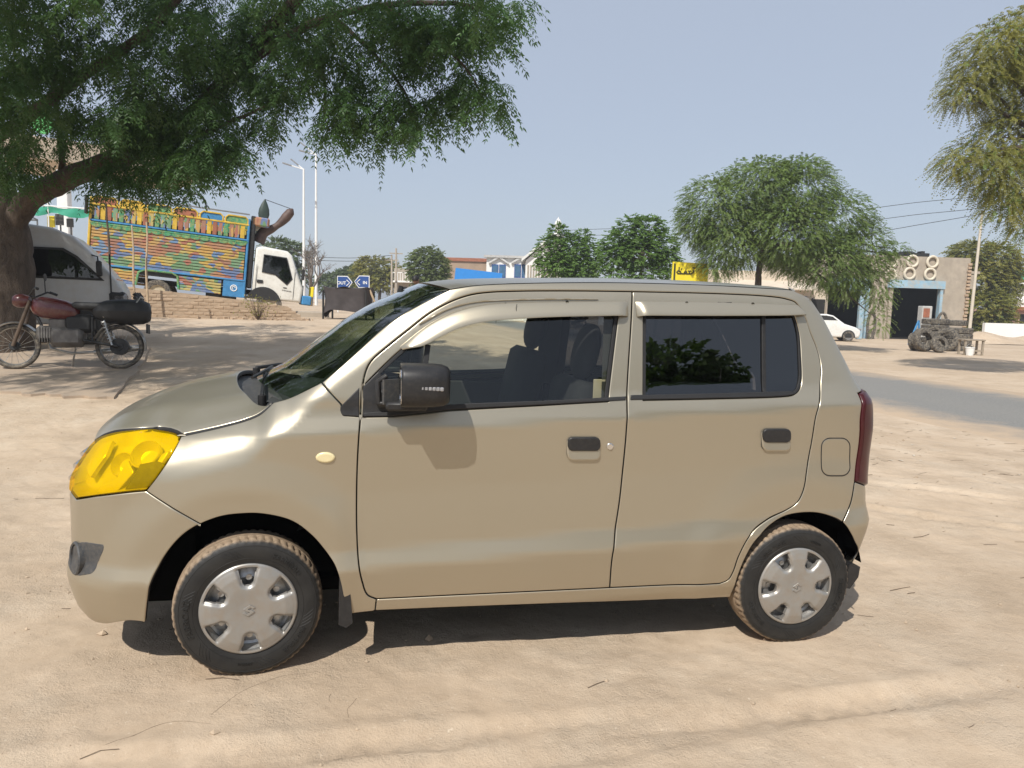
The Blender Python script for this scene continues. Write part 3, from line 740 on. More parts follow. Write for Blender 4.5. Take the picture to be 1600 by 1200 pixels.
# --- cabin
FLOORZ = .34
m = MB(); m.box((1.22,0,FLOORZ), (1.5,1.2,.04)); m.build('cabin_floor', TRIM, CAR)
def seat(x, y, w, back_h, name='seat', hr=True):
    e = empty(name, (x,y,FLOORZ), 0, CAR)
    m = MB(); m.box((0,0,.26), (.5,w,.18), bevel=.05); m.build('cushion', SEATBLK, e, 60)
    m = MB(); rt = Matrix.Rotation(.22, 3, 'Y')
    m.box(rt @ Vector((.0,0,back_h/2))+Vector((.22,0,.3)), (.13,w,back_h), rot=rt, bevel=.055); m.build('backrest', SEATBLK, e, 60)
    if hr:
        rows = []; m = MB(); c0 = rt @ Vector((0,0,back_h+.13))+Vector((.225,0,.3))
        for a in np.linspace(-math.pi/2, math.pi/2, 13):
            row = []
            for b in np.linspace(0, 2*math.pi, 25):
                q = Vector((.055*math.cos(a)*math.cos(b), .135*math.cos(a)**.6*math.sin(b), .135*math.copysign(abs(math.sin(a))**.8, a))); row.append(rt @ q + c0)
            rows.append(row)
        m.grid(rows); m.build('headrest', SEATBLK, e, 60)
        for s_ in (-.05,.05): m = MB(); m.tube([rt @ Vector((0,s_,back_h-.05))+Vector((.22,0,.3)), c0+Vector((0,s_,-.06))], .007, 6); m.build('headrest_post', CHROME, e)
    return e
seat(1.10, -.34, .48, .56); seat(.98, .34, .50, .66)
seat(1.85, 0, 1.2, .52, 'rear_seat', False)
m = MB()
rows = []
for x, z in ((.18,.55),(.34,.62),(.40,.86),(.36,1.0),(.30,1.06),(.05,1.10),(-.05,1.09)):
    rows.append([(max(x,.06), y, z) for y in np.linspace(-.57,.57,9)])
m.grid(rows); m.build('dashboard', PLASTDASH, CAR, 30)
m = MB(); c0 = Vector((.52,.36,.98)); rt = Matrix.Rotation(-.45, 3, 'Y')
m.tube([c0+rt @ Vector((0,.18*math.cos(w),.18*math.sin(w))) for w in np.linspace(0,2*math.pi,32,endpoint=False)], .014, 8, close=True)
m.box(c0, (.04,.14,.12), rot=rt, bevel=.015); m.box(c0, (.02,.34,.03), rot=rt); m.tube([c0, c0+Vector((-.2,0,-.12))], .03, 8)
m.build('steering_wheel', BLACKPL, CAR, 40)
m = MB(); m.box((.60,0,1.50), (.03,.22,.07), bevel=.02); m.tube([(.60,0,1.53),(.62,0,1.60)], .012, 6); m.build('rear_view_mirror', BLACKPL, CAR, 40)
# trim inside the doors and pillars
for q, d in (((.98,.70,.80),(1.06,.03,.52)),((1.86,.70,.86),(.62,.03,.40)),((.98,-.70,.76),(1.06,.03,.5)),((1.86,-.70,.86),(.62,.03,.36))):
    m = MB(); m.box(q, d, bevel=.012); m.build('door_trim', TRIM, CAR, 30)
for sg in (-1,1):
    m = MB()
    m.grid([[(1.52+(t-.5)*.13+.02*k, sg*(.695-.085*k-.01), 1.05+.53*k) for t in (0,.5,1)] for k in np.linspace(0,1,8)]); m.build('pillar_lining', TRIM, CAR, 40)
m = MB(); m.grid([[(x, y, 1.618-.02*(abs(y)/.55)**4) for y in np.linspace(-.55,.55,9)] for x in np.linspace(.86,2.5,7)]); m.build('headliner', TRIM, CAR, 40)
m = MB(); m.box((2.25,0,.85),(.08,1.25,.6)); m.build('luggage_board', TRIM, CAR)
# light card behind the front door glass with a printed notice
a = at_y(926, 598, -.66); b = at_y(946, 622, -.66)
m = MB(); m.box(((a[0]+b[0])/2+.02, -.655, (a[2]+b[2])/2), (b[0]-a[0]+.03,.01,a[2]-b[2]+.03), bevel=.004); m.build('belt_anchor_cover', TRIMBEIGE, CAR)
m = MB()
for k in range(5): m.box(((a[0]+b[0])/2+.025, -.6615, a[2]-.012-.013*k), (.03,.002,.004))
m.build('printed_notice', BLACKPL, CAR)
# stickers on the windscreen
m = MB()
def ws_pt(v, k):
    i = int(k*(nn-1)); E = we3[i]; g = fwd[i]; return Vector((E[0]-g*(1-v*v)-.002, -E[1]*v*-1 if False else E[1]*(-v)*-1, E[2]+.034*(1-v*v)))
c0 = at_y(537, 557, -.52)
m.lathe([(0.001,.001),(.028,.0)], 18, 'x', (c0[0]+.02, -.52, c0[2])); m.build('windscreen_sticker', CREAM, CAR)

# --- wheels
TYRE_M = None
def tyre_mat():
    k = NT('tyre_rubber'); co = k.co(); sp = k.n('ShaderNodeSeparateXYZ'); k.l(co, sp.inputs[0])
    r = k.math('SQRT', k.math('ADD', k.math('MULTIPLY', sp.outputs[0], sp.outputs[0]), k.math('MULTIPLY', sp.outputs[2], sp.outputs[2])))
    nz = k.noise(35, 6, .7, co); rr = k.math('ADD', r, k.math('MULTIPLY', k.math('SUBTRACT', nz, .5), .022))
    f = k.ramp(rr, [(.2675, (0,0,0)), (.2755, (1,1,1))])
    base = k.ramp(k.noise(14, 5, .6, co), [(.3, (.008,.008,.008)), (.75, (.023,.022,.020))])
    dusty = k.ramp(k.noise(60, 5, .6, co), [(.3, (.24,.17,.115)), (.7, (.36,.27,.18))])
    k.l(k.mix(f, base, dusty), k.b.inputs['Base Color']); k.b.inputs['Roughness'].default_value = .62
    k.bump(k.noise(180, 4, .6, co), .12, .003); return k.m
TYRE_M = tyre_mat()
R0 = .280
def text_mesh(s, size):
    cu = bpy.data.curves.new('t', 'FONT'); cu.body = s; cu.size = size; cu.align_x = 'CENTER'; cu.extrude = .0028; cu.resolution_u = 2
    o = bpy.data.objects.new('t', cu); COL.objects.link(o); dg = bpy.context.evaluated_depsgraph_get()
    me = o.evaluated_get(dg).to_mesh(); V = [tuple(v.co) for v in me.vertices]; F = [tuple(p.vertices) for p in me.polygons]
    o.evaluated_get(dg).to_mesh_clear(); bpy.data.objects.remove(o); return V, F
def sidewall_y(r):
    return np.interp(r, [.17,.18,.20,.225,.25,.265,.275,.280], [-.066,-.074,-.080,-.0825,-.080,-.075,-.065,-.055])
def make_wheel(ang_text, spokeoff):
    e = empty('wheel', (0,0,0), 0, CAR); m = MB()
    # tyre: sidewalls, shoulder blocks and tread ribs
    n = 168; prof = []
    for r in (.168,.172,.18,.19,.20,.212,.225,.24,.25,.258,.265): prof.append((r, float(sidewall_y(r))))
    near = prof; V = []; F = []
    tread = [(.2715,-.0705),(.2765,-.064),(.2795,-.054),(.281,-.040),(.2815,-.028),(.274,-.0275),(.274,-.022),(.282,-.0215),(.2822,0),(.282,.0215),(.274,.022),(.274,.0275),(.2815,.028),(.281,.040),(.2795,.054),(.2765,.064),(.2715,.0705)]
    full = near+tread+[(r,-y) for r, y in near[::-1]]
    for k in range(n):
        w = 2*math.pi*k/n; cut = (k % 3 == 0)
        for i, (r, y) in enumerate(full):
            rr = r
            if r > .2705 and cut and abs(y) > .03: rr = r-.0075
            if cut and abs(y) >= .064 and r > .264: rr = r-.004
            ww = w+(.012 if abs(y) < .03 else 0)
            V.append((rr*math.cos(ww), y, rr*math.sin(ww)))
    M_ = len(full)
    for k in range(n):
        j = (k+1) % n
        for i in range(M_-1): F.append((k*M_+i, j*M_+i, j*M_+i+1, k*M_+i+1))
    m.add(V, F)
    # sidewall rings and moulded lettering
    for rr, wd in ((.205,.0012),(.2545,.0015),(.186,.0012)):
        m.tube([(rr*math.cos(w), float(sidewall_y(rr))-.0003, rr*math.sin(w)) for w in np.linspace(0,2*math.pi,72,endpoint=False)], wd, 5, close=True)
    for s_, a0, size in (('FARROAD', ang_text, .036), ('PRO TOUR', ang_text+math.pi*.75, .026), ('FARROAD', ang_text+math.pi*1.25, .03), ('165/65R14', ang_text+math.pi*.45, .014)):
        tv, tf = text_mesh(s_, size); q = []
        for x, y, z in tv:
            r = .218+y*.95; a = a0-x/.232; q.append((-r*math.cos(a)*-1, float(sidewall_y(r))-.0006-max(0,z), r*math.sin(a)))
        m.add(q, tf)
    for k in range(6):
        a = ang_text+k*1.05+.5
        for j in range(4):
            m.tube([((.212+.011*t)*math.cos(a+.05*t+.07*j), float(sidewall_y(.212+.011*t))-.0005, (.212+.011*t)*math.sin(a+.05*t+.07*j)) for t in range(4)], .0011, 4)
    m.build('tyre', TYRE_M, e, 35)
    # steel wheel behind
    m = MB(); m.lathe([(.170,-.07),(.165,-.06),(.160,-.035),(.150,-.03),(.12,-.045),(.09,-.035),(.06,-.03),(.0005,-.03)], 48, 'y'); m.lathe([(.168,-.07),(.160,.06)], 48, 'y')
    for k in range(12):
        a = 2*math.pi*k/12; m.tube([(.118*math.cos(a),-.0475,.118*math.sin(a)),(.118*math.cos(a),-.044,.118*math.sin(a))], .012, 10)
    m.build('steel_rim', STEEL, e, 40)
    # hub cap: six broad spokes, U shaped openings at the rim
    m = MB(); nr, na = 46, 240; Rr = .183; rows = []; hole = {}
    rs = np.linspace(0, Rr, nr)
    for i, r in enumerate(rs):
        row = []
        for k in range(na):
            a = 2*math.pi*k/na; f = ((a-spokeoff) % (math.pi/3))-math.pi/6      # 0 at an opening's middle
            t = r/Rr; xx = r*math.sin(f)/Rr; yy = r*math.cos(f)/Rr
            # signed distance to the opening: a U with its round foot at yy=.62
            wdt = .118+.30*max(0, yy-.64); 
            dU = (abs(xx)-wdt)*.95 if yy > .64 else (math.hypot(xx, (yy-.64)*1.0)-wdt)
            dU = max(dU, yy-.925*math.cos(f)**-.0 if False else t-.925)
            y = np.interp(t, [0,.12,.2,.5,.75,.9,.94,.97,1.0], [-.0915,-.0915,-.0915,-.0955,-.0945,-.087,-.084,-.084,-.078])
            lip = math.exp(-((max(dU,0))/.035)**2); y += .010*lip*(1 if t < .93 else .3)
            hole[(i,k)] = dU
            row.append((r*math.cos(a), y, r*math.sin(a)))
        rows.append(row)
    V = [p for row in rows for p in row]; F = []
    for i in range(nr-1):
        for k in range(na):
            j = (k+1) % na
            d = (hole[(i,k)]+hole[(i+1,k)]+hole[(i,j)]+hole[(i+1,j)])/4
            if d > 0: F.append((i*na+k, i*na+j, (i+1)*na+j, (i+1)*na+k))
    m.add(V, F)
    bm_ = MB(); bm_.v, bm_.f, bm_.m = m.v, m.f, m.m
    me = bpy.data.meshes.new('hub_cap'); me.from_pydata(m.v, [], m.f)
    bm2 = bmesh.new(); bm2.from_mesh(me); bmesh.ops.remove_doubles(bm2, verts=bm2.verts, dist=1e-5)
    bmesh.ops.delete(bm2, geom=[v for v in bm2.verts if not v.link_faces], context='VERTS')
    bmesh.ops.recalc_face_normals(bm2, faces=bm2.faces)
    be = [ed for ed in bm2.edges if ed.is_boundary]
    ex = bmesh.ops.extrude_edge_only(bm2, edges=be)
    for v in ex['geom']:
        if isinstance(v, bmesh.types.BMVert):
            rr = math.hypot(v.co.x, v.co.z); v.co.y += .016
    # emblem on the hub
    Sx = [(-.010,.016),(.014,.016),(.020,.0105),(-.002,.0105),(-.009,.0045),(.013,-.0055) ,(.010,-.011),(.020,-.001),(.0,.0)]
    up = [(.022,.010),(.004,.020),(-.020,.006),(-.004,-.004),(.004,.000),(-.004,.006),(.006,.012),(.014,.006)]
    lo = [(-x,-y) for x, y in up]
    for poly in (up, lo):
        c2 = [(x*1.05, y*1.15) for x, y in poly]
        vb = [bm2.verts.new((x, -.0917, z)) for x, z in c2]; vt = [bm2.verts.new((x*.95, -.0962, z*.95)) for x, z in c2]
        bm2.faces.new(vt); q = len(c2)
        for i in range(q): bm2.faces.new((vb[i], vb[(i+1) % q], vt[(i+1) % q], vt[i]))
    bmesh.ops.recalc_face_normals(bm2, faces=bm2.faces)
    bm2.to_mesh(me); bm2.free(); me.polygons.foreach_set('use_smooth', [True]*len(me.polygons)); me.set_sharp_from_angle(angle=math.radians(38))
    link('hub_cap', me, e, SILVER)
    return e
wf = make_wheel(math.radians(185), math.radians(2)); wf.scale = (1.025,)*3; wf.location = (0,-.648,.283); wf.rotation_euler = (0,0,math.radians(8))
wr_ = make_wheel(math.radians(-12), math.radians(30)); wr_.location = (2.405,-.648,.277); wr_.rotation_euler = (math.radians(1.5),0,0)
w3 = copy_tree(wf, CAR); w3.location = (0,.648,.277); w3.rotation_euler = (0,0,math.pi+math.radians(8))
w4 = copy_tree(wr_, CAR); w4.location = (2.405,.648,.277); w4.rotation_euler = (0,0,math.pi)
# ================================================================== GROUND, ROAD, LITTER
rng = np.random.default_rng(7)
def vnoise(x, y, scale, seed):
    r = np.random.default_rng(seed); n = 256; G = r.random((n, n)); a = np.asarray(x)*scale; b = np.asarray(y)*scale
    i = np.floor(a).astype(int); j = np.floor(b).astype(int); fx = a-i; fy = b-j; fx = fx*fx*(3-2*fx); fy = fy*fy*(3-2*fy)
    g = lambda p, q: G[p % n, q % n]
    return (g(i,j)*(1-fx)+g(i+1,j)*fx)*(1-fy)+(g(i,j+1)*(1-fx)+g(i+1,j+1)*fx)*fy-.5
ROADX0, ROADX1 = 8.35, 13.5
_gy = table([-.2,.6,3,7,11,15,18,25,40,200], [0,0,.13,.45,.74,.95,.98,1.0,1.05,1.2], .25)
def gz(x, y):
    x = np.asarray(x, float); y = np.asarray(y, float)
    return np.interp(y, *_gy)*sstep(8.3, 2.0, x)+.028*np.clip(-x-3, 0, 12)*sstep(12, 24, y)
def grd(px, D):
    p = at_d(px, 500, D); return np.array([p[0], p[1], float(gz(p[0], p[1]))])
def ground_mesh():
    def axis(lo, hi, a, b, fine, mx):
        out = list(np.arange(a, b, fine)); s = fine; q = b
        while q < hi: out.append(q); s = min(s*1.22, mx); q += s
        out.append(hi); s = fine; q = a-fine
        pre = []
        while q > lo: pre.append(q); s = min(s*1.22, mx); q -= s
        pre.append(lo); return np.array(pre[::-1]+out)
    xs = axis(-700, 700, -4.2, 8.6, .036, 40); ys = axis(-300, 1100, -2.75, 5.2, .036, 40)
    X, Y = np.meshgrid(xs, ys); Z = gz(X, Y)
    amp = sstep(ROADX0-.1, ROADX0-1.6, X)+sstep(ROADX1+.1, ROADX1+1.5, X)
    lum = .026*vnoise(X,Y,.55,1)+.010*vnoise(X,Y,1.6,2)+.005*vnoise(X,Y,4.5,3)
    fine = sstep(7,4.5,np.hypot(X-1,Y+.5)*.7)
    Z += amp*lum*sstep(.10,.5,np.minimum.reduce([np.hypot(X-a,Y-b) for a in (0,2.405) for b in (-.65,.65)]))
    Z += amp*fine*(.007*vnoise(X,Y,13,4)*(.2+1.6*sstep(-.1,.3,vnoise(X,Y,1.1,14)))+.006*np.abs(vnoise(X,Y,7,5))*2*sstep(-.1,.25,vnoise(X,Y,.8,6))+.004*vnoise(X,Y,24,8))
    # tyre tracks: paired shallow ruts with tread marks
    for a0, b0, a1, b1 in ((-5.,-.95,9.,-1.60),(-5.,-1.75,9.,-.90),(3.0,2.2,9.,-1.6),(2.6,3.3,9.,-.2),(-5.,2.0,-.9,-2.9)):
        L_ = math.hypot(a1-a0, b1-b0); nx_, ny_ = -(b1-b0)/L_, (a1-a0)/L_; dd = (X-a0)*nx_+(Y-b0)*ny_+.12*np.sin(((X-a0)*(a1-a0)+(Y-b0)*(b1-b0))/L_*.5); ss = ((X-a0)*(a1-a0)+(Y-b0)*(b1-b0))/L_
        inr = sstep(.085,.05,np.abs(dd)); msk = fine*amp*sstep(-.40,-.02,vnoise(X,Y,.55,int(17+a0)))
        Z -= msk*(.017*inr-.009*np.exp(-((np.abs(dd)-.11)/.03)**2)-.009*inr*(np.sin(ss*68+np.sign(dd)*1.5) > .3))
    # a worn rut behind the bumper and scuffs
    Z -= .018*np.exp(-((Y-(-1.9+.18*np.sin(X*.9)))/.16)**2)*sstep(-.2,.2,vnoise(X,Y,.7,9)+.1)*fine
    Z += np.where(Y > 60, -.0, 0)
    m, n = X.shape; V = np.stack([X,Y,Z],-1).reshape(-1,3)
    I = np.arange(m*n).reshape(m,n); F = np.stack([I[:-1,:-1],I[:-1,1:],I[1:,1:],I[1:,:-1]],-1).reshape(-1,4)
    me = bpy.data.meshes.new('ground'); me.vertices.add(len(V)); me.vertices.foreach_set('co', V.ravel())
    me.loops.add(F.size); me.loops.foreach_set('vertex_index', F.ravel()); me.polygons.add(len(F))
    me.polygons.foreach_set('loop_start', np.arange(0, F.size, 4)); me.polygons.foreach_set('use_smooth', np.ones(len(F), bool))
    me.update(calc_edges=True); me.validate(); return me
def dirt_mat():
    k = NT('sandy_dirt'); co = k.co()
    big = k.noise(.35, 6, .6, co, .4); mid = k.noise(1.9, 7, .65, co, .3); fine = k.noise(14, 8, .7, co); grit = k.noise(120, 4, .7, co)
    c = k.ramp(mid, [(.28, (.43,.332,.236)), (.5, (.55,.435,.318)), (.74, (.61,.505,.385))])
    c = k.mix(k.ramp(big, [(.40, (0,0,0)), (.66, (.6,.6,.6))]), c, (.43,.325,.225))
    c = k.mix(k.ramp(fine, [(.50, (0,0,0)), (.74, (.40,.40,.40))]), c, (.38,.28,.19))
    c = k.mix(k.ramp(grit, [(.58, (0,0,0)), (.72, (.5,.5,.5))]), c, (.26,.19,.13))
    sp = k.noise(46, 2, .5, co); c = k.mix(k.ramp(sp, [(.70, (0,0,0)), (.76, (.6,.6,.6))]), c, (.66,.56,.43))
    k.l(c, k.b.inputs['Base Color']); k.b.inputs['Roughness'].default_value = .95; k.b.inputs['Specular IOR Level'].default_value = .15
    h = k.math('ADD', k.math('MULTIPLY', fine, 1.0), k.math('ADD', k.math('MULTIPLY', grit, .42), k.math('MULTIPLY', mid, .35)))
    k.bump(k.math('MULTIPLY', h, k.ramp(k.noise(.9, 4, .6, co), [(.40,(.12,.12,.12)),(.62,(1,1,1))])), .7, .03); return k.m
GROUND = link('ground', ground_mesh(), None, dirt_mat()); tag(GROUND, kind='structure')
def road_mat():
    k = NT('dusty_asphalt'); co = k.co(); sp = k.n('ShaderNodeSeparateXYZ'); k.l(co, sp.inputs[0])
    n1 = k.noise(1.3, 6, .65, co, .5); n2 = k.noise(30, 6, .7, co); n3 = k.noise(.25, 3, .5, k.co((1,.15,1)))
    base = k.ramp(n2, [(.3, (.165,.16,.148)), (.7, (.27,.26,.24))]); base = k.mix(k.ramp(n3, [(.4,(0,0,0)),(.7,(.5,.5,.5))]), base, (.27,.25,.22))
    a = k.math('SUBTRACT', sp.outputs[0], (ROADX0+ROADX1)/2); a = k.math('ABSOLUTE', a)
    e = k.math('ADD', a, k.math('MULTIPLY', k.math('SUBTRACT', n1, .5), 2.2))
    f = k.n('ShaderNodeMapRange'); f.inputs[1].default_value = 1.35; f.inputs[2].default_value = 2.45; k.l(e, f.inputs[0])
    k.l(k.mix(f.outputs[0], base, (.46,.35,.245)), k.b.inputs['Base Color']); k.b.inputs['Roughness'].default_value = .85; k.b.inputs['Specular IOR Level'].default_value = .3
    k.bump(n2, .25, .01); return k.m
m = MB(); ys = np.concatenate([np.arange(-60, 60, 1.0), np.arange(60, 700, 20.)])
m.grid([[(x+.3*float(vnoise(y, i*3.0, .45, 11+i))*(i in (0,1,9,10)), y, -.05 if i in (0,10) else .006) for i, x in enumerate([ROADX0-.25]+list(np.linspace(ROADX0, ROADX1, 9))+[ROADX1+.25])] for y in ys])
RD = m.build('road', road_mat(), None, 60); tag(RD, kind='structure')
# cement apron with a broken edge under the motorcycle
CEM = simple('old_cement', (.36,.285,.215), .9, 0, .16, 1.4, bump=.35, dirt=(.47,.35,.24), dirt_amt=.6)
def slab(name, pts, th=.05):
    n = len(pts); m = MB(); V = []; 
    inner = []
    for x, y in pts: V.append((x, y, float(gz(x,y))+th))
    for x, y in pts: V.append((x, y, float(gz(x,y))-.08))
    cxy = np.mean(pts, axis=0); V.append((cxy[0], cxy[1], float(gz(*cxy))+th))
    F = [(i, (i+1) % n, 2*n) for i in range(n)]+[(n+i, n+(i+1) % n, (i+1) % n, i) for i in range(n)]
    m.add(V, F); return m.build(name, CEM, None)
def pxg(px, py, it=6):
    z = 0.0
    for _ in range(it*4):
        p = at_z(px, py, z); z = .5*z+.5*float(gz(p[0], p[1]))
    return p[:2]
def jag(a, b, n, amp, seed):
    r = random.Random(seed); a = np.array(a); b = np.array(b); t = (b-a); nn_ = np.array([-t[1], t[0]])/np.linalg.norm(t)
    return [tuple(a+t*k/n+nn_*r.uniform(-amp, amp)*(0 < k < n)) for k in range(n+1)]
e0, e1, e2, e3 = pxg(-60,612), pxg(118,623), pxg(178,625), pxg(226,566)
sl = slab('cement_apron', jag(e0, e1, 14, .06, 1)+jag(e1, e2, 5, .03, 2)+jag(e2, e3, 9, .035, 3)+jag(e3, pxg(235,545), 3, .02, 5)+[tuple(pxg(-60,548))], .035)
tag(sl, kind='structure')
# stones, clods, twigs and scraps lying about: nobody could count them
STONE = simple('pebble_stone', (.40,.31,.22), .9, 0, .35, 9)
def scatter(n, xr, yr, seed, dens=None):
    r = np.random.default_rng(seed); x = r.uniform(*xr, n); y = r.uniform(*yr, n)
    ok = ~((np.abs(y) < .8) & (x > -.8) & (x < 2.9)) if False else np.ones(n, bool)
    if dens is not None: ok &= r.random(n) < dens(x, y)
    return x[ok], y[ok], r
def sfz(x, y):
    """surface height read back from the ground sheet"""
    return GZ(x, y)
from mathutils.bvhtree import BVHTree
_bv = BVHTree.FromPolygons([v.co.copy() for v in GROUND.data.vertices], [tuple(p.vertices) for p in GROUND.data.polygons])
def GZ(x, y):
    h = _bv.ray_cast(Vector((x, y, 50)), Vector((0,0,-1))); return h[0].z if h[0] is not None else 0.0
m = MB(); x, y, r = scatter(5200, (-6,8.2), (-2.7,6), 21, lambda a, b: .15+.85*sstep(-.05,.3,vnoise(a,b,.8,31)))
for a, b in zip(x, y):
    s = .0035+.010*r.random()**3 + (.014 if r.random() < .02 else 0); z = GZ(a, b)+s*.2
    P = [(a+s*r.uniform(.6,1.2), b, z), (a, b+s*r.uniform(.6,1.2), z), (a-s*r.uniform(.6,1.2), b, z), (a, b-s*r.uniform(.6,1.2), z), (a+s*.2*r.uniform(-1,1), b, z+s*r.uniform(.5,.9)), (a,b,z-s*.6)]
    m.add(P, [(0,1,4),(1,2,4),(2,3,4),(3,0,4),(1,0,5),(2,1,5),(3,2,5),(0,3,5)])
tag(m.build('pebbles', STONE), 'small stones and clods strewn over the sandy dirt', 'pebbles', kind='stuff')
TWIG = simple('dry_twig', (.14,.10,.068), .9, 0, .3, 20)
m = MB(); x, y, r = scatter(560, (-5,8.4), (-2.7,5.5), 22, lambda a, b: .14+.88*sstep(3.2,5.2,a)+.25*sstep(0,.3,vnoise(a,b,.5,5)))
for a, b in zip(x, y):
    L = .012+.085*r.random()**2; w = r.uniform(-.5,.5)+(0.2 if a > 3 else 0); dx, dy = math.cos(w)*L, math.sin(w)*L; c_ = r.uniform(-.3,.3)*L
    q = [(a-dx, b-dy), (a-dy*.2*c_, b+c_*.5), (a+dx, b+dy)]
    m.tube([(u_, v_, GZ(u_, v_)+.003) for u_, v_ in q], .0010+.0011*r.random(), 4)
for pts in ([(165,1168),(205,1150),(262,1128),(330,1130)], [(330,1115),(370,1085),(430,1060),(500,1048)], [(545,1118),(543,1105),(551,1096),(557,1088)], [(518,1098),(514,1090),(517,1083)]):
    q = [at_z(a, b, 0.0) for a, b in pts]; q = crom(np.array(q)[:, :2], 5); m.tube([(u_, v_, GZ(u_, v_)+.0003) for u_, v_ in q], .0007, 4)
tag(m.build('twigs', TWIG), 'dry twigs and straw scattered on the dirt', 'twigs', kind='stuff')
SCRAP = simple('pale_litter', (.62,.55,.44), .8, 0, .3, 3); 
m = MB(); x, y, r = scatter(260, (3.2,8.3), (.5,6.5), 23, lambda a, b: .2+.8*np.exp(-((a-6.3)**2/1.2+(b-3.6)**2/1.6)))
for a, b in zip(x, y):
    s = .008+.024*r.random()**2; w = r.uniform(0,3.1); z = GZ(a,b)+.004; c_, s_ = math.cos(w), math.sin(w)
    m.add([(a+c_*s*1.6,b+s_*s*1.6,z),(a-s_*s*.6,b+c_*s*.6,z+.006),(a-c_*s*1.5,b-s_*s*1.5,z+.002),(a+s_*s*.5,b-c_*s*.5,z+.004)], [(0,1,2,3)])
tag(m.build('litter_scraps', SCRAP), 'pale dry leaves and paper scraps beside the road', 'litter', kind='stuff')

# ================================================================== TREES
def leaf_mat(name, c1, c2, trans=.35, scale=1.5):
    k = NT(name); t = k.t; t.nodes.remove(k.b); co = k.co()
    c = k.ramp(k.noise(scale, 4, .6, co), [(.3, c1), (.7, c2)])
    fine = k.noise(scale*14, 3, .6, co); c = k.mix(k.ramp(fine, [(.35,(0,0,0)),(.75,(.55,.55,.55))]), c, tuple(v*1.35 for v in c2))
    d = k.n('ShaderNodeBsdfDiffuse'); k.l(c, d.inputs[0]); tr = k.n('ShaderNodeBsdfTranslucent'); k.l(k.mix(.5, c, (c2[0]*1.6, c2[1]*1.7, c2[2]*.5)), tr.inputs[0])
    g = k.n('ShaderNodeBsdfGlossy'); g.inputs['Roughness'].default_value = .42; g.inputs[0].default_value = (.8,.8,.8,1)
    m1 = k.n('ShaderNodeMixShader'); m1.inputs[0].default_value = trans; k.l(d.outputs[0], m1.inputs[1]); k.l(tr.outputs[0], m1.inputs[2])
    m2 = k.n('ShaderNodeMixShader'); m2.inputs[0].default_value = .025; k.l(m1.outputs[0], m2.inputs[1]); k.l(g.outputs[0], m2.inputs[2])
    k.l(m2.outputs[0], k.out.inputs[0]); return k.m
NEEM = leaf_mat('neem_leaf', (.040,.085,.030), (.075,.145,.045), .34)
NEEMFAR = leaf_mat('roadside_leaf', (.075,.14,.030), (.135,.225,.055), .35, .6)
MESQ = leaf_mat('feathery_leaf', (.095,.158,.040), (.185,.255,.070), .36, .5)
ACAC = leaf_mat('olive_leaf', (.12,.14,.04), (.26,.24,.055), .34, .4)
YELFL = leaf_mat('yellow_flower', (.35,.27,.02), (.55,.42,.04), .3, 2)
SHRUB = leaf_mat('shrub_leaf', (.075,.115,.036), (.145,.175,.058), .3, .6)
FARLEAF = leaf_mat('far_leaf', (.06,.095,.04), (.12,.15,.06), .2, .3)
def bark_mat():
    k = NT('rough_bark'); co = k.co((1,1,.25)); n1 = k.noise(9, 7, .7, co, .6); n2 = k.noise(40, 5, .7, k.co())
    k.l(k.ramp(n1, [(.3, (.045,.032,.024)), (.55, (.10,.075,.056)), (.75, (.17,.13,.10))]), k.b.inputs['Base Color']); k.b.inputs['Roughness'].default_value = .95
    k.bump(k.math('ADD', n1, k.math('MULTIPLY', n2, .3)), .9, .05); return k.m
BARK = bark_mat()
def unit(v): return v/(np.linalg.norm(v, axis=-1, keepdims=True)+1e-9)
def leaf_mesh(name, B, U, Wv, parent, mat, mats=None):
    """diamond leaflets: base B, axis U, half width Wv"""
    N = len(B); V = np.empty((N,4,3)); V[:,0] = B; V[:,1] = B+U*.45+Wv; V[:,2] = B+U; V[:,3] = B+U*.45-Wv
    F = np.arange(N*4); me = bpy.data.meshes.new(name); me.vertices.add(N*4); me.vertices.foreach_set('co', V.ravel())
    me.loops.add(N*4); me.loops.foreach_set('vertex_index', F); me.polygons.add(N); me.polygons.foreach_set('loop_start', np.arange(0, N*4, 4))
    for q in (mat if isinstance(mat, (list,tuple)) else [mat]): me.materials.append(q)
    if mats is not None: me.polygons.foreach_set('material_index', np.asarray(mats, np.int32))
    me.update(calc_edges=True); return link(name, me, parent)
DN = np.array([0,0,-1.0])
def fronds(o, d, L, pairs, ll, lw, droop, r, fold=.35):
    """pinnate leaves with origins o and directions d -> leaflet arrays"""
    N = len(o); L = np.broadcast_to(L, (N,))
    t = np.linspace(.22, 1.0, pairs)
    tang = d[:,None,:]+2*droop*t[None,:,None]*DN; tang = unit(tang)
    P = o[:,None,:]+d[:,None,:]*(L[:,None]*t)[:,:,None]+DN*(droop*L[:,None]*t**2)[:,:,None]
    side = unit(np.cross(tang, DN+r.normal(0,.15,(N,1,3))))
    B = []; U = []; Wv = []
    for sg in (-1, 1):
        a = unit(side*sg*.85+tang*.55+DN*fold+r.normal(0,.16,(N,pairs,3)))
        ln = ll*(1-.35*np.abs(t-.55)/.55)[None,:]*r.uniform(.8,1.2,(N,pairs)); w = unit(np.cross(a, tang))
        w = unit(np.cross(a, np.cross(tang, side))+r.normal(0,.25,(N,pairs,3)))
        B.append(P.reshape(-1,3)); U.append((a*ln[...,None]).reshape(-1,3)); Wv.append((w*lw).reshape(-1,3))
    a = tang[:,-1]; B.append(P[:,-1]); U.append(a*ll); Wv.append(unit(np.cross(a, side[:,-1]+.3))*lw)
    return np.concatenate(B), np.concatenate(U), np.concatenate(Wv)
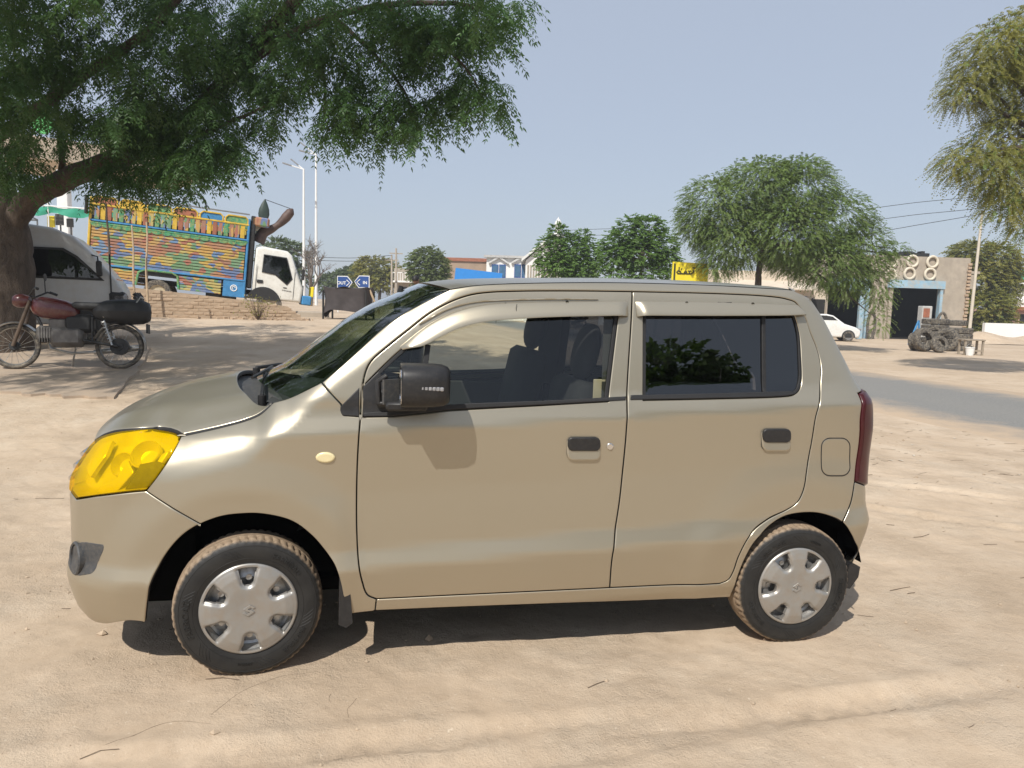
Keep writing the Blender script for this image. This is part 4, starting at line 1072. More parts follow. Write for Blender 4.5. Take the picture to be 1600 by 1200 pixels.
def blob_pts(blobs, n, r, shell=.35):
    """points spread through a list of (centre, radius xyz) ellipsoids, denser outside"""
    vol = np.array([b[1][0]*b[1][1]*b[1][2] for b in blobs])**.72; k = r.choice(len(blobs), n, p=vol/vol.sum())
    v = unit(r.normal(0,1,(n,3))); rad = (shell+(1-shell)*r.random(n))**(1/2.2)
    C = np.array([b[0] for b in blobs])[k]; R_ = np.array([b[1] for b in blobs])[k]
    return C+v*R_*rad[:,None], v, C
def limb(m, pts, r0, r1, n=9, wob=.0, seed=0):
    P = crom(np.array(pts, float), 6); rr = np.linspace(r0, r1, len(P)); rd = random.Random(seed)
    m.tube([tuple(p+np.array([rd.uniform(-wob,wob) for _ in range(3)])*(0 < i < len(P)-1)) for i, p in enumerate(P)], list(rr), n)
# ---- the big neem whose limb reaches over the frame
rt = np.random.default_rng(101)
NE = empty('neem_tree', grd(8, 11.3)); tag(NE, 'large dark neem tree whose leafy limb overhangs the left side', 'tree')
nb0 = np.array(NE.location)
def wp(px, py, D): return at_d(px, py, D)-nb0
m = MB()
limb(m, [wp(8,600,11.3)*np.array([1,1,0])+np.array([0,0,-.3]), wp(12,500,11.3), wp(15,420,11.3), wp(8,350,11.3), wp(-30,230,11.2), wp(-60,80,11.0), wp(-70,-120,10.8)], .40, .20, 14, .02, 1)
limb(m, [wp(2,390,11.3), wp(40,318,11.2), wp(95,284,11.0), wp(160,258,10.7), wp(240,222,10.4), wp(300,180,10.1), wp(350,130,9.8), wp(400,72,9.5), wp(450,15,9.2), wp(500,-50,9)], .19, .07, 12, .012, 2)
limb(m, [wp(95,284,11.0), wp(97,240,10.8), wp(90,190,10.6), wp(82,120,10.4), wp(60,20,10.2)], .05, .03, 8, .01, 3)
limb(m, [wp(330,150,9.9), wp(420,75,9.4), wp(520,25,9.0), wp(640,5,8.7), wp(740,10,8.5), wp(790,30,8.4)], .07, .012, 8, .006, 4)
limb(m, [wp(430,60,9.4), wp(480,65,9.1), wp(500,90,9.0), wp(508,140,9.0), wp(507,180,9.0), wp(515,205,9.0)], .03, .007, 6, .004, 5)
limb(m, [wp(240,222,10.4), wp(300,215,9.8), wp(360,190,9.4), wp(430,160,9.1)], .05, .015, 7, .004, 6)
limb(m, [wp(-30,230,11.2), wp(60,170,10.4), wp(140,110,9.8), wp(230,50,9.2), wp(300,-30,9)], .10, .04, 8, .01, 7)
limb(m, [wp(520,25,9.0), wp(580,80,8.8), wp(630,140,8.7), wp(650,190,8.7)], .03, .008, 6, .004, 8)
limb(m, [wp(600,10,8.8), wp(680,60,8.6), wp(730,110,8.5), wp(755,150,8.5)], .025, .007, 6, .004, 9)
m.build('trunk', BARK, NE, 60)
# leafy twigs: rosettes of drooping pinnate leaves, placed along the outer limbs
spots = []
def cl(px, py, D, r, n, ry=None): spots.append((px, py, D, r, ry or r, n))
for a in [(795,38,8.4,22,5),(770,55,8.4,32,8),(730,45,8.5,40,12),(690,30,8.6,50,14),(640,30,8.7,55,16),(590,45,8.7,50,14),(745,140,8.5,30,6),(775,165,8.5,22,4),(720,175,8.5,20,3),(695,165,8.6,28,8),(685,195,8.6,18,4),(640,120,8.6,40,12),(655,85,8.7,45,12),(700,90,8.6,40,10),(745,85,8.5,28,6),(610,205,8.7,24,6),(585,222,8.7,18,4),(635,215,8.7,22,5),(640,180,8.7,26,6),(570,140,8.8,35,9),(600,160,8.8,30,8),(560,175,8.8,20,4),(530,120,8.9,28,6),(540,75,8.9,35,8),(522,218,9,16,4),(535,205,9,14,3),(528,180,9,16,3),(490,130,9,16,4),(505,60,9,35,8),(470,95,9.1,30,7),(445,110,9.2,28,7),(435,160,9.1,26,8),(455,150,9.1,18,4),(400,150,9.3,36,12),(420,200,9.2,20,5),(395,230,9.3,26,7),(365,265,9.4,18,5),(345,245,9.5,26,7),(320,275,9.5,20,6),(295,270,9.6,30,10),(275,300,9.6,20,6),(245,275,9.8,30,9),(235,310,9.8,14,4),(205,280,10,18,4),(180,290,10.2,12,3),(155,300,10.3,8,2),(330,200,9.6,40,14),(370,110,9.6,40,14),(420,40,9.4,45,14),(470,25,9.2,45,14),(450,-20,9.2,60,12),(560,-10,8.9,60,14),(660,-20,8.7,60,14),(740,-10,8.5,40,7)]: cl(*a)
for a in [(40,40,9.5,90,46),(150,30,9.2,95,52),(270,40,9.2,90,50),(350,40,9.3,70,34),(60,140,9.8,75,36),(160,130,9.6,85,46),(260,130,9.5,75,40),(330,110,9.6,55,24),(20,230,10.2,55,22),(120,195,10.2,45,16),(220,205,9.9,55,24),(290,215,9.7,45,18),(0,120,9.0,60,22),(90,-60,9.4,120,40),(260,-60,9.2,120,40),(-60,60,9.6,90,36),(-60,200,10,80,24),(30,290,10.4,20,3),(180,235,9.9,30,9),(250,240,9.8,30,9)]: cl(*a)
T = []; 
for px, py, D, rx, ry, n in spots:
    if rx <= 40: rx, ry, py = rx*.42, ry*.42, py-(36 if px > 385 else 36)
    else: rx, ry, py = rx*.80, ry*.76, py-14
    for i in range(max(2, int(n*((.30 if px > 385 else .40) if rx < 50 else .26)))):
        a = rt.uniform(0, 6.283); q = rt.random()**.5
        c_ = at_d(px+rx*q*math.cos(a), py+ry*q*math.sin(a), D+rt.normal(0, .35 if rx < 45 else .7))-nb0
        for j in range(4): T.append(c_+rt.normal(0, .075, 3)*np.array([1,1,.85])-np.array([0,0,.06*j]))
T = np.array(T); K = 8
# the rest of the crown, above and towards the light, out of the picture
UPS = -np.array(SUNDIR); sel = T[rt.integers(0, len(T), int(len(T)*.6))]; T2 = sel+UPS*rt.uniform(2.4,5.0,(len(sel),1))+rt.normal(0,.3,(len(sel),3))
T2 = T2[proj(T2+nb0)[:,1] < -40]
# boughs left of and above the frame that keep the motorcycle and the van in shade
G_ = np.array([at_d(rt.uniform(-30,470), 500, rt.uniform(8.6,17.5)) for _ in range(1500)]); G_[:,2] = gz(G_[:,0], G_[:,1])+rt.uniform(0,1.2,len(G_))
T3 = G_+UPS*rt.uniform(5.0,8.5,(len(G_),1)); q_ = proj(T3); T3 = T3[((q_[:,1] < -60) | (q_[:,0] < -60)) & (vnoise(G_[:,0], G_[:,1], .9, 77) > -.17)]-nb0
T = np.concatenate([T, T2, T3])
o = np.repeat(T, K, axis=0)+rt.normal(0,.035,(len(T)*K,3))
ang = rt.uniform(0, 6.283, len(o)); el = rt.uniform(-.75,.45,len(o))
d = np.stack([np.cos(ang)*np.cos(el), np.sin(ang)*np.cos(el), np.sin(el)], -1)
B, U, Wv = fronds(o, d, rt.uniform(.22,.34,len(o)), 8, .078, .0095, .62, rt)
leaf_mesh('crown', B, U, Wv, NE, NEEM)
# ---- feathery trees: long drooping sprays of tiny leaves
def spray_tree(name, label, base, trunk_pts, blobs, n, L, ll, lw, mats, seed, pairs=12, droop=.75, trunk_r=.2, mixf=None, up=.15, group=None, branches=True, cat='tree'):
    r = np.random.default_rng(seed); e = empty(name, base); tag(e, label, cat, group); b0 = np.array(base)
    m = MB(); limb(m, [np.array(p)-b0 for p in trunk_pts], trunk_r, trunk_r*.6, 9, trunk_r*.06, seed)
    top = np.array(trunk_pts[-1])-b0
    if branches:
        for i, (c, R_) in enumerate(blobs):
            c = np.array(c)-b0; limb(m, [top, top*.55+c*.45+np.array([0,0,.25]), c], trunk_r*.5, trunk_r*.08, 6, .03, seed+i)
    m.build('trunk', BARK, e, 60)
    P, v, C = blob_pts([(np.array(c)-b0, R_) for c, R_ in blobs], n, r)
    d = unit(v*np.array([1,1,.5])+np.array([0,0,up])+r.normal(0,.35,(n,3)))
    B, U, Wv = fronds(P, d, L*r.uniform(.6,1.3,n), pairs, ll, lw, droop, r)
    mi = None
    if isinstance(mats, (list,tuple)):
        f = mixf(P) if mixf else np.full(n, .1)
        pick = (r.random(n) < f).astype(int); mi = np.concatenate([np.repeat(pick, pairs), np.repeat(pick, pairs), pick])
    leaf_mesh('crown', B, U, Wv, e, mats, mi); return e
def bl(px, py, D, rpx, rpy=None, rd=None):
    s = D/FPX; return (at_d(px, py, D), (rpx*s, (rd or rpx)*s, (rpy or rpx)*s))
b = grd(1183, 30)
spray_tree('mesquite_tree', 'broad weeping feathery tree with rounded crown standing behind the car roof', b, [b-np.array([0,0,.2]), at_d(1184,450,30), at_d(1186,420,30), at_d(1192,385,30)],
    [bl(1120,325,30,58,52),bl(1180,295,30,62,45),bl(1245,300,30,62,50),bl(1300,345,30,60,50),bl(1150,370,30,62,48),bl(1230,360,29.4,70,55),bl(1345,395,29.6,42,55),bl(1122,400,30,28,34),bl(1290,405,29.4,55,42),bl(1240,405,30,40,24),bl(1372,440,29.4,22,42),bl(1398,388,29.7,18,7),bl(1410,402,29.7,6,8),bl(1200,270,30,40,22),bl(1255,262,30,34,16),bl(1375,500,29.4,12,18),bl(1322,430,29.4,30,38),bl(1085,350,30,26,34)],
    18500, .36, .062, .013, [MESQ, SHRUB], 41, 11, .50, .16, lambda P: np.full(len(P), .3))
b = at_d(1690, 500, 18.5); b[2] = 0.0
spray_tree('acacia_tree', 'tall feathery tree with yellow blossom cut off by the right edge', b, [b-np.array([0,0,.2]), b+np.array([-.1,0,1.5]), b+np.array([-.2,.1,3.0]), at_d(1660,250,18.5)],
    [bl(1545,85,18,45,42),bl(1590,70,18,55,50),bl(1520,130,18,36,34),bl(1600,140,18.4,60,45),bl(1505,150,18,28,20),bl(1520,245,18,40,26),bl(1570,215,18.2,48,34),bl(1560,270,18,52,34),bl(1600,290,18,50,40),bl(1575,320,18,34,26),bl(1610,345,18,28,30),bl(1490,260,18,22,18),bl(1650,180,18.5,70,90),bl(1660,60,18.6,80,60),bl(1690,300,18.5,70,60)],
    9000, .40, .058, .0105, [MESQ, ACAC], 42, 11, .65, .2, lambda P: np.clip(.42+.22*(P[:,2]-3.0), .25, .92))
def leafy_tree(name, label, base, trunk_pts, blobs, n, mats, seed, L=.3, ll=.1, lw=.022, pairs=6, trunk_r=.12, group=None, droop=.4, cat='tree'):
    return spray_tree(name, label, base, trunk_pts, blobs, n, L, ll, lw, mats, seed, pairs, droop, trunk_r, None, .35, group, True, cat)
def simple_tree(name, label, px, D, ybase, blobs, n, mat, seed, tr=.12, **kw):
    b = grd(px, D); t = at_d(px, ybase, D); t = np.array([b[0], b[1], t[2]])
    return leafy_tree(name, label, b, [b-np.array([0,0,.2]), b*.5+t*.5+np.array([.05,0,0]), t], blobs, n, mat, seed, trunk_r=tr, **kw)
simple_tree('neem_sapling', 'bright green upright young tree just left of the yellow sign tree', 886, 36, 425, [bl(858,395,36,20,26),bl(872,375,36,16,24),bl(890,400,36,28,34),bl(916,400,36,20,30),bl(912,378,36,12,18),bl(868,415,36,28,20),bl(905,420,36,28,20),bl(870,362,36,8,12),bl(930,412,36,10,14)], 1900, NEEMFAR, 51, .1, ll=.13, lw=.03)
simple_tree('neem_sapling', 'bright green bushy tree beside the yellow sign', 998, 34, 410, [bl(965,385,34,24,28),bl(985,365,34,22,26),bl(1012,365,34,24,26),bl(1035,385,34,22,26),bl(1000,395,34,36,24),bl(955,405,34,16,20),bl(1040,408,34,18,18),bl(1020,350,34,10,14),bl(988,348,34,8,12),bl(965,425,34,20,14),bl(1015,428,34,30,14)], 2300, NEEMFAR, 52, .12, ll=.13, lw=.03)
simple_tree('round_tree', 'small round pale green tree right of the utility poles', 668, 62, 432, [bl(668,413,62,30,26),bl(655,420,62,20,20),bl(682,420,62,18,20),bl(668,400,62,20,14),bl(668,432,62,28,12)], 1300, SHRUB, 53, .14, ll=.2, lw=.045, L=.45)
simple_tree('distant_tree', 'yellowish green spreading tree left of the utility poles', 592, 82, 440, [bl(585,420,82,28,18),bl(605,425,82,22,18),bl(572,412,82,12,10),bl(600,438,82,28,14),bl(565,430,82,14,16)], 1100, ACAC, 54, .2, ll=.26, lw=.06, L=.6)
simple_tree('distant_tree', 'hazy dark green tree just right of the light poles', 528, 95, 448, [bl(528,438,95,18,12),bl(545,432,95,16,14),bl(510,442,95,14,12)], 800, FARLEAF, 55, .2, ll=.3, lw=.07, L=.7)
simple_tree('distant_tree', 'hazy grey green tree behind the covered stall sign', 556, 110, 445, [bl(556,428,110,16,12),bl(548,440,110,20,14),bl(575,440,110,18,14)], 800, FARLEAF, 56, .2, ll=.32, lw=.075, L=.8)
simple_tree('distant_tree', 'low green tree behind the white truck cab', 448, 70, 410, [bl(438,392,70,26,18),bl(460,400,70,20,22),bl(425,405,70,20,16),bl(455,430,70,24,20)], 1100, FARLEAF, 57, .2, ll=.25, lw=.055, L=.6)
simple_tree('distant_tree', 'thin pale tree top showing above the painted truck bed', 340, 60, 365, [bl(340,356,60,20,10),bl(352,364,60,22,9),bl(328,362,60,14,8)], 420, ACAC, 58, .1, ll=.2, lw=.03, L=.6)
simple_tree('distant_tree', 'small dark tree top beside the leaf shaped truck ornament', 384, 66, 372, [bl(384,358,66,10,7),bl(375,364,66,9,6)], 260, FARLEAF, 59, .1, ll=.2, lw=.045, L=.5)
simple_tree('garage_tree', 'tall olive green tree behind the pale pole at the garage corner', 1540, 58, 450, [bl(1520,398,58,26,20),bl(1555,408,58,32,26),bl(1535,440,58,36,30),bl(1572,445,58,20,30),bl(1540,480,57,36,26),bl(1550,508,57,32,20),bl(1578,420,58,14,22),bl(1535,520,57,26,12),bl(1500,394,58,14,9)], 5200, [ACAC, SHRUB], 60, .2, ll=.19, lw=.042, L=.55)
# bare tree beside the light poles
b = grd(484, 47); e = empty('bare_tree', b); tag(e, 'leafless grey tree with thin twigs behind the two light poles', 'tree'); m = MB(); rb = random.Random(5)
def twig(p, d, L, r, lev):
    q = p+d*L; mid = p+d*L*.5+np.array([rb.uniform(-.1,.1)*L for _ in range(3)]); limb(m, [p, mid, q], r, r*.6, 5 if lev else 7, 0)
    if lev >= 5: return
    for k in range(3 if lev else 4):
        a = unit(d+np.array([rb.uniform(-.8,.8), rb.uniform(-.8,.8), rb.uniform(-.25,.45)])); twig(p+d*L*rb.uniform(.55,1), a, L*rb.uniform(.55,.78), r*.55, lev+1)
twig(np.array([0,0,-.2]), np.array([.02,0,1.0]), 2.0, .17, 0); m.build('trunk', simple('grey_bark', (.17,.145,.125), .9, 0, .2, 5), e)
# trees on the photographer's side: they stand behind the camera and show in the car's glass
for i, (x, y, s) in enumerate(((7.0,-13.5,1.15),(17.0,-17,1.3),(-1.5,-24,1.5))):
    b = np.array([x, y, 0.0]); bb = [(b+np.array(c)*s, tuple(np.array(R_)*s)) for c, R_ in (((0,0,3.2),(1.9,1.7,1.2)),((1.4,.4,2.7),(1.3,1.3,1.0)),((-1.4,0,2.8),(1.3,1.3,1.0)),((.3,.2,4.0),(1.2,1.2,.8)))]
    leafy_tree('roadside_tree', ['rounded leafy tree standing behind the camera, nearest of three','rounded leafy tree behind the camera, farthest right of three','rounded leafy tree behind the camera, farthest left of three'][i], b, [b-np.array([0,0,.2]), b+np.array([.05,0,1.0]), b+np.array([0,0,2.2])*s], bb, 2600, NEEMFAR, 80+i, ll=.2, lw=.055, L=.5, group='trees behind the camera')
# ================================================================== THINGS ROUND THE CAR
WHITE = simple('white_paint', (.74,.74,.71), .4, 0, .06, 4, dirt=(.45,.38,.28), dirt_amt=.3, coat=.3)
OFFWHITE = simple('cab_cream_paint', (.76,.75,.69), .35, 0, .05, 3, dirt=(.4,.33,.25), dirt_amt=.25, coat=.4)
BLK = simple('matt_black', (.02,.02,.02), .6, 0, .2, 10)
TYREFAR = simple('old_tyre', (.05,.046,.042), .85, 0, .3, 6, dirt=(.34,.29,.22), dirt_amt=.8, bump=.2)
DKGLASS = glass_mat('vehicle_glass', (.16,.18,.18))
GREYM = simple('grey_metal', (.30,.30,.30), .45, .6, .1, 10)
CONC = simple('rough_plaster', (.40,.345,.275), .9, 0, .14, .9, bump=.3, dirt=(.27,.23,.19), dirt_amt=.55)
BRICKM = simple('clay_brick', (.40,.29,.20), .9, 0, .22, 2.2, bump=.4, dirt=(.5,.39,.27), dirt_amt=.6)
MORTAR = simple('mud_mortar', (.42,.32,.225), .95, 0, .15, 3, bump=.3)
SKYBLUE = simple('sky_blue_paint', (.27,.43,.54), .7, 0, .15, 2, dirt=(.46,.41,.34), dirt_amt=.8)
SIGNBLUE = simple('sign_blue', (.025,.075,.26), .5, 0, .08, 4)
SIGNWHITE = simple('sign_white', (.8,.8,.78), .5, 0, .05, 4)
YELLOW = simple('sign_yellow', (.82,.66,.03), .5, 0, .08, 3)
BOARDBLUE = simple('board_blue', (.02,.22,.62), .5, 0, .06, 3)
DARKROOM = simple('dark_interior', (.02,.019,.018), .95, 0, .2, 1)  # even near-black for interiors, shutter openings and a window pane
BAMBOO = simple('bamboo_pole', (.46,.34,.22), .8, 0, .2, 8)
def pt(px, py, D): return Vector(at_d(px, py, D))
def shell(name, prof, w, mat, parent, rnd=.08, tumble=0.0, z_t=1.0, n=5, smooth=50):
    """side outline (x,z) swept across the width with rounded edges and tumblehome"""
    P = np.array(prof, float); c = P.mean(0); rows = []
    ys = [(-1,1)]*0
    secs = []
    for k in range(n+1):
        a = math.pi/2*k/n; secs.append((-(w/2-rnd)-rnd*math.cos(a), rnd*(1-math.sin(a))))
    secs = secs+[(-y, i) for y, i in secs[::-1]]
    A = .5*np.sum(P[:,0]*np.roll(P[:,1],-1)-np.roll(P[:,0],-1)*P[:,1]); Q = P if A > 0 else P[::-1]
    for y, ins in secs:
        q = insetpoly(Q, ins) if ins > 1e-6 else Q
        rows.append([(x, y*(1-tumble*max(0, z-z_t)), z) for x, z in q]+[(q[0][0], y*(1-tumble*max(0, q[0][1]-z_t)), q[0][1])])
    m = MB(); m.grid(rows); L = len(Q)
    m.add(rows[0][:-1], [tuple(range(L))]); m.add(rows[-1][:-1], [tuple(range(L))])
    me = m.mesh(name); bm = bmesh.new(); bm.from_mesh(me); bmesh.ops.remove_doubles(bm, verts=bm.verts, dist=1e-4); bmesh.ops.recalc_face_normals(bm, faces=bm.faces); bm.to_mesh(me); bm.free()
    me.polygons.foreach_set('use_smooth', [True]*len(me.polygons)); me.set_sharp_from_angle(angle=math.radians(smooth))
    return link(name, me, parent, mat)
def plate(name, poly, y0, y1, mat, parent): m = MB(); m.prism(poly, y0, y1, axis='y'); return m.build(name, mat, parent)
def road_wheel(name, parent, x, y, r, w, rim_mat, rimr=.6, side=-1):
    e = empty(name, (x, y, r), 0, parent); m = MB()
    m.lathe([(r*rimr,-w*.42),(r*.8,-w*.5),(r*.95,-w*.46),(r,-w*.3),(r,w*.3),(r*.95,w*.46),(r*.8,w*.5),(r*rimr,w*.42)], 32, 'y'); m.build('tyre', TYREFAR, e, 40)
    m = MB(); m.lathe([(r*rimr*1.02,side*w*.40),(r*rimr*.9,side*w*.25),(r*rimr*.5,side*w*.2),(r*rimr*.3,side*w*.32),(.001,side*w*.32)], 24, 'y'); m.build('rim', rim_mat, e, 40); return e
def place(e, p, d, tilt=0.0):
    """stand a thing at p facing the horizontal direction d, nose down by tilt"""
    e.location = p; e.rotation_euler = (0, tilt, math.atan2(d[1], d[0]))
    return e

# ---- painted cargo truck
def paint_pattern(name, cells, pal, sx=1.0, sz=3.0, seed=0.0):
    k = NT(name); co = k.co((sx,1,sz)); v = k.n('ShaderNodeTexVoronoi'); v.inputs['Scale'].default_value = cells; k.l(co, v.inputs['Vector'])
    v.inputs['Randomness'].default_value = .8
    sp = k.n('ShaderNodeSeparateColor'); k.l(v.outputs['Color'], sp.inputs[0])
    n = len(pal); c = k.ramp(sp.outputs[0], [(i/n, p) for i, p in enumerate(pal)], 'CONSTANT')
    v2 = k.n('ShaderNodeTexVoronoi'); v2.inputs['Scale'].default_value = cells*2.6; k.l(co, v2.inputs['Vector']); sp2 = k.n('ShaderNodeSeparateColor'); k.l(v2.outputs['Color'], sp2.inputs[0])
    c2 = k.ramp(sp2.outputs[1], [(i/n, p) for i, p in enumerate(pal[3:]+pal[:3])], 'CONSTANT'); c = k.mix(k.ramp(sp2.outputs[2], [(.0,(0,0,0)),(.72,(1,1,1))], 'CONSTANT'), c, c2)
    c = k.mix(k.ramp(k.noise(9, 5, .6, k.co()), [(.3,(.2,.2,.2)),(.8,(.6,.6,.6))]), c, (.30,.26,.20))
    k.l(c, k.b.inputs['Base Color']); k.b.inputs['Roughness'].default_value = .5; return k.m
PAL = [(.62,.40,.04),(.05,.16,.42),(.42,.10,.05),(.07,.28,.10),(.60,.33,.05),(.08,.25,.5),(.35,.12,.07),(.55,.45,.10),(.12,.33,.16),(.48,.20,.08)]
TPAINT = paint_pattern('truck_art_blocks', 1.9, PAL, 1.0, 1.9)
TPAINT2 = paint_pattern('truck_art_small', 4.2, PAL[::-1], 1.0, .35)
TGREEN = simple('truck_green', (.05,.26,.13), .5, 0, .3, 5, dirt=(.5,.4,.1), dirt_amt=.6)
TYELL = simple('truck_yellow', (.60,.40,.05), .5, 0, .25, 6)
TRED = simple('truck_rust_red', (.30,.11,.06), .6, 0, .3, 6)
TBLUE = simple('truck_blue', (.05,.22,.45), .5, 0, .2, 5)
F_ = at_d(418, 494, 27.0); R_w = at_d(250, 477, 25.8)
TR = empty('painted_truck'); tag(TR, 'brightly painted cargo truck with a white cab behind the brick wall', 'truck')
dv = F_-R_w; Lw = float(np.linalg.norm(dv)); place(TR, R_w, dv, math.atan2(-dv[2], math.hypot(dv[0], dv[1])))
WB = Lw; hw = 1.05
for x in (0, WB):
    for s_ in (-1, 1): road_wheel('wheel', TR, x, s_*.86, .44, .26, simple('wheel_cream', (.45,.38,.26), .6, 0, .2, 6) if 'wheel_cream' not in bpy.data.materials else bpy.data.materials['wheel_cream'], .58, s_)
m = MB(); m.box((1.2,0,.80),(7.2,.9,.18)); m.box((2.0,-.6,.62),(1.0,.35,.4),bevel=.04); m.build('chassis', BLK, TR)
x0, x1 = -2.12, WB-.86
ZB0, ZB1 = .62, 3.28
m = MB(); m.box(((x0+x1)/2,0,(1.0+2.75)/2),(x1-x0,2*hw-.08,1.75)); m.build('cargo_bed', BLK, TR)  # bed coloured black to stand in for the shadows between the planks
# main painted planks with dark gaps, then skirts with the wheel opening
npl = 13
for s_ in (-1, 1):
    for k in range(npl):
        z = 1.22+k*.098; m = MB(); m.box(((x0+x1)/2, s_*(hw-.02), z), (x1-x0-.12, .05, .078), bevel=.012); m.build('plank', TPAINT, TR)
    for k in range(5):
        z = .66+k*.098; 
        for xa, xb in ((x0,-.62),(.62,x1-.75)):
            m = MB(); m.box(((xa+xb)/2, s_*(hw-.02), z), (xb-xa, .05, .080), bevel=.012); m.build('plank', TPAINT, TR)
    m = MB(); m.box((x1-.36, s_*(hw-.01), .86), (.66,.05,.58), bevel=.01); sq = m.build('blue_panel', TBLUE, TR)
    m = MB(); m.tube([(x1-.34+.10*math.cos(w), s_*(hw+.018), .88+.10*math.sin(w)) for w in np.linspace(0,6.283,24,endpoint=False)], .018, 5, close=True); m.tube([(x1-.34+.05*math.cos(w), s_*(hw+.018), .88+.05*math.sin(w)) for w in np.linspace(0,4.5,14)], .014, 5); m.build('round_emblem', SIGNWHITE, sq)
    m = MB(); m.tube([(-.66,s_*(hw+.01),.62),(-.60,s_*(hw+.01),1.06),(-.42,s_*(hw+.01),1.16),(.42,s_*(hw+.01),1.16),(.60,s_*(hw+.01),1.06),(.66,s_*(hw+.01),.62)], .04, 6); m.build('wheel_arch', TGREEN, TR)
    for z, mt in ((1.165,TBLUE),(2.50,TGREEN),(2.58,TBLUE),(3.10,TYELL)):
        m = MB(); m.box(((x0+x1)/2, s_*(hw+.005), z), (x1-x0+.02, .07, .06), bevel=.015); m.build('rail', mt, TR)
    # scalloped green border
    m = MB()
    for k in range(16):
        xx = x0+.2+(x1-x0-.4)*k/15; m.prism([(xx+.2*math.cos(w), 2.53+.16*math.sin(w)*-1) for w in np.linspace(0, math.pi, 9)], s_*(hw-.005), s_*(hw+.03), axis='y')
    o = m.build('scalloped_border', TGREEN, TR); tag(o, kind='stuff')
    NP = 26
    for k in range(NP):
        xx = x0+.1+(x1-x0-.2)*(k+.5)/NP; m = MB(); m.box((xx, s_*(hw-.01), 2.84), ((x1-x0-.2)/NP*.80, .05, .44), bevel=.015); m.build('panel', [TPAINT2, TYELL, TRED, TPAINT2, TGREEN, TPAINT2][k % 6], TR)
    NA = 6
    for k in range(NA):
        xa = x0+(x1-x0)*k/NA; xb = x0+(x1-x0)*(k+1)/NA; cx = (xa+xb)/2; h_ = (xb-xa)/2-.06
        m = MB(); m.prism([(cx-h_,3.14),(cx+h_,3.14),(cx+h_,3.26),(cx+h_*.8,3.34),(cx-h_*.8,3.34),(cx-h_,3.26)], s_*(hw-.04), s_*(hw-.01), axis='y'); m.build('arch_panel', [TRED, TYELL, TGREEN, TRED, TBLUE, TGREEN][k], TR)
        m = MB(); m.tube([(cx-h_-.02,s_*hw,3.12),(cx-h_-.02,s_*hw,3.27),(cx-h_*.8,s_*hw,3.36),(cx+h_*.8,s_*hw,3.36),(cx+h_+.02,s_*hw,3.27),(cx+h_+.02,s_*hw,3.12)], .028, 6); m.build('arch_frame', TYELL, TR)
    m = MB(); m.tube([(x0-.05,s_*hw,3.47),(x1,s_*hw,3.47)], .025, 6); m.build('top_rail', GREYM, TR)
for xa in (x0, x1):
    m = MB(); m.box((xa, 0, 1.95), (.08, 2*hw+.06, 2.75), bevel=.02); m.build('end_board', TYELL if xa == x0 else TBLUE, TR)
m = MB(); m.box((x0-.12,-hw-.02,3.05),(.05,.34,.60),bevel=.02); m.build('tail_flap', BLK, TR)
for cx, rr in ((x0+1.15,.42),(x0+3.05,.40)):
    m = MB(); m.tube([(cx+rr*math.cos(w),-hw*.6,3.40+rr*1.35*math.sin(w)) for w in np.linspace(-.1,3.25,18)], .045 if cx < 0 else .03, 8); m.build('hoop', BLK, TR)
for cx in (x0+1.75, x0+2.15):
    m = MB(); m.tube([(cx+.17*math.cos(w),-hw-.03,3.52+.2*math.sin(w)) for w in np.linspace(0,6.283,18,endpoint=False)], .026, 6, close=True); m.build('hanging_ring', BLK, TR)
# crest boards over the cab: dark leaf and a carved brown prow
m = MB(); m.box((x1+.13,0,2.2),(.16,2.0,2.5),bevel=.03); m.build('head_board', BLK, TR)
m = MB(); m.box((x1+.36,0,3.28),(.62,2.0,.32),bevel=.05); m.build('head_panel', TPAINT2, TR)
rows = [[(x1+.45+.19*f*math.cos(w), -.6+.08*f*math.sin(w), 3.42+t*.72) for w in np.linspace(0,6.283,15)] for t, f in ((0,.8),(.25,1.0),(.5,.9),(.75,.55),(.93,.2),(1,.02))]
m = MB(); m.grid(rows); m.build('leaf_ornament', simple('dark_green_metal', (.03,.05,.04), .5, 0, .2, 4), TR, 50)
A_, B_ = Vector((x1+.55,-.5,2.75)), Vector((x1+1.75,-.5,4.15)); rows = []
P = crom(np.array([(x1+.34,2.6),(x1+.48,2.95),(x1+.78,3.15),(x1+1.05,3.4),(x1+1.30,3.75),(x1+1.42,3.95)]), 5); Rr = np.interp(np.linspace(0,1,len(P)), [0,.25,.5,.72,.88,1], [.22,.18,.11,.17,.15,.03])
m = MB(); m.tube([(x, -.5, z) for x, z in P], list(Rr), 12); m.build('carved_prow', simple('carved_wood', (.085,.05,.038), .6, 0, .4, 6), TR, 50)
m = MB(); m.tube([(x1+.45,-.6,4.12),(x1+1.4,-.5,3.93)], .012, 5); m.build('stay_wire', BLK, TR)
# cab
cx = WB-.62
cab = shell('cab', [(cx,.62),(cx+1.70,.62),(cx+1.74,1.15),(cx+1.62,1.40),(cx+1.26,2.28),(cx+1.10,2.40),(cx+.25,2.46),(cx+.03,2.38)], 1.95, OFFWHITE, TR, .10, .05, 1.3)
plate('cab_window', [(cx+.30,1.55),(cx+.32,2.18),(cx+1.10,2.16),(cx+1.36,1.42),(cx+1.18,1.18),(cx+.75,1.50)], -.975, -.93, BLK, cab); plate('window_pane', [(cx+.34,1.58),(cx+.36,2.14),(cx+1.08,2.12),(cx+1.31,1.44),(cx+1.17,1.24),(cx+.76,1.54)], -.982, -.976, DKGLASS, cab)
m = MB(); m.grid([[(cx+1.655,-.80,1.44),(cx+1.655,.80,1.44)],[(cx+1.30,-.74,2.26),(cx+1.30,.74,2.26)]]); m.build('windscreen', DKGLASS, cab)
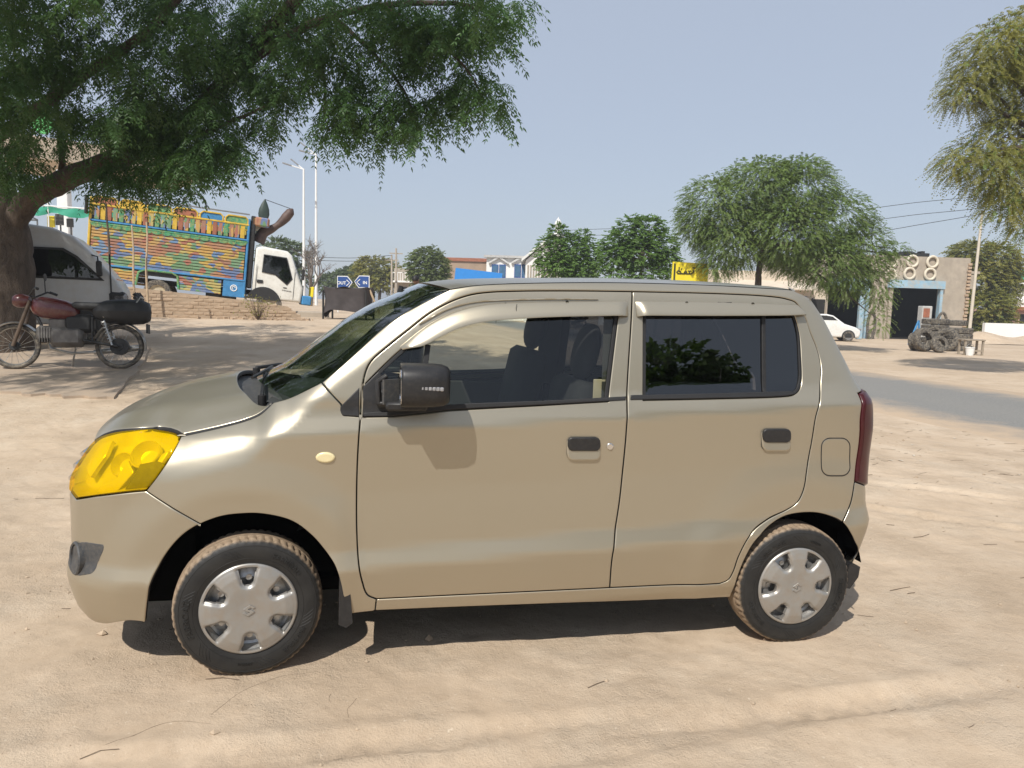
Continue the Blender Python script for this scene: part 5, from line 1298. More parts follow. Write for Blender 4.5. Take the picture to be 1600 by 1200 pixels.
for x in (cx+.12, cx+1.42):
    m = MB(); m.box((x,-.978,1.25),(.012,.012,1.1)); m.build('door_seam', BLK, cab)
m = MB(); m.box((cx+.26,-.98,1.22),(.20,.03,.11),bevel=.02); m.build('door_handle', BLK, cab)
m = MB(); m.prism([(cx+.28+.60*math.cos(w)+.15, .44+.60*math.sin(w)) for w in np.linspace(0.25,2.9,16)], -.99, -.6, axis='y'); m.build('wheel_arch', BLK, cab)
m = MB(); m.box((cx+1.70,-1.06,1.62),(.10,.16,.38),bevel=.03); m.tube([(cx+1.5,-.95,1.95),(cx+1.70,-1.05,1.9),(cx+1.70,-1.05,1.6)], .015, 6); m.build('wing_mirror', BLK, TR)
bmp = MB(); bmp.box((cx+1.90,0,.72),(.34,1.95,.34),bevel=.04); bo = bmp.build('bumper', TBLUE, TR)
m = MB(); m.box((cx+2.02,-.6,.72),(.16,.3,.36),bevel=.05); m.build('bumper_lamp', TYELL, bo)
for y in (-.8, .3):
    m = MB(); m.box((cx+2.08,y,1.05),(.10,.2,.38),bevel=.02); m.build('bumper_post', YELLOW, bo)
m = MB(); m.box((cx+1.74,0,1.0),(.06,1.6,.5),bevel=.02); m.build('grille', GREYM, cab)
m = MB()
for k in range(6): m.box((cx+1.05+k*.055,-.981,1.00-.004*k),(.034,.006,.026))
m.box((cx+1.12,-.981,1.09),(.12,.006,.03)); m.build('door_badge', BLK, cab)

# ---- low brick wall in front of the truck
Lp, Rp = grd(150, 17.6), grd(476, 19.4)
BW = empty('brick_wall', Lp); tag(BW, 'low broken mud brick wall running in front of the painted truck', 'wall')
dvv = (Rp-Lp)[:2]; WL = float(np.linalg.norm(dvv)); ang = math.atan2(dvv[1], dvv[0]); BW.rotation_euler = (0,0,ang)
def wall_top(x): return np.interp(x/WL, [0,.15,.45,.75,.93,1.0], [.80,.74,.62,.48,.36,.02])
def wbase_z(x): q = Lp[:2]+dvv*x/WL; return float(gz(*q))-Lp[2]
prof = [(x, wbase_z(x)-.2) for x in np.linspace(0,WL,12)]+[(x, wbase_z(x)+wall_top(x)-.03) for x in np.linspace(WL,0,12)]
m = MB(); m.prism(prof, -.099, .11, axis='y'); m.build('mortar_core', MORTAR, BW)
rbk = random.Random(3); bl_, bh = .235, .082; brick_me = []
for v in range(4):
    m = MB(); m.box((0,0,0),(.222,.10,.066),bevel=.009); me = m.mesh('brick'); me.materials.append(BRICKM)
    for q in me.vertices: q.co += Vector((rbk.uniform(-.004,.004), rbk.uniform(-.004,.004), rbk.uniform(-.003,.003)))
    brick_me.append(me)
for row in range(11):
    x = .05+(row % 2)*bl_/2
    while x < WL-.05:
        z = wbase_z(x)+.03+row*bh
        if row*bh+.07 < wall_top(x)+rbk.uniform(-.03,.02):
            o = bpy.data.objects.new('brick', brick_me[rbk.randrange(4)]); COL.objects.link(o); o.parent = BW
            o.location = (x, -.055+rbk.uniform(-.008,.008), z); o.rotation_euler = (rbk.uniform(-.03,.03), rbk.uniform(-.03,.03), rbk.uniform(-.04,.04))
        x += bl_
# rubble and a dry shrub at its foot
m = MB(); c0 = grd(425, 19.0)
for k in range(70):
    q = c0+np.array([rbk.gauss(0,.75), rbk.gauss(-.25,.2), 0]); q[2] = float(gz(q[0],q[1]))+.02; m.box(q, (rbk.uniform(.03,.14), rbk.uniform(.03,.1), rbk.uniform(.02,.07)), rot=Matrix.Rotation(rbk.uniform(0,3), 3, 'Z') @ Matrix.Rotation(rbk.uniform(-.5,.5), 3, 'X'))
tag(m.build('brick_rubble', BRICKM), 'broken brick rubble heaped at the foot of the low wall', 'rubble', kind='stuff')
c0 = grd(403, 18.4); e = empty('dry_shrub', c0); tag(e, 'small dry twiggy shrub against the right end of the brick wall', 'shrub'); m = MB(); rb.seed(9)
for k in range(26):
    a = rb.uniform(0,6.28); t = rb.uniform(.15,.5); m.tube([(0,0,0),(t*.35*math.cos(a),t*.35*math.sin(a),.25*rb.uniform(.6,1.2)),(t*.7*math.cos(a),t*.7*math.sin(a),rb.uniform(.3,.62))], [.008,.005,.002], 4)
m.build('stems', TWIG, e)
rs = np.random.default_rng(4); P = np.stack([rs.normal(0,.22,160), rs.normal(0,.2,160), rs.uniform(.1,.6,160)], -1); U = unit(rs.normal(0,1,(160,3)))*.07
leaf_mesh('leaves', P, U, unit(np.cross(U, rs.normal(0,1,(160,3))))*.012, e, ACAC)
# stakes in front of the wall
for i, (pb, ptop, D, lab) in enumerate((((230,494),(229,347),16.6,'pale bamboo stake nearest the left end of the wall, the taller of the pair'), ((212,478),(206,352),17.2,'reddish bamboo stake just left of the pale one by the wall'), ((176,470),(166,318),15.6,'dark crooked sapling stem rising in front of the truck tail'))):
    a = grd(pb[0], D); b_ = at_d(ptop[0], ptop[1], D); m = MB()
    pts = [a+(b_-a)*t+np.array([.015*math.sin(t*9+i), 0, 0])*(t < 1) for t in np.linspace(0,1,9)]; pts[0] = a-np.array([0,0,.1])
    m.tube([tuple(np.array(p)-a) for p in pts], [.028-.009*t for t in np.linspace(0,1,9)], 7); o = m.build('garden_stake', BAMBOO if i < 2 else BARK); o.location = a; tag(o, lab, 'stake', 'stakes by the brick wall')

# ---- white high-roof van
SCREEN = simple('dark_screen', (.045,.055,.065), .08, 0, .2, 3, spec=.8)
VANW = simple('van_white', (.52,.53,.53), .4, 0, .05, 3, dirt=(.4,.35,.28), dirt_amt=.3, coat=.3)
VAN = empty('white_van'); tag(VAN, 'white high roof van parked in the shade behind the motorcycle', 'van')
vf = grd(196, 13.2); vr = grd(10, 12.5); dvn = vf-vr; place(VAN, vf, dvn, -math.atan2(dvn[2], math.hypot(dvn[0], dvn[1])))
# local x: forward, origin under the nose
VZ = float(at_d(205, 440, 12.9)[2]-vf[2])
prof = [(-3.25,.28),(-.16,.28),(.05,.40),(.08,.62),(.05,.86),(-.03,1.02),(-.42,1.52),(-.66,1.76),(-.95,1.88),(-1.4,1.94),(-3.1,1.96),(-3.25,1.8)]
vb = shell('body', prof, 1.42, VANW, VAN, .06, .08, .95)
def vplate(n, pl, mat, y=.715, th=.012, par=vb): return plate(n, pl, -(y), -(y-th), mat, par)
vplate('side_window', [(-1.62,1.06),(-1.60,1.56),(-.80,1.55),(-.60,1.42),(-.22,1.02)], BLK, .700, .05); vplate('window_pane', [(-1.58,1.10),(-1.57,1.52),(-.82,1.51),(-.64,1.40),(-.30,1.06)], DKGLASS, .706, .005)
vplate('side_window', [(-2.55,1.08),(-2.55,1.56),(-1.92,1.56),(-1.92,1.08)], BLK, .700, .05); vplate('window_pane', [(-2.5,1.12),(-2.5,1.52),(-1.97,1.52),(-1.97,1.12)], DKGLASS, .706, .005)
m = MB(); m.grid([[(-.045,-.58,1.04),(-.045,.58,1.04)],[(-.425,-.55,1.51),(-.425,.55,1.51)]]); m.build('windscreen', SCREEN, vb)
for x in (-1.72, -.13):
    m = MB(); m.box((x,-.712,.92),(.022,.014,1.1)); m.build('door_seam', BLK, vb)
m = MB(); m.box((-.75,-.713,.545),(1.2,.01,.012)); m.build('crease_line', GREYM, vb)
m = MB(); m.box((-1.52,-.722,.93),(.17,.02,.035),bevel=.008); m.build('door_handle', BLK, vb)
m = MB(); m.box((-2.0,-.722,.86),(.05,.03,.17),bevel=.01); m.build('slide_handle', BLK, vb)
m = MB(); m.box((-.04,-.60,.72),(.26,.28,.24),bevel=.04); hl = m.build('headlight', BLK, VAN); m = MB(); m.box((.0,-.63,.72),(.22,.22,.17),bevel=.03); m.build('lamp_lens', LENSCLR, hl)
m = MB(); m.box((.03,0,.42),(.20,1.42,.20),bevel=.05); m.build('bumper', GREYPL, VAN)
m = MB()
for y in (-.5, 0, .5): m.tube([(.16,y,.30),(.24,y,.40),(.25,y,.75),(.20,y,.82)], .035, 8)
for z in (.36,.55,.74): m.tube([(.22,-.68,z),(.25,-.3,z),(.25,.3,z),(.22,.68,z)], .03, 8)
m.build('bull_bar', BLK, VAN, 50)
m = MB(); m.box((-.28,-.82,1.22),(.08,.15,.26),bevel=.03); m.tube([(-.40,-.66,1.45),(-.30,-.80,1.42),(-.28,-.82,1.25)], .012, 6); m.build('wing_mirror', BLK, VAN, 40)
m = MB()
for y in (-.5,.5): m.tube([(-2.9,y,2.10),(-1.35,y,2.08)], .016, 6)
for x in np.linspace(-2.9,-1.35,6): m.tube([(x,-.5,2.09),(x,.5,2.09)], .014, 6); m.tube([(x,-.5,2.09),(x,-.5,1.94)], .014, 6); m.tube([(x,.5,2.09),(x,.5,1.94)], .014, 6)
m.tube([(-2.9,-.5,2.2),(-1.35,-.5,2.18)], .014, 6); m.build('roof_rack', GREYM, VAN)
for x in (-.62, -2.5):
    for s_ in (-1, 1): road_wheel('wheel', VAN, x, s_*.62, .27, .16, GREYM, .62, s_)
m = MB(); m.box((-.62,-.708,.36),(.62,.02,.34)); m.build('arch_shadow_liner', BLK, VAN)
m = MB(); m.box((-1.0,0,.95),(.5,1.2,.5),bevel=.05); m.build('seat', BLK, VAN)

# ---- motorcycle
def motorcycle(name, label, a, b_, lean, mats, group=None):
    """a: rear wheel contact, b_: front wheel contact"""
    MC = empty(name); tag(MC, label, 'motorcycle', group); a = np.array(a); b_ = np.array(b_)
    dv = b_-a; wb = float(np.linalg.norm(dv)); k = wb/1.2; MC.location = a; MC.rotation_euler = (lean, -math.atan2(dv[2], math.hypot(dv[0],dv[1])), math.atan2(dv[1],dv[0])); MC.scale = (k,k,k)
    red, chrome, blk, eng = mats; wb = 1.2
    def wheel(x):
        e = empty('wheel', (x,0,.285), 0, MC); m = MB(); m.tube([(.262*math.cos(w),0,.262*math.sin(w)) for w in np.linspace(0,6.283,40,endpoint=False)], .030, 8, close=True); m.build('tyre', TYREFAR, e, 60)
        m = MB(); m.lathe([(.236,-.022),(.228,-.016),(.226,0),(.228,.016),(.236,.022)], 40, 'y'); m.build('rim', chrome, e, 60)
        m = MB()
        for q in range(18):
            w = q*math.pi/9; m.tube([(.04*math.cos(w+.4),.03*(-1)**q,.04*math.sin(w+.4)),(.228*math.cos(w),0,.228*math.sin(w))], .0025, 4)
        m.build('spokes', chrome, e); m = MB(); m.lathe([(.001,-.055),(.05,-.055),(.06,-.04),(.06,.04),(.05,.055),(.001,.055)], 20, 'y'); m.build('hub', blk, e, 40)
    wheel(0); wheel(wb)
    m = MB(); m.lathe([(.001,-.07),(.10,-.07),(.11,-.05),(.11,.05),(.001,.05)], 24, 'y', (0,0,.285)); m.build('sprocket_case', blk, MC, 40)
    def fender(x, a0, a1, mat, r=.315):
        m = MB(); m.grid([[(x+r*(1-.06*abs(y)/.05)*math.cos(w), y, .285+r*(1-.06*abs(y)/.05)*math.sin(w)) for y in (-.055,-.04,0,.04,.055)] for w in np.linspace(a0,a1,20)]); m.build('mudguard', mat, MC, 60)
    fender(wb, math.radians(-5), math.radians(150), chrome); fender(0, math.radians(20), math.radians(190), simple('mudguard_grey', (.35,.33,.30), .4, .5, .2, 6) if 'mudguard_grey' not in bpy.data.materials else bpy.data.materials['mudguard_grey'], .325)
    m = MB()
    for s_ in (-1, 1): m.tube([(wb,s_*.075,.285),(wb-.10,s_*.075,.58),(wb-.19,s_*.07,.86)], [.024,.026,.02], 8)
    m.build('front_fork', simple('fork_brown', (.11,.075,.05), .5, .2, .2, 6) if 'fork_brown' not in bpy.data.materials else bpy.data.materials['fork_brown'], MC, 60)
    m = MB(); m.tube([(wb-.20,0,.80),(.62,0,.66),(.28,0,.66),(-.10,0,.66)], .022, 8); m.tube([(wb-.20,0,.78),(.86,0,.45),(.62,0,.33),(.30,0,.33)], .02, 8)
    for s_ in (-1,1): m.tube([(.40,s_*.09,.36),(0,s_*.09,.285)], .018, 8); m.tube([(.30,s_*.08,.66),(.30,s_*.09,.34)], .014, 6)
    m.build('frame', blk, MC, 60)
    m = MB()
    for s_ in (-1,1):
        m.tube([(.07+.012*math.sin(t*.0), s_*.11,.30+.0),(.16,s_*.105,.62)], .012, 6)
        m.tube([(.085+.075*t/40+.026*math.cos(t*1.15), s_*.108+.026*math.sin(t*1.15), .34+.26*t/40) for t in range(41)], .006, 5)
    m.build('shock_absorber', chrome, MC, 60)
    # tank
    rows = []
    for x, zc, hy, hz in ((1.02,.79,.02,.04),(.98,.79,.08,.10),(.88,.78,.12,.14),(.74,.765,.13,.14),(.60,.745,.12,.125),(.50,.73,.09,.09),(.46,.72,.02,.03)):
        rows.append([(x, hy*math.copysign(abs(math.cos(w))**.75, math.cos(w)), zc+hz*math.copysign(abs(math.sin(w))**.75, math.sin(w))) for w in np.linspace(0,6.283,25)])
    m = MB(); m.grid(rows); tk = m.build('fuel_tank', red, MC, 60)
    for s_ in (-1,1):
        for dz in (-.03, -.045): m = MB(); m.tube([(.92,s_*.093,.79+dz),(.8,s_*.116,.785+dz),(.66,s_*.112,.775+dz),(.58,s_*.088,.77+dz)], .006, 5); m.build('tank_stripe', chrome, tk)
    m = MB(); m.box((.46,0,.58),(.34,.20,.24),bevel=.05); m.build('side_cover', blk, MC, 40)
    rows = []
    for x, z, hy, hz in ((.56,.80,.06,.03),(.50,.81,.105,.05),(.3,.80,.125,.055),(.1,.805,.13,.055),(-.12,.81,.125,.055),(-.2,.81,.09,.035)):
        rows.append([(x, hy*math.copysign(abs(math.cos(w))**.6, math.cos(w)), z+hz*math.copysign(abs(math.sin(w))**.6, math.sin(w))) for w in np.linspace(0,6.283,21)])
    m = MB(); m.grid(rows); m.build('seat', blk, MC, 60)
    m = MB(); m.box((.60,0,.41),(.40,.24,.27),bevel=.06); m.box((.84,0,.45),(.22,.17,.2),bevel=.04); m.box((.70,0,.57),(.22,.15,.16),bevel=.03)
    for q in range(5): m.box((.78+q*.03,0,.43),(.012,.19,.19),bevel=.005)
    m.build('engine', eng, MC, 40)
    m = MB(); m.tube([(.88,-.08,.40),(.84,-.11,.26),(.60,-.12,.20),(.30,-.14,.22)], .018, 8); m.tube([(.34,-.14,.215),(.0,-.15,.25),(-.22,-.15,.28)], [.03,.042,.038], 10); m.build('exhaust', chrome, MC, 60)
    m = MB(); m.tube([(wb-.36,-.34,.98),(wb-.30,-.24,1.0),(wb-.20,-.10,.92),(wb-.20,.10,.92),(wb-.30,.24,1.0),(wb-.36,.34,.98)], .012, 8); m.tube([(wb-.37,-.36,.98),(wb-.32,-.27,1.0)], .018, 8); m.tube([(wb-.37,.36,.98),(wb-.32,.27,1.0)], .018, 8); m.build('handlebar', blk, MC, 60)
    m = MB(); m.lathe([(.001,.10),(.06,.10),(.085,.06),(.09,.0),(.06,-.08),(.001,-.10)], 24, 'x', (wb-.09,0,.86)); m.build('headlamp', red, MC, 50)
    m = MB(); m.tube([(wb-.28,-.22,.99),(wb-.26,-.26,1.16)], .007, 5); m.lathe([(.001,-.008),(.05,-.006),(.05,.006),(.001,.008)], 18, 'x', (wb-.26,-.28,1.20)); m.build('mirror', blk, MC, 40)
    m = MB(); m.tube([(.16,-.14,.66),(-.05,-.15,.72),(-.20,-.13,.80),(-.27,-.12,.93),(-.27,.12,.93),(-.20,.13,.80),(-.05,.15,.72),(.16,.14,.66)], .011, 6); m.build('grab_rail', chrome, MC, 60)
    m = MB(); m.box((-.30,0,.66),(.10,.14,.12),bevel=.03); m.box((-.34,0,.52),(.02,.16,.12)); m.build('tail_lamp', blk, MC, 40)
    m = MB(); m.tube([(.55,-.12,.26),(.62,-.20,.02)], .012, 6); m.tube([(.55,-.10,.28),(.58,-.24,.27)], .014, 6); m.tube([(.70,-.1,.28),(.86,-.15,.27)], .01, 6); m.build('side_stand', chrome, MC)
    return MC
REDP = simple('motorcycle_red', (.095,.008,.010), .3, 0, .15, 8, coat=.6, dirt=(.2,.14,.1), dirt_amt=.3)
DUSTCH = simple('dusty_chrome', (.5,.5,.48), .3, .8, .1, 10, dirt=(.3,.25,.18), dirt_amt=.4); ENG = simple('engine_alloy', (.16,.15,.14), .6, .5, .3, 10)
ra = at_d(188, 582, 10.1); rf = at_d(24, 571, 9.75)
ra[2] = float(gz(ra[0], ra[1]))+.035; rf[2] = float(gz(rf[0], rf[1]))+.035
MC1 = motorcycle('motorcycle', 'red and black motorcycle parked in front of the white van', ra, rf, .10, (REDP, DUSTCH, BLK, ENG))
m = MB(); rows = []
for t, hy, hz in ((-.02,.02,.02),(0,.12,.12),(.08,.17,.16),(.3,.18,.17),(.5,.17,.15),(.64,.12,.10),(.68,.02,.02)): rows.append([(-.36+t, hy*math.cos(w), .74+hz*math.copysign(abs(math.sin(w))**.7, math.sin(w))) for w in np.linspace(0,6.283,17)])
m.grid(rows); o = m.build('seat_bag', BLK, MC1, 60)

# ---- petrol station behind the tree
STB = simple('canopy_beige', (.50,.42,.31), .7, 0, .05, 2); GRN = simple('tarp_green', (.03,.30,.19), .6, 0, .15, 2)
e = empty('station_canopy', grd(100, 40)); tag(e, 'beige petrol station canopy on a white column, half hidden by the neem', 'canopy'); b0 = Vector(e.location)
c1, c2 = pt(100,300,40)-b0, pt(100,360,40)-b0
m = MB(); m.box((c1.x,c1.y,2.6),(.56,.56,8.2),bevel=.04); m.build('column', SIGNWHITE, e)
P1, P2 = pt(-120,205,38)-b0, pt(275,268,46)-b0; dd = (P2-P1); an = math.atan2(dd.y, dd.x)
m = MB(); m.box((P1+P2)/2+Vector((0,3,0)), (math.hypot(dd.x,dd.y), 7.0, 1.25), rz=an, bevel=.05); m.build('roof_slab', STB, e)
m = MB(); q = pt(66,192,37.5)-b0; m.lathe([(.001,-.06),(.55,-.06),(.55,.06),(.001,.06)], 28, 'y', q); m.build('green_disc', simple('disc_green', (.12,.50,.14), .5, 0, .1, 3), e, 40)
e = empty('shade_frame', grd(60, 33)); tag(e, 'green shade cloth slung on a white pipe frame left of the truck', 'shade cloth'); b0 = Vector(e.location)
pa, pb_ = pt(40,319,33)-b0, pt(178,329,33)-b0; m = MB(); m.tube([pa,pb_], .03, 6)
for x in (42, 75, 172): t = pt(x,319+(x-40)*.07,33)-b0; m.tube([t+Vector((0,0,.35 if x==75 else .05)), Vector((t.x,t.y,0))], .03, 6)
m.build('pipe_frame', SIGNWHITE, e)
rows = []
for k in range(15):
    p = pa+(pb_-pa)*k/14; s0 = .05+.10*abs(math.sin(k*.8)); rows.append([p+Vector((0,.06*math.sin(k*1.3+j),-s0*.5-j*(.11+.03*math.sin(k)))) for j in range(4)])
m = MB(); m.grid(rows); m.build('cloth', GRN, e, 60)
for i, (x, y, w_, h_, mt, lab) in enumerate(((86,348,11,17,YELLOW,'yellow price board left of the grey ones at the station'),(99,345,12,17,GREYPL,'dark grey board beside the yellow station board'),(115,350,10,13,GREYPL,'small dark grey board at the right of the station boards'))):
    c = pt(x,y,34); g = grd(x,34); m = MB(); m.box((0,0,c.z-g[2]),(w_*34/FPX,.08,h_*34/FPX),bevel=.01); m.box((0,.06,(c.z-g[2])/2),(.05,.05,c.z-g[2])); o = m.build('price_board', mt); o.location = g; o.rotation_euler = (0,0,-YAW); tag(o, lab, 'board', 'boards at the petrol station')

# ---- street lights
def lamp_post(px, top, D, lab, arms):
    g = grd(px, D); t = pt(px, top, D); H = t.z-g[2]; e = empty('street_light', g); tag(e, lab, 'street light', 'street lights beyond the truck')
    m = MB(); m.tube([(0,0,-.1),(0,0,H*.5),(0,0,H)], [.11,.09,.06], 10); m.build('pole', SIGNWHITE, e, 60)
    for a, b_ in arms:
        d = Vector((math.cos(-YAW)*a, math.sin(-YAW)*a, b_)); m = MB(); m.tube([(0,0,H-.05),tuple(Vector((0,0,H-.05))+d*.85)], .035, 6); m.build('arm', SIGNWHITE, e)
        p = Vector((0,0,H-.05))+d*1.1; m = MB(); m.box(p,(.62,.22,.09),rot=d.to_track_quat('X','Z').to_matrix(),bevel=.03); m.build('lamp_head', GREYM, e)
lamp_post(475, 268, 50, 'white street light with short arms, the lower of the two', ((-1.0,.28),(-.55,.42)))
lamp_post(494, 246, 52, 'white street light pole, the taller of the two', ((-.75,.55),(-.8,.18)))
# ---- OUT / IN board
def text_obj(name, s, size, mat, parent, loc, rot, ext=.004, font=None, shear=0.0, bold=0.0):
    cu = bpy.data.curves.new('t', 'FONT'); cu.body = s; cu.size = size; cu.align_x = 'CENTER'; cu.align_y = 'CENTER'; cu.extrude = ext; cu.offset = bold; cu.resolution_u = 3; cu.shear = shear
    o = bpy.data.objects.new('t', cu); COL.objects.link(o); dg = bpy.context.evaluated_depsgraph_get()
    me = bpy.data.meshes.new_from_object(o.evaluated_get(dg)); bpy.data.objects.remove(o); me.materials.clear()
    q = link(name, me, parent, mat); q.location = loc; q.rotation_euler = rot; return q
g = grd(552, 30); e = empty('direction_sign', g, -YAW); tag(e, 'blue OUT and IN arrow sign with white border', 'sign'); sc = 30/FPX; zc = pt(552,441,30).z-g[2]
for s_, tx in ((-1,'OUT'),(1,'IN')):
    pol = [(s_*25,-9.5),(s_*25,9.5),(s_*9,9.5),(s_*1.5,0),(s_*8,-9.5)]; dz = 1.0 if s_ > 0 else -0.4
    m = MB(); m.prism([(x*sc,(y+dz)*sc) for x, y in pol], -.03, .03, axis='y', c=(0,0,zc)); brd = m.build('border', SIGNWHITE, e)
    cx_, cy_ = np.mean(pol, axis=0); m = MB(); m.prism([((x*.91+cx_*.09)*sc,(y*.87+cy_*.13+dz)*sc) for x, y in pol], -.036, -.031, axis='y', c=(0,0,zc)); m.build('face', SIGNBLUE, e)
    text_obj('lettering', tx, 6.6*sc, SIGNWHITE, e, (s_*18.2*sc, -.040, zc+(dz-1.5)*sc), (math.pi/2,0,0), .003, None, 0, .004)
    m = MB(); m.tube([(s_*10.5*sc,-.04,zc+(4.5+dz-1)*sc),(s_*5.5*sc,-.04,zc+(dz-1)*sc),(s_*10.5*sc,-.04,zc+(-4.5+dz-1)*sc)], .020, 5); m.build('chevron', SIGNWHITE, e)
m = MB(); m.tube([(-24*sc,.02,0),(-24*sc,.02,zc)], .03, 6); m.tube([(24*sc,.02,0),(24*sc,.02,zc)], .03, 6); m.build('posts', SIGNWHITE, e)
# ---- stall wrapped in dark cloth
TARP = simple('dark_brown_cloth', (.058,.050,.050), .9, 0, .2, 5)
g = grd(545, 21.0); e = empty('covered_stall', g, -YAW-.08); tag(e, 'roadside stall wrapped in dark brown cloth beside the windscreen', 'stall'); s1 = 21/FPX
W2, H0, H1 = 36*s1, (pt(545,484,21).z-g[2]), (pt(545,450,21).z-g[2])
rows = []; 
for j in range(13):
    t = j/12; row = []
    for k in range(49):
        w = 2*math.pi*k/48; cxx, cyy = math.cos(w), math.sin(w); q = (abs(cxx)**6+abs(cyy)**6)**(-1/6)
        sag = .12*math.sin(w*5)*.3+.05*math.sin(w*9+1)
        z = H1-(H1-H0)*t*(1+.16*math.sin(w*2+1)*t+.25*t*abs(math.sin(w*1.5)))
        f = 1+.03*math.sin(w*11+t*4)*t+.05*math.sin(w*6+2*t)*t-.05*math.sin(math.pi*t)
        row.append((W2*q*cxx*f, .45*q*cyy*f, z+.03*math.sin(w*7)*(1-t)))
    rows.append(row)
m = MB(); m.grid(rows); m.add([p for p in rows[0][:-1]], [tuple(range(48))]); m.build('cloth_cover', TARP, e, 60)
for x in (-1,1):
    for y in (-.4,.4): m = MB(); m.tube([(x*W2*.93,y,-.05),(x*W2*.93,y,H1*.9)], .03, 6); m.build('leg', BLK, e)
m = MB(); m.tube([(W2*1.0,-.2,H1*.95),(W2*1.45,-.2,H0*.6)], .03, 6); m.build('prop_stick', BAMBOO, e)
g = grd(490, 22.0); m = MB(); m.box((0,0,.05),(.85,.5,.22),rz=-.1,bevel=.02); o = m.build('concrete_block', CONC); o.location = g; tag(o, 'flat grey concrete slab on the ground left of the covered stall', 'slab')
# ---- person behind the car: only the head shows over the roof
def person(base, label, H=1.72):
    e = empty('person', base); tag(e, label, 'person')
    V = [(0,0,.95),(0,0,1.18),(0,0,1.40),(0,0,1.50),(.19,0,1.40),(.25,.02,1.12),(.24,-.06,.86),(-.19,0,1.40),(-.25,.02,1.12),(-.24,-.06,.86),(.09,0,.92),(.10,-.01,.50),(.10,.03,.08),(.11,-.12,.04),(-.09,0,.92),(-.10,-.01,.50),(-.10,.03,.08),(-.11,-.12,.04)]
    E = [(0,1),(1,2),(2,3),(2,4),(4,5),(5,6),(2,7),(7,8),(8,9),(0,10),(10,11),(11,12),(12,13),(0,14),(14,15),(15,16),(16,17)]
    R_ = [.15,.145,.14,.055,.075,.05,.04,.075,.05,.04,.09,.065,.045,.04,.09,.065,.045,.04]
    me = bpy.data.meshes.new('body'); me.from_pydata(V, E, []); o = link('body', me, e, simple('shalwar_cloth', (.22,.2,.17), .9, 0, .15, 4))
    md = o.modifiers.new('skin', 'SKIN'); sv = me.skin_vertices[0].data
    for i, r in enumerate(R_): sv[i].radius = (r, r)
    sv[0].use_root = True
    o.modifiers.new('sub', 'SUBSURF').levels = 2; o.modifiers['sub'].render_levels = 2
    m = MB(); m.grid([[(.078*math.cos(a)*math.cos(b_)*(1-.15*(math.sin(a) < 0)*abs(math.sin(a))), .098*math.cos(a)*math.sin(b_), 1.62+.118*math.sin(a)) for b_ in np.linspace(0,6.283,25)] for a in np.linspace(-1.57,1.57,17)])
    m.add([(-.014,-.09,1.62),(.014,-.09,1.62),(0,-.118,1.60),(0,-.095,1.65)], [(0,1,2),(0,2,3),(1,3,2)])
    for s_ in (-1,1): m.box((s_*.079,.01,1.62),(.014,.035,.055),bevel=.006)
    skin = simple('skin', (.26,.15,.10), .6, 0, .06, 8); m.build('head', skin, e, 60)
    for s_ in (-1,1): m = MB(); m.box((s_*.03,-.090,1.635),(.024,.012,.010),bevel=.004); m.build('eye', BLK, e)
    m = MB(); m.box((0,-.088,1.565),(.04,.012,.008),bevel=.003); m.build('mouth', simple('lips', (.22,.09,.08), .5), e)
    m = MB(); m.grid([[(.086*math.cos(a)*math.cos(b_), .016+.104*math.cos(a)*math.sin(b_), 1.632+.124*math.sin(a)) for b_ in np.linspace(0,6.283,25)] for a in np.linspace(-.15,1.57,10)]); m.build('hair', simple('black_hair', (.012,.01,.01), .6), e, 60)
    for s_ in (-1,1):
        m = MB(); m.box((s_*.24,-.075,.80),(.026,.075,.09),bevel=.011)
        for k in range(4): m.tube([(s_*.24,-.105+.020*k,.76),(s_*.24,-.107+.020*k,.72),(s_*.232,-.108+.02*k,.69+.006*abs(k-1))], [.009,.008,.006], 6)
        m.tube([(s_*.235,-.11,.81),(s_*.225,-.13,.78),(s_*.222,-.135,.75)], [.010,.009,.006], 6); m.build('hand', skin, e, 50)
    return e
g = grd(649, 14.0); hz_ = float(at_d(649, 430, 14.0)[2]); pe = person(g, 'person with black hair standing behind the car, only the head visible'); sc_ = (hz_-g[2])/1.755; pe.scale = (sc_,)*3; pe.rotation_euler = (0,0,2.6)

# ================================================================== FAR BUILDINGS AND POLES
def util_pole(px, top, D, lab, r=.12, mat=None, lean=0, base_px=None, base_y=None, name='utility_pole'):
    g = grd(base_px or px, D); t = Vector(at_d(px, top, D)); m = MB(); m.tube([(0,0,-.2),tuple((t-Vector(g))*.5),tuple(t-Vector(g))], [r,r*.85,r*.65], 8)
    if name == 'utility_pole': m.box(tuple(t-Vector(g)-Vector((0,0,.5))),(1.3,.1,.1))
    o = m.build(name, mat or CONC, None, 60); o.location = g; return tag(o, lab, 'pole')
util_pole(612, 398, 70, 'grey utility pole, shorter of the two beside the round tree', .12); util_pole(619, 388, 72, 'tall slender concrete utility pole beside the round tree', .13)
util_pole(1535, 330, 37, 'slender pale pole leaning at the corner of the tyre garage', .085, simple('pale_pole', (.55,.49,.40), .8, 0, .1, 3), 0, 1516, 530, 'pale_pole')
def box_building(name, label, pxa, pxb, ytop, D, depth, mat, cat='building', D2=None, zb=None):
    a, b_ = grd(pxa, D), grd(pxb, D2 or D); t = at_d((pxa+pxb)/2, ytop, ((D2 or D)+D)/2)
    e = empty(name, (a+b_)/2); e.location[2] = 0; d = b_-a; e.rotation_euler = (0,0,math.atan2(d[1], d[0])); tag(e, label, cat)
    L = math.hypot(d[0], d[1]); H = t[2]; m = MB(); m.box((0,depth/2,H/2-.3),(L,depth,H+.6)); w = m.build('walls', mat, e); return e, L, H
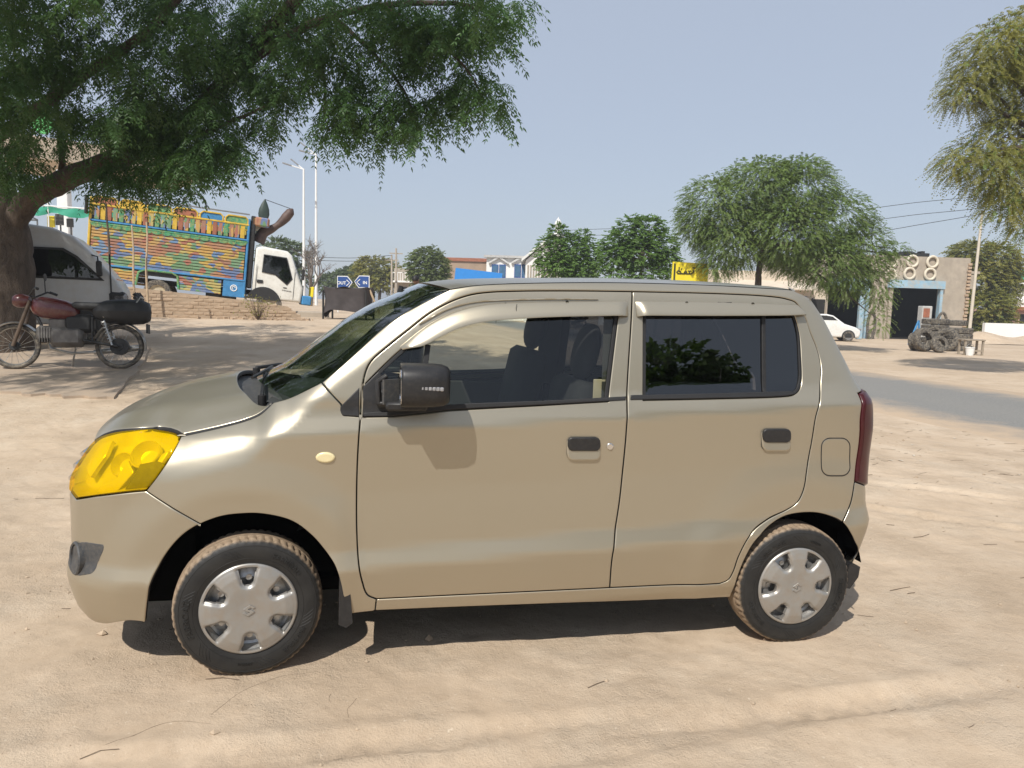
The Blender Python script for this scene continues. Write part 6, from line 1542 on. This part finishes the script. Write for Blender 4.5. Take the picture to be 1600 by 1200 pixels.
def window(e, x, z, w, h, mat, frame, y=0.0):
    m = MB(); m.box((x,y-.03,z),(w,.08,h)); o = m.build('window', frame, e); m = MB(); m.box((x,y-.075,z),(w*.8,.012,h*.84)); m.build('pane', mat, o); return o
BRN = simple('brown_brickwork', (.34,.25,.18), .9, 0, .12, .8); WHB = simple('white_wash', (.80,.79,.76), .8, 0, .04, 1); PANE = simple('blue_pane', (.06,.14,.24), .25, 0, .15, 3)
e, L, H = box_building('brick_building', 'long flat brown brick building behind the blue board', 688, 764, 407, 78, 6, BRN)
m = MB(); m.box((0,-.02,H+.05),(L+.3,.3,.35)); m.build('parapet', TRED, e)
e, L, H = box_building('white_house', 'white house with blue windows under little pointed hoods', 758, 838, 403, 70, 7, WHB)
m = MB(); m.box((0,0,H+.05),(L+.5,.7,.22)); m.build('cornice', simple('grey_ledge', (.45,.44,.42), .8), e)
for px in (777, 812):
    x = (px-798)*70/FPX; z = float(at_d(px, 424, 70)[2]); window(e, x-.34, z, .62, 1.25, PANE, SIGNBLUE); window(e, x+.36, z, .62, 1.25, PANE, SIGNBLUE)
    m = MB(); m.prism([(x-.95,z+.66),(x-.95,z+.82),(x,z+1.42),(x+.95,z+.82),(x+.95,z+.66),(x,z+1.22)], -.28, 0, axis='y'); m.build('window_hood', simple('hood_grey', (.55,.54,.52), .8) if 'hood_grey' not in bpy.data.materials else bpy.data.materials['hood_grey'], e)
gx0, gx1 = (820-798)*70/FPX, (872-798)*70/FPX; za, zt = float(at_d(846,412,70)[2]), float(at_d(846,388,70)[2])
e2 = empty('gabled_house', grd(846, 66), -YAW); e2.location[2] = 0; tag(e2, 'white gabled house half hidden behind the bright green young tree', 'building'); hw2 = 27*66/FPX
m = MB(); m.prism([(-hw2,-.3),(hw2,-.3),(hw2,za),(0,zt),(-hw2,za)], 0, 8, axis='y'); m.build('walls', WHB, e2)
for s_ in (-1,1):
    m = MB(); m.prism([(0,zt+.05),(s_*(hw2+.4),za-.12),(s_*(hw2+.4),za+.12),(0,zt+.32)], -.4, 8.3, axis='y'); m.build('roof_slope', WHITE, e2)
m = MB()
for k in range(12): m.box((-hw2+.2+k*(2*hw2-.4)/11,-.05,za-1.2),(.12,.08,1.6))
tag(m.build('railing', CONC, e2), kind='stuff')
g = grd(867, 96); H = float(at_d(867, 341, 96)[2]); e = empty('minaret', g); tag(e, 'thin pale minaret rising behind the young trees in the middle', 'minaret')
m = MB(); m.tube([(0,0,0),(0,0,H*.80)], [.75,.55], 12); m.build('shaft', simple('pale_stone', (.62,.58,.52), .8), e, 60); m = MB(); m.lathe([(.5,H*.80),(.9,H*.81),(.9,H*.83),(.45,H*.84),(.42,H*.92),(.5,H*.93),(.3,H*.965),(.05,H*.99),(.02,H)], 14, 'z'); m.build('gallery', WHB, e, 50)
def board(name, label, pxa, pxb, ya, yb, D, mat, tilt=0.0):
    g = grd((pxa+pxb)/2, D); e = empty(name, g, -YAW); tag(e, label, 'sign'); s = D/FPX; zt_ = float(at_d((pxa+pxb)/2, ya, D)[2])-g[2]; zb_ = float(at_d((pxa+pxb)/2, yb, D)[2])-g[2]; w = (pxb-pxa)*s
    m = MB(); m.box((0,0,(zt_+zb_)/2),(w,.08,zt_-zb_),rot=Matrix.Rotation(tilt,3,'Y')); m.build('panel', mat, e); m = MB()
    for x in (-.4,.4): m.tube([(x*w,.07,-.1),(x*w,.07,zt_-.05)], .05, 6)
    m.build('posts', GREYM, e); return e, w, zt_, zb_
board('blue_board', 'plain blue hoarding just above the front of the car roof', 709, 782, 423, 452, 58, BOARDBLUE, .09)
e, w_, zt_, zb_ = board('yellow_sign', 'yellow sign with black Urdu lettering left of the weeping tree', 1046, 1102, 411, 450, 31, YELLOW, .03)
# Urdu word on the yellow sign, drawn as strokes right to left
INK = simple('sign_ink', (.03,.03,.01), .6); s = 31/FPX; m = MB(); zc = float(at_d(1066,425,31)[2])-float(e.location[2]); x_c = (1066-1074)*s
def stroke(pts, r=.028): m.tube([(x_c+x*s, -.05, zc+y*s) for x, y in pts], r, 5)
stroke([(13,-1),(13,2.5)]); stroke([(13,-1),(9,-3),(6,-3)]); stroke([(8,-3),(5,1.5),(9,1.5)]); stroke([(6,-3),(1,-3)]); stroke([(1,-3),(2.5,0),(.5,1.5),(-1,-1),(0,-3)]); stroke([(0,-3),(-12,-3)]); stroke([(-11,-3),(-13,-1),(-11,1.5),(-7,0),(-6,-3)]); stroke([(-9.5,0),(-9.5,7)])
for x, y in ((12,6),(14,6),(1,4.5),(-6,4)): stroke([(x-.6,y),(x+.6,y)], .035)
m.build('lettering', INK, e)
m = MB(); m.box((-w_/2+.10,-.05,(zt_+zb_)/2),(.07,.02,zt_-zb_-.1)); m.build('side_bar', INK, e)
e, L, H = box_building('small_shop', 'small grey two storey shop with a balcony behind the utility poles', 615, 646, 420, 80, 5, CONC)
m = MB(); m.box((0,-.5,H*.72),(L+.3,1.0,.18)); m.build('balcony_slab', WHB, e); m = MB()
for k in range(9): m.box((-L/2+k*L/8,-.95,H*.72+.5),(.06,.06,.9))
m.box((0,-.95,H*.72+.95),(L,.08,.08)); tag(m.build('balustrade', WHB, e), kind='stuff')
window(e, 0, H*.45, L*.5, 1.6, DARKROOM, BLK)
# ---- cream shop behind the weeping tree
CREAMW = simple('cream_plaster', (.60,.51,.40), .85, 0, .08, 1, dirt=(.4,.33,.26), dirt_amt=.4)
e, L, H = box_building('cream_shop', 'cream plastered shop front mostly hidden behind the weeping tree', 1090, 1288, 424, 46, 8, CREAMW)
m = MB(); m.prism([(0,0),(-1.8,-.55),(-1.8,-.62),(0,-.10)], -L/2+1, L/2-1, axis='x', c=(0,0,H-.55)); m.build('awning', CREAMW, e)
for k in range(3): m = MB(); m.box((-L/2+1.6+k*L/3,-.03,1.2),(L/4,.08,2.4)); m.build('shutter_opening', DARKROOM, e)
# ---- tyre workshop
a, b_ = grd(1272, 47.0), grd(1508, 47.5)
GA = empty('tyre_garage', a); tag(GA, 'bare plaster tyre workshop with two dark bays and rings on its front', 'garage'); d = b_-a; GL = math.hypot(d[0], d[1]); GA.rotation_euler = (0,0,math.atan2(d[1], d[0]))
GH = float(at_d(1450, 402, 47.3)[2]); sx = GL/(1508-1272)
def gx(px): return (px-1272)*sx
def gzz(py): return float(at_d(1430, py, 47.2)[2])
zl = gzz(446)
m = MB()
m.box((GL/2,.2,(zl+GH)/2),(GL,.4,GH-zl)); m.box(((gx(1466)+gx(1508))/2,.2,zl/2-.1),(gx(1508)-gx(1466),.4,zl+.2)); m.box(((gx(1352)+gx(1384))/2,.2,zl/2-.1),(gx(1384)-gx(1352),.4,zl+.2)); m.box((gx(1276),.2,zl/2-.1),(gx(1284)-gx(1270),.4,zl+.2))
m.box((GL/2,9.2,GH/2),(GL,.3,GH)); m.box((.15,4.6,GH/2),(.3,8.8,GH)); m.box((GL-.15,4.8,GH/2),(.3,8.5,GH)); m.box((GL/2,4.8,GH-.35),(GL-.6,8.5,.25)); m.build('walls', CONC, GA)
m = MB(); m.box((GL/2,8.9,2),(GL-.7,.1,GH-1)); m.box((GL/2,4.7,.02),(GL-.7,8.3,.04)); m.box((.36,4.6,2.5),(.08,8.3,5)); m.box((GL-.36,4.6,2.5),(.08,8.3,5)); m.build('dark_lining', DARKROOM, GA)  # near-black back, floor and sides of the bays
for x0_, x1_ in ((1384,1466),(1284,1352)):
    m = MB(); m.box(((gx(x0_)+gx(x1_))/2,-.08,zl+.06),(gx(x1_)-gx(x0_)+.2,.35,.50)); m.build('lintel', SKYBLUE, GA)
    m = MB(); m.box((gx(x1_)-.06,-.04,zl/2),(.18,.30,zl)); m.build('door_jamb', SKYBLUE, GA); m = MB(); m.box((gx(x0_)+.12,-.02,zl/2),(.22,.26,zl)); m.build('door_jamb', CONC, GA)
RING = simple('tyre_ring_cream', (.62,.56,.45), .8, 0, .15, 4)
for px, py in ((1416,409),(1447,409),(1413,428),(1445,428),(1384,411),(1384,431)):
    m = MB(); m.tube([(gx(px)+.34*math.cos(w),-.10,gzz(py)+.34*math.sin(w)) for w in np.linspace(0,6.283,28,endpoint=False)], .085, 8, close=True); m.build('wall_ring', RING, GA, 60)
m = MB(); m.box((GL+.25,.2,GH-.9),(.9,.4,.16)); m.box((GL+.1,.2,GH-1.5),(.5,.4,.9)); m.build('roof_bracket', CONC, GA)
for k in range(22):      # broken brick edge of the right corner
    m = MB(); m.box((GL-.07+(k % 2)*.03+rbk.uniform(-.02,.03),-.02,.3+k*.22),(.22,.20,.15),bevel=.02); m.build('brick', BRICKM, GA)
m = MB(); rb.seed(3)
for k in range(26): m.box((gx(rb.uniform(1395,1450)),rb.uniform(.4,2),GH+.12),(rb.uniform(.2,.7),rb.uniform(.2,.6),rb.uniform(.15,.5)))
tag(m.build('roof_clutter', BLK, GA), kind='stuff')
def tyre(name, label, P, R_, w, rot, group='old tyres heaped by the garage'):
    m = MB(); r = R_; prof = [(r*.56,-w*.42),(r*.70,-w*.5),(r*.9,-w*.5),(r*.98,-w*.40),(r,-w*.2),(r*.985,-w*.18),(r*.985,-w*.06),(r,-w*.04),(r,w*.04),(r*.985,w*.06),(r*.985,w*.18),(r,w*.2),(r*.98,w*.40),(r*.9,w*.5),(r*.70,w*.5),(r*.56,w*.42),(r*.66,w*.3),(r*.66,-w*.3)]
    m.lathe(prof, 36, 'y', close=True); o = m.build(name, TYREFAR, None, 40); o.location = P; o.rotation_euler = rot; return tag(o, label, 'tyre', group)
def on_g(px, D, up): g = grd(px, D); return (g[0], g[1], g[2]+up)
tyre('tyre', 'largest upright tyre at the front left of the heap', on_g(1446,31.6,.52), .52, .36, (-.22,0,.05)); tyre('tyre', 'tyre leaning behind the largest one, farthest left of the heap', on_g(1432,32.4,.40), .40, .28, (-.15,0,.5)); tyre('tyre', 'small upright tyre right of the largest one', on_g(1471,31.0,.36), .36, .24, (-.25,0,-.1)); tyre('tyre', 'tall tyre standing turned sideways above the small one', on_g(1482,32.6,.52), .52, .30, (-.1,0,-.95))
for i, (px, D, z, lab) in enumerate(((1462,34,1.30,'topmost flat tyre on the left stack'),(1462,34,1.02,'second flat tyre from the top of the left stack'),(1464,34,.74,'third flat tyre from the top of the left stack'),(1463,34,.44,'fourth flat tyre from the top of the left stack'),(1463,34,.15,'bottom flat tyre of the left stack'),(1501,33.4,.92,'topmost flat tyre on the right stack'),(1501,33.4,.66,'middle upper flat tyre on the right stack'),(1500,33.4,.40,'middle lower flat tyre on the right stack'),(1502,33.4,.13,'bottom flat tyre of the right stack'),(1490,34.6,1.26,'flat tyre laid high between the two stacks'))):
    tyre('tyre', lab, on_g(px, D, z), .58 if px < 1495 else .55, .26, (math.pi/2,.0,i*.7))
WOOD = simple('weathered_wood', (.30,.25,.19), .9, 0, .2, 5)
g = on_g(1521, 30.0, 0); e = empty('workshop_table', g, -YAW); tag(e, 'small rough wooden table right of the tyre heap', 'table'); m = MB(); m.box((0,0,.62),(.85,.55,.06),bevel=.01); m.build('table_top', WOOD, e)
for x in (-.36,.36):
    for y in (-.2,.2): m = MB(); m.box((x,y,.29),(.07,.07,.6)); m.build('leg', WOOD, e)
m = MB(); m.box((0,-.2,.18),(.7,.05,.06)); m.build('stretcher', WOOD, e)
g = on_g(1520, 29.6, 0); e = empty('white_bucket', g); tag(e, 'white plastic bucket standing under the workshop table', 'bucket'); m = MB(); m.lathe([(.001,0),(.13,0),(.17,.30),(.18,.30),(.18,.33),(.165,.33),(.13,.03),(.001,.03)], 20, 'z'); m.build('pail', SIGNWHITE, e, 40); m = MB(); m.tube([(.17*math.cos(w),0,.32+.14*math.sin(w)) for w in np.linspace(0,3.14,12)], .008, 5); m.build('handle', GREYM, e)
g = on_g(1444, 41, 0); e = empty('air_compressor', g, -YAW); tag(e, 'pale grey cabinet with a red gauge panel in the right garage bay', 'cabinet'); m = MB(); m.box((0,0,1.05),(.55,.5,2.1),bevel=.03); m.build('cabinet', simple('cabinet_grey', (.45,.45,.43), .6), e); m = MB(); m.box((-.05,-.26,1.72),(.34,.04,.5)); m.build('gauge_panel', TRED, e)
g = on_g(1433, 39, 0); e = empty('blue_jack', g); tag(e, 'blue trolley jack stand leaning at the right garage jamb', 'jack'); m = MB(); m.tube([(-.4,0,0),(.1,0,1.3)], .05, 6); m.tube([(.3,0,0),(.1,0,1.3)], .05, 6); m.tube([(-.2,0,.5),(.2,0,.5)], .05, 6); m.build('frame', TBLUE, e)
for px, w_, h_, lab in ((1362,6,21,'long black tube hanging on the pillar between the garage bays'),(1472,8,22,'large dark hoop standing against the right garage wall')):
    D = 46.2; g = on_g(px, D, 0); s = D/FPX; zt_ = h_*2*s; m = MB(); m.tube([(w_*s*math.cos(w), 0, zt_*.5+h_*s*math.sin(w)) for w in np.linspace(0,6.283,28,endpoint=False)], .085, 7, close=True); o = m.build('rubber_tube', TYREFAR, None, 60); o.location = g; o.rotation_euler = (0,0,-YAW); tag(o, lab, 'tube')
g = on_g(1344, 45.5, 0); m = MB(); m.box((0,0,1.7),(.30,.3,3.4),bevel=.03); m.box((-.35,-.1,3.2),(.9,.5,.6),bevel=.04); o = m.build('air_pump', SKYBLUE); o.location = g; o.rotation_euler = (0,0,-YAW); tag(o, 'blue air pump post with a pale box beside the white parked car', 'pump')
# ---- white car in the left bay
WC = empty('white_car'); tag(WC, 'small white car parked nose out at the left garage bay', 'car'); f0 = on_g(1340, 41.5, 0); place(WC, f0, np.array([.93,-.36,0]))
wcb = shell('body', [(-3.4,.22),(-.06,.22),(.02,.45),(-.02,.66),(-.25,.80),(-.85,.98),(-1.45,1.42),(-1.8,1.50),(-2.9,1.50),(-3.35,1.1),(-3.42,.6)], 1.6, WHITE, WC, .10, .12, .9)
plate('side_window', [(-1.0,.98),(-1.5,1.36),(-1.85,1.42),(-2.7,1.42),(-2.9,1.0)], -.775, -.74, BLK, wcb); m = MB(); m.grid([[(-.87,-.66,.99),(-.87,.66,.99)],[(-1.44,-.6,1.41),(-1.44,.6,1.41)]]); m.build('windscreen', BLK, wcb)
for x in (-.62,-2.8):
    m = MB(); m.prism([(x+.35*math.cos(w), .29+.35*math.sin(w)) for w in np.linspace(-.2,3.34,18)], -.808, -.7, axis='y'); m.build('wheel_arch', BLK, wcb)
    for s_ in (-1,1): road_wheel('wheel', WC, x, s_*.74, .29, .18, GREYM, .62, s_); 
m = MB(); m.box((-.12,-.62,.68),(.34,.24,.16),bevel=.04); m.build('headlight', LENSCLR, WC)
# ---- far right: mosque, pink house, white wall, earth bank
PINK = simple('pink_plaster', (.62,.40,.34), .85, 0, .06, 1)
e, L, H = box_building('pink_house', 'pink plastered house with a dark red eave at the right edge', 1548, 1640, 484, 62, 6, PINK)
m = MB(); m.box((0,-.2,H+.1),(L+.6,1.0,.28)); m.build('eave', TRED, e); window(e, L*.05, H*.55, .9, 1.6, BLK, PINK); window(e, L*.28, H*.55, .9, 1.6, BLK, PINK)
e, L, H = box_building('white_boundary_wall', 'long whitewashed boundary wall below the pink house', 1540, 1650, 506, 54, .3, WHB, 'wall')
g = grd(1594, 75); H = float(at_d(1594, 418, 75)[2]); e = empty('mosque_minaret', g); tag(e, 'white mosque minaret with green tip above the pink house', 'minaret')
m = MB(); m.lathe([(.75,0),(.75,H*.46),(1.0,H*.47),(1.0,H*.49),(.70,H*.50),(.66,H*.66),(.92,H*.67),(.92,H*.70),(.55,H*.71),(.52,H*.80)], 14, 'z'); m.build('shaft', WHB, e, 40); m = MB(); m.lathe([(.62,H*.80),(.66,H*.84),(.45,H*.92),(.12,H*.97),(.02,H)], 14, 'z'); m.build('dome', simple('dome_green', (.05,.32,.2), .5), e, 50)
g = grd(1585, 45); m = MB(); rows = []
for i in range(9):
    rows.append([(x, -2.2+4.4*i/8, max(-.1, .55*math.exp(-((-2.2+4.4*i/8)/1.3)**2)*(1-.3*math.cos(x*1.3))*float(sstep(-5,-2.5,x)))) for x in np.linspace(-5,8,27)])
m.grid(rows); o = m.build('earth_bank', bpy.data.materials['sandy_dirt'], None, 60); o.location = g; tag(o, kind='structure')
# ---- things seen through the front door glass
a = at_z(883, 521, 0.0); b_ = at_z(902, 521.5, 0.0); u_ = unit(b_-a); motorcycle('motorcycle', 'distant dark motorcycle seen through the front door window', a, a+u_*1.25, .05, (BLK, DUSTCH, BLK, ENG))
g = at_z(946, 518, 0.0); e = empty('red_banner', g, -YAW); tag(e, 'white framed red banner seen through the front door window', 'banner'); s = 40/FPX; m = MB(); m.box((0,0,.95),(.95,.05,1.1)); m.build('panel', SIGNWHITE, e); m = MB(); m.box((.03,-.03,1.2),(.80,.03,.52)); m.build('printed_area', simple('banner_red', (.55,.06,.07), .6, 0, .5, 7), e); m = MB(); m.tube([(-.47,0,-.05),(-.47,0,1.5)], .02, 5); m.tube([(.47,0,-.05),(.47,0,1.5)], .02, 5); m.build('legs', GREYM, e)
# ---- overhead wires
def wire(label, pts, r=.012):
    P = crom(np.array(pts), 8); m = MB(); b0 = np.array(pts[0]); m.tube([tuple(p-b0) for p in P], r, 4); o = m.build('overhead_wire', BLK); o.location = b0; tag(o, label, 'wire', 'overhead wires')
for ya, yb, D, lab in ((322,306,40,'uppermost thin overhead wire right of the weeping tree'),(341,325,40,'middle overhead wire right of the weeping tree'),(362,335,38,'lowest and darkest overhead wire, running to the pale pole')):
    wire(lab, [at_d(1330,ya+8,D+2), at_d(1430,(ya*.6+yb*.4)+1,D), at_d(1530,yb,D-1), at_d(1680,yb-30,D-4)], .014)
for ya, yb, lab in ((358,355,'upper thin wire behind the two young trees'),(367,366,'lower thin wire behind the two young trees')):
    wire(lab, [at_d(880,ya+2,48), at_d(980,(ya+yb)/2,48), at_d(1080,yb,48)], .012)
for ya, yb, lab in ((401,399,'upper wire running left from the utility poles'),(406,405,'lower wire running left from the utility poles')):
    wire(lab, [at_d(494,ya+1,66), at_d(555,ya+2,66), at_d(612,yb,68)], .022)

# ================================================================== HAZE: dusty air round the whole place
HZ = NT('HAZE_air'); HZ.t.nodes.remove(HZ.b); pv = HZ.n('ShaderNodeVolumePrincipled'); pv.inputs['Color'].default_value = (.86,.89,.94,1); pv.inputs['Density'].default_value = .0014; pv.inputs['Anisotropy'].default_value = .2
HZ.l(pv.outputs[0], HZ.out.inputs['Volume'])
m = MB(); m.box((200,400,6.5),(1500,1500,16)); hz = m.build('haze', HZ.m); tag(hz, kind='stuff')
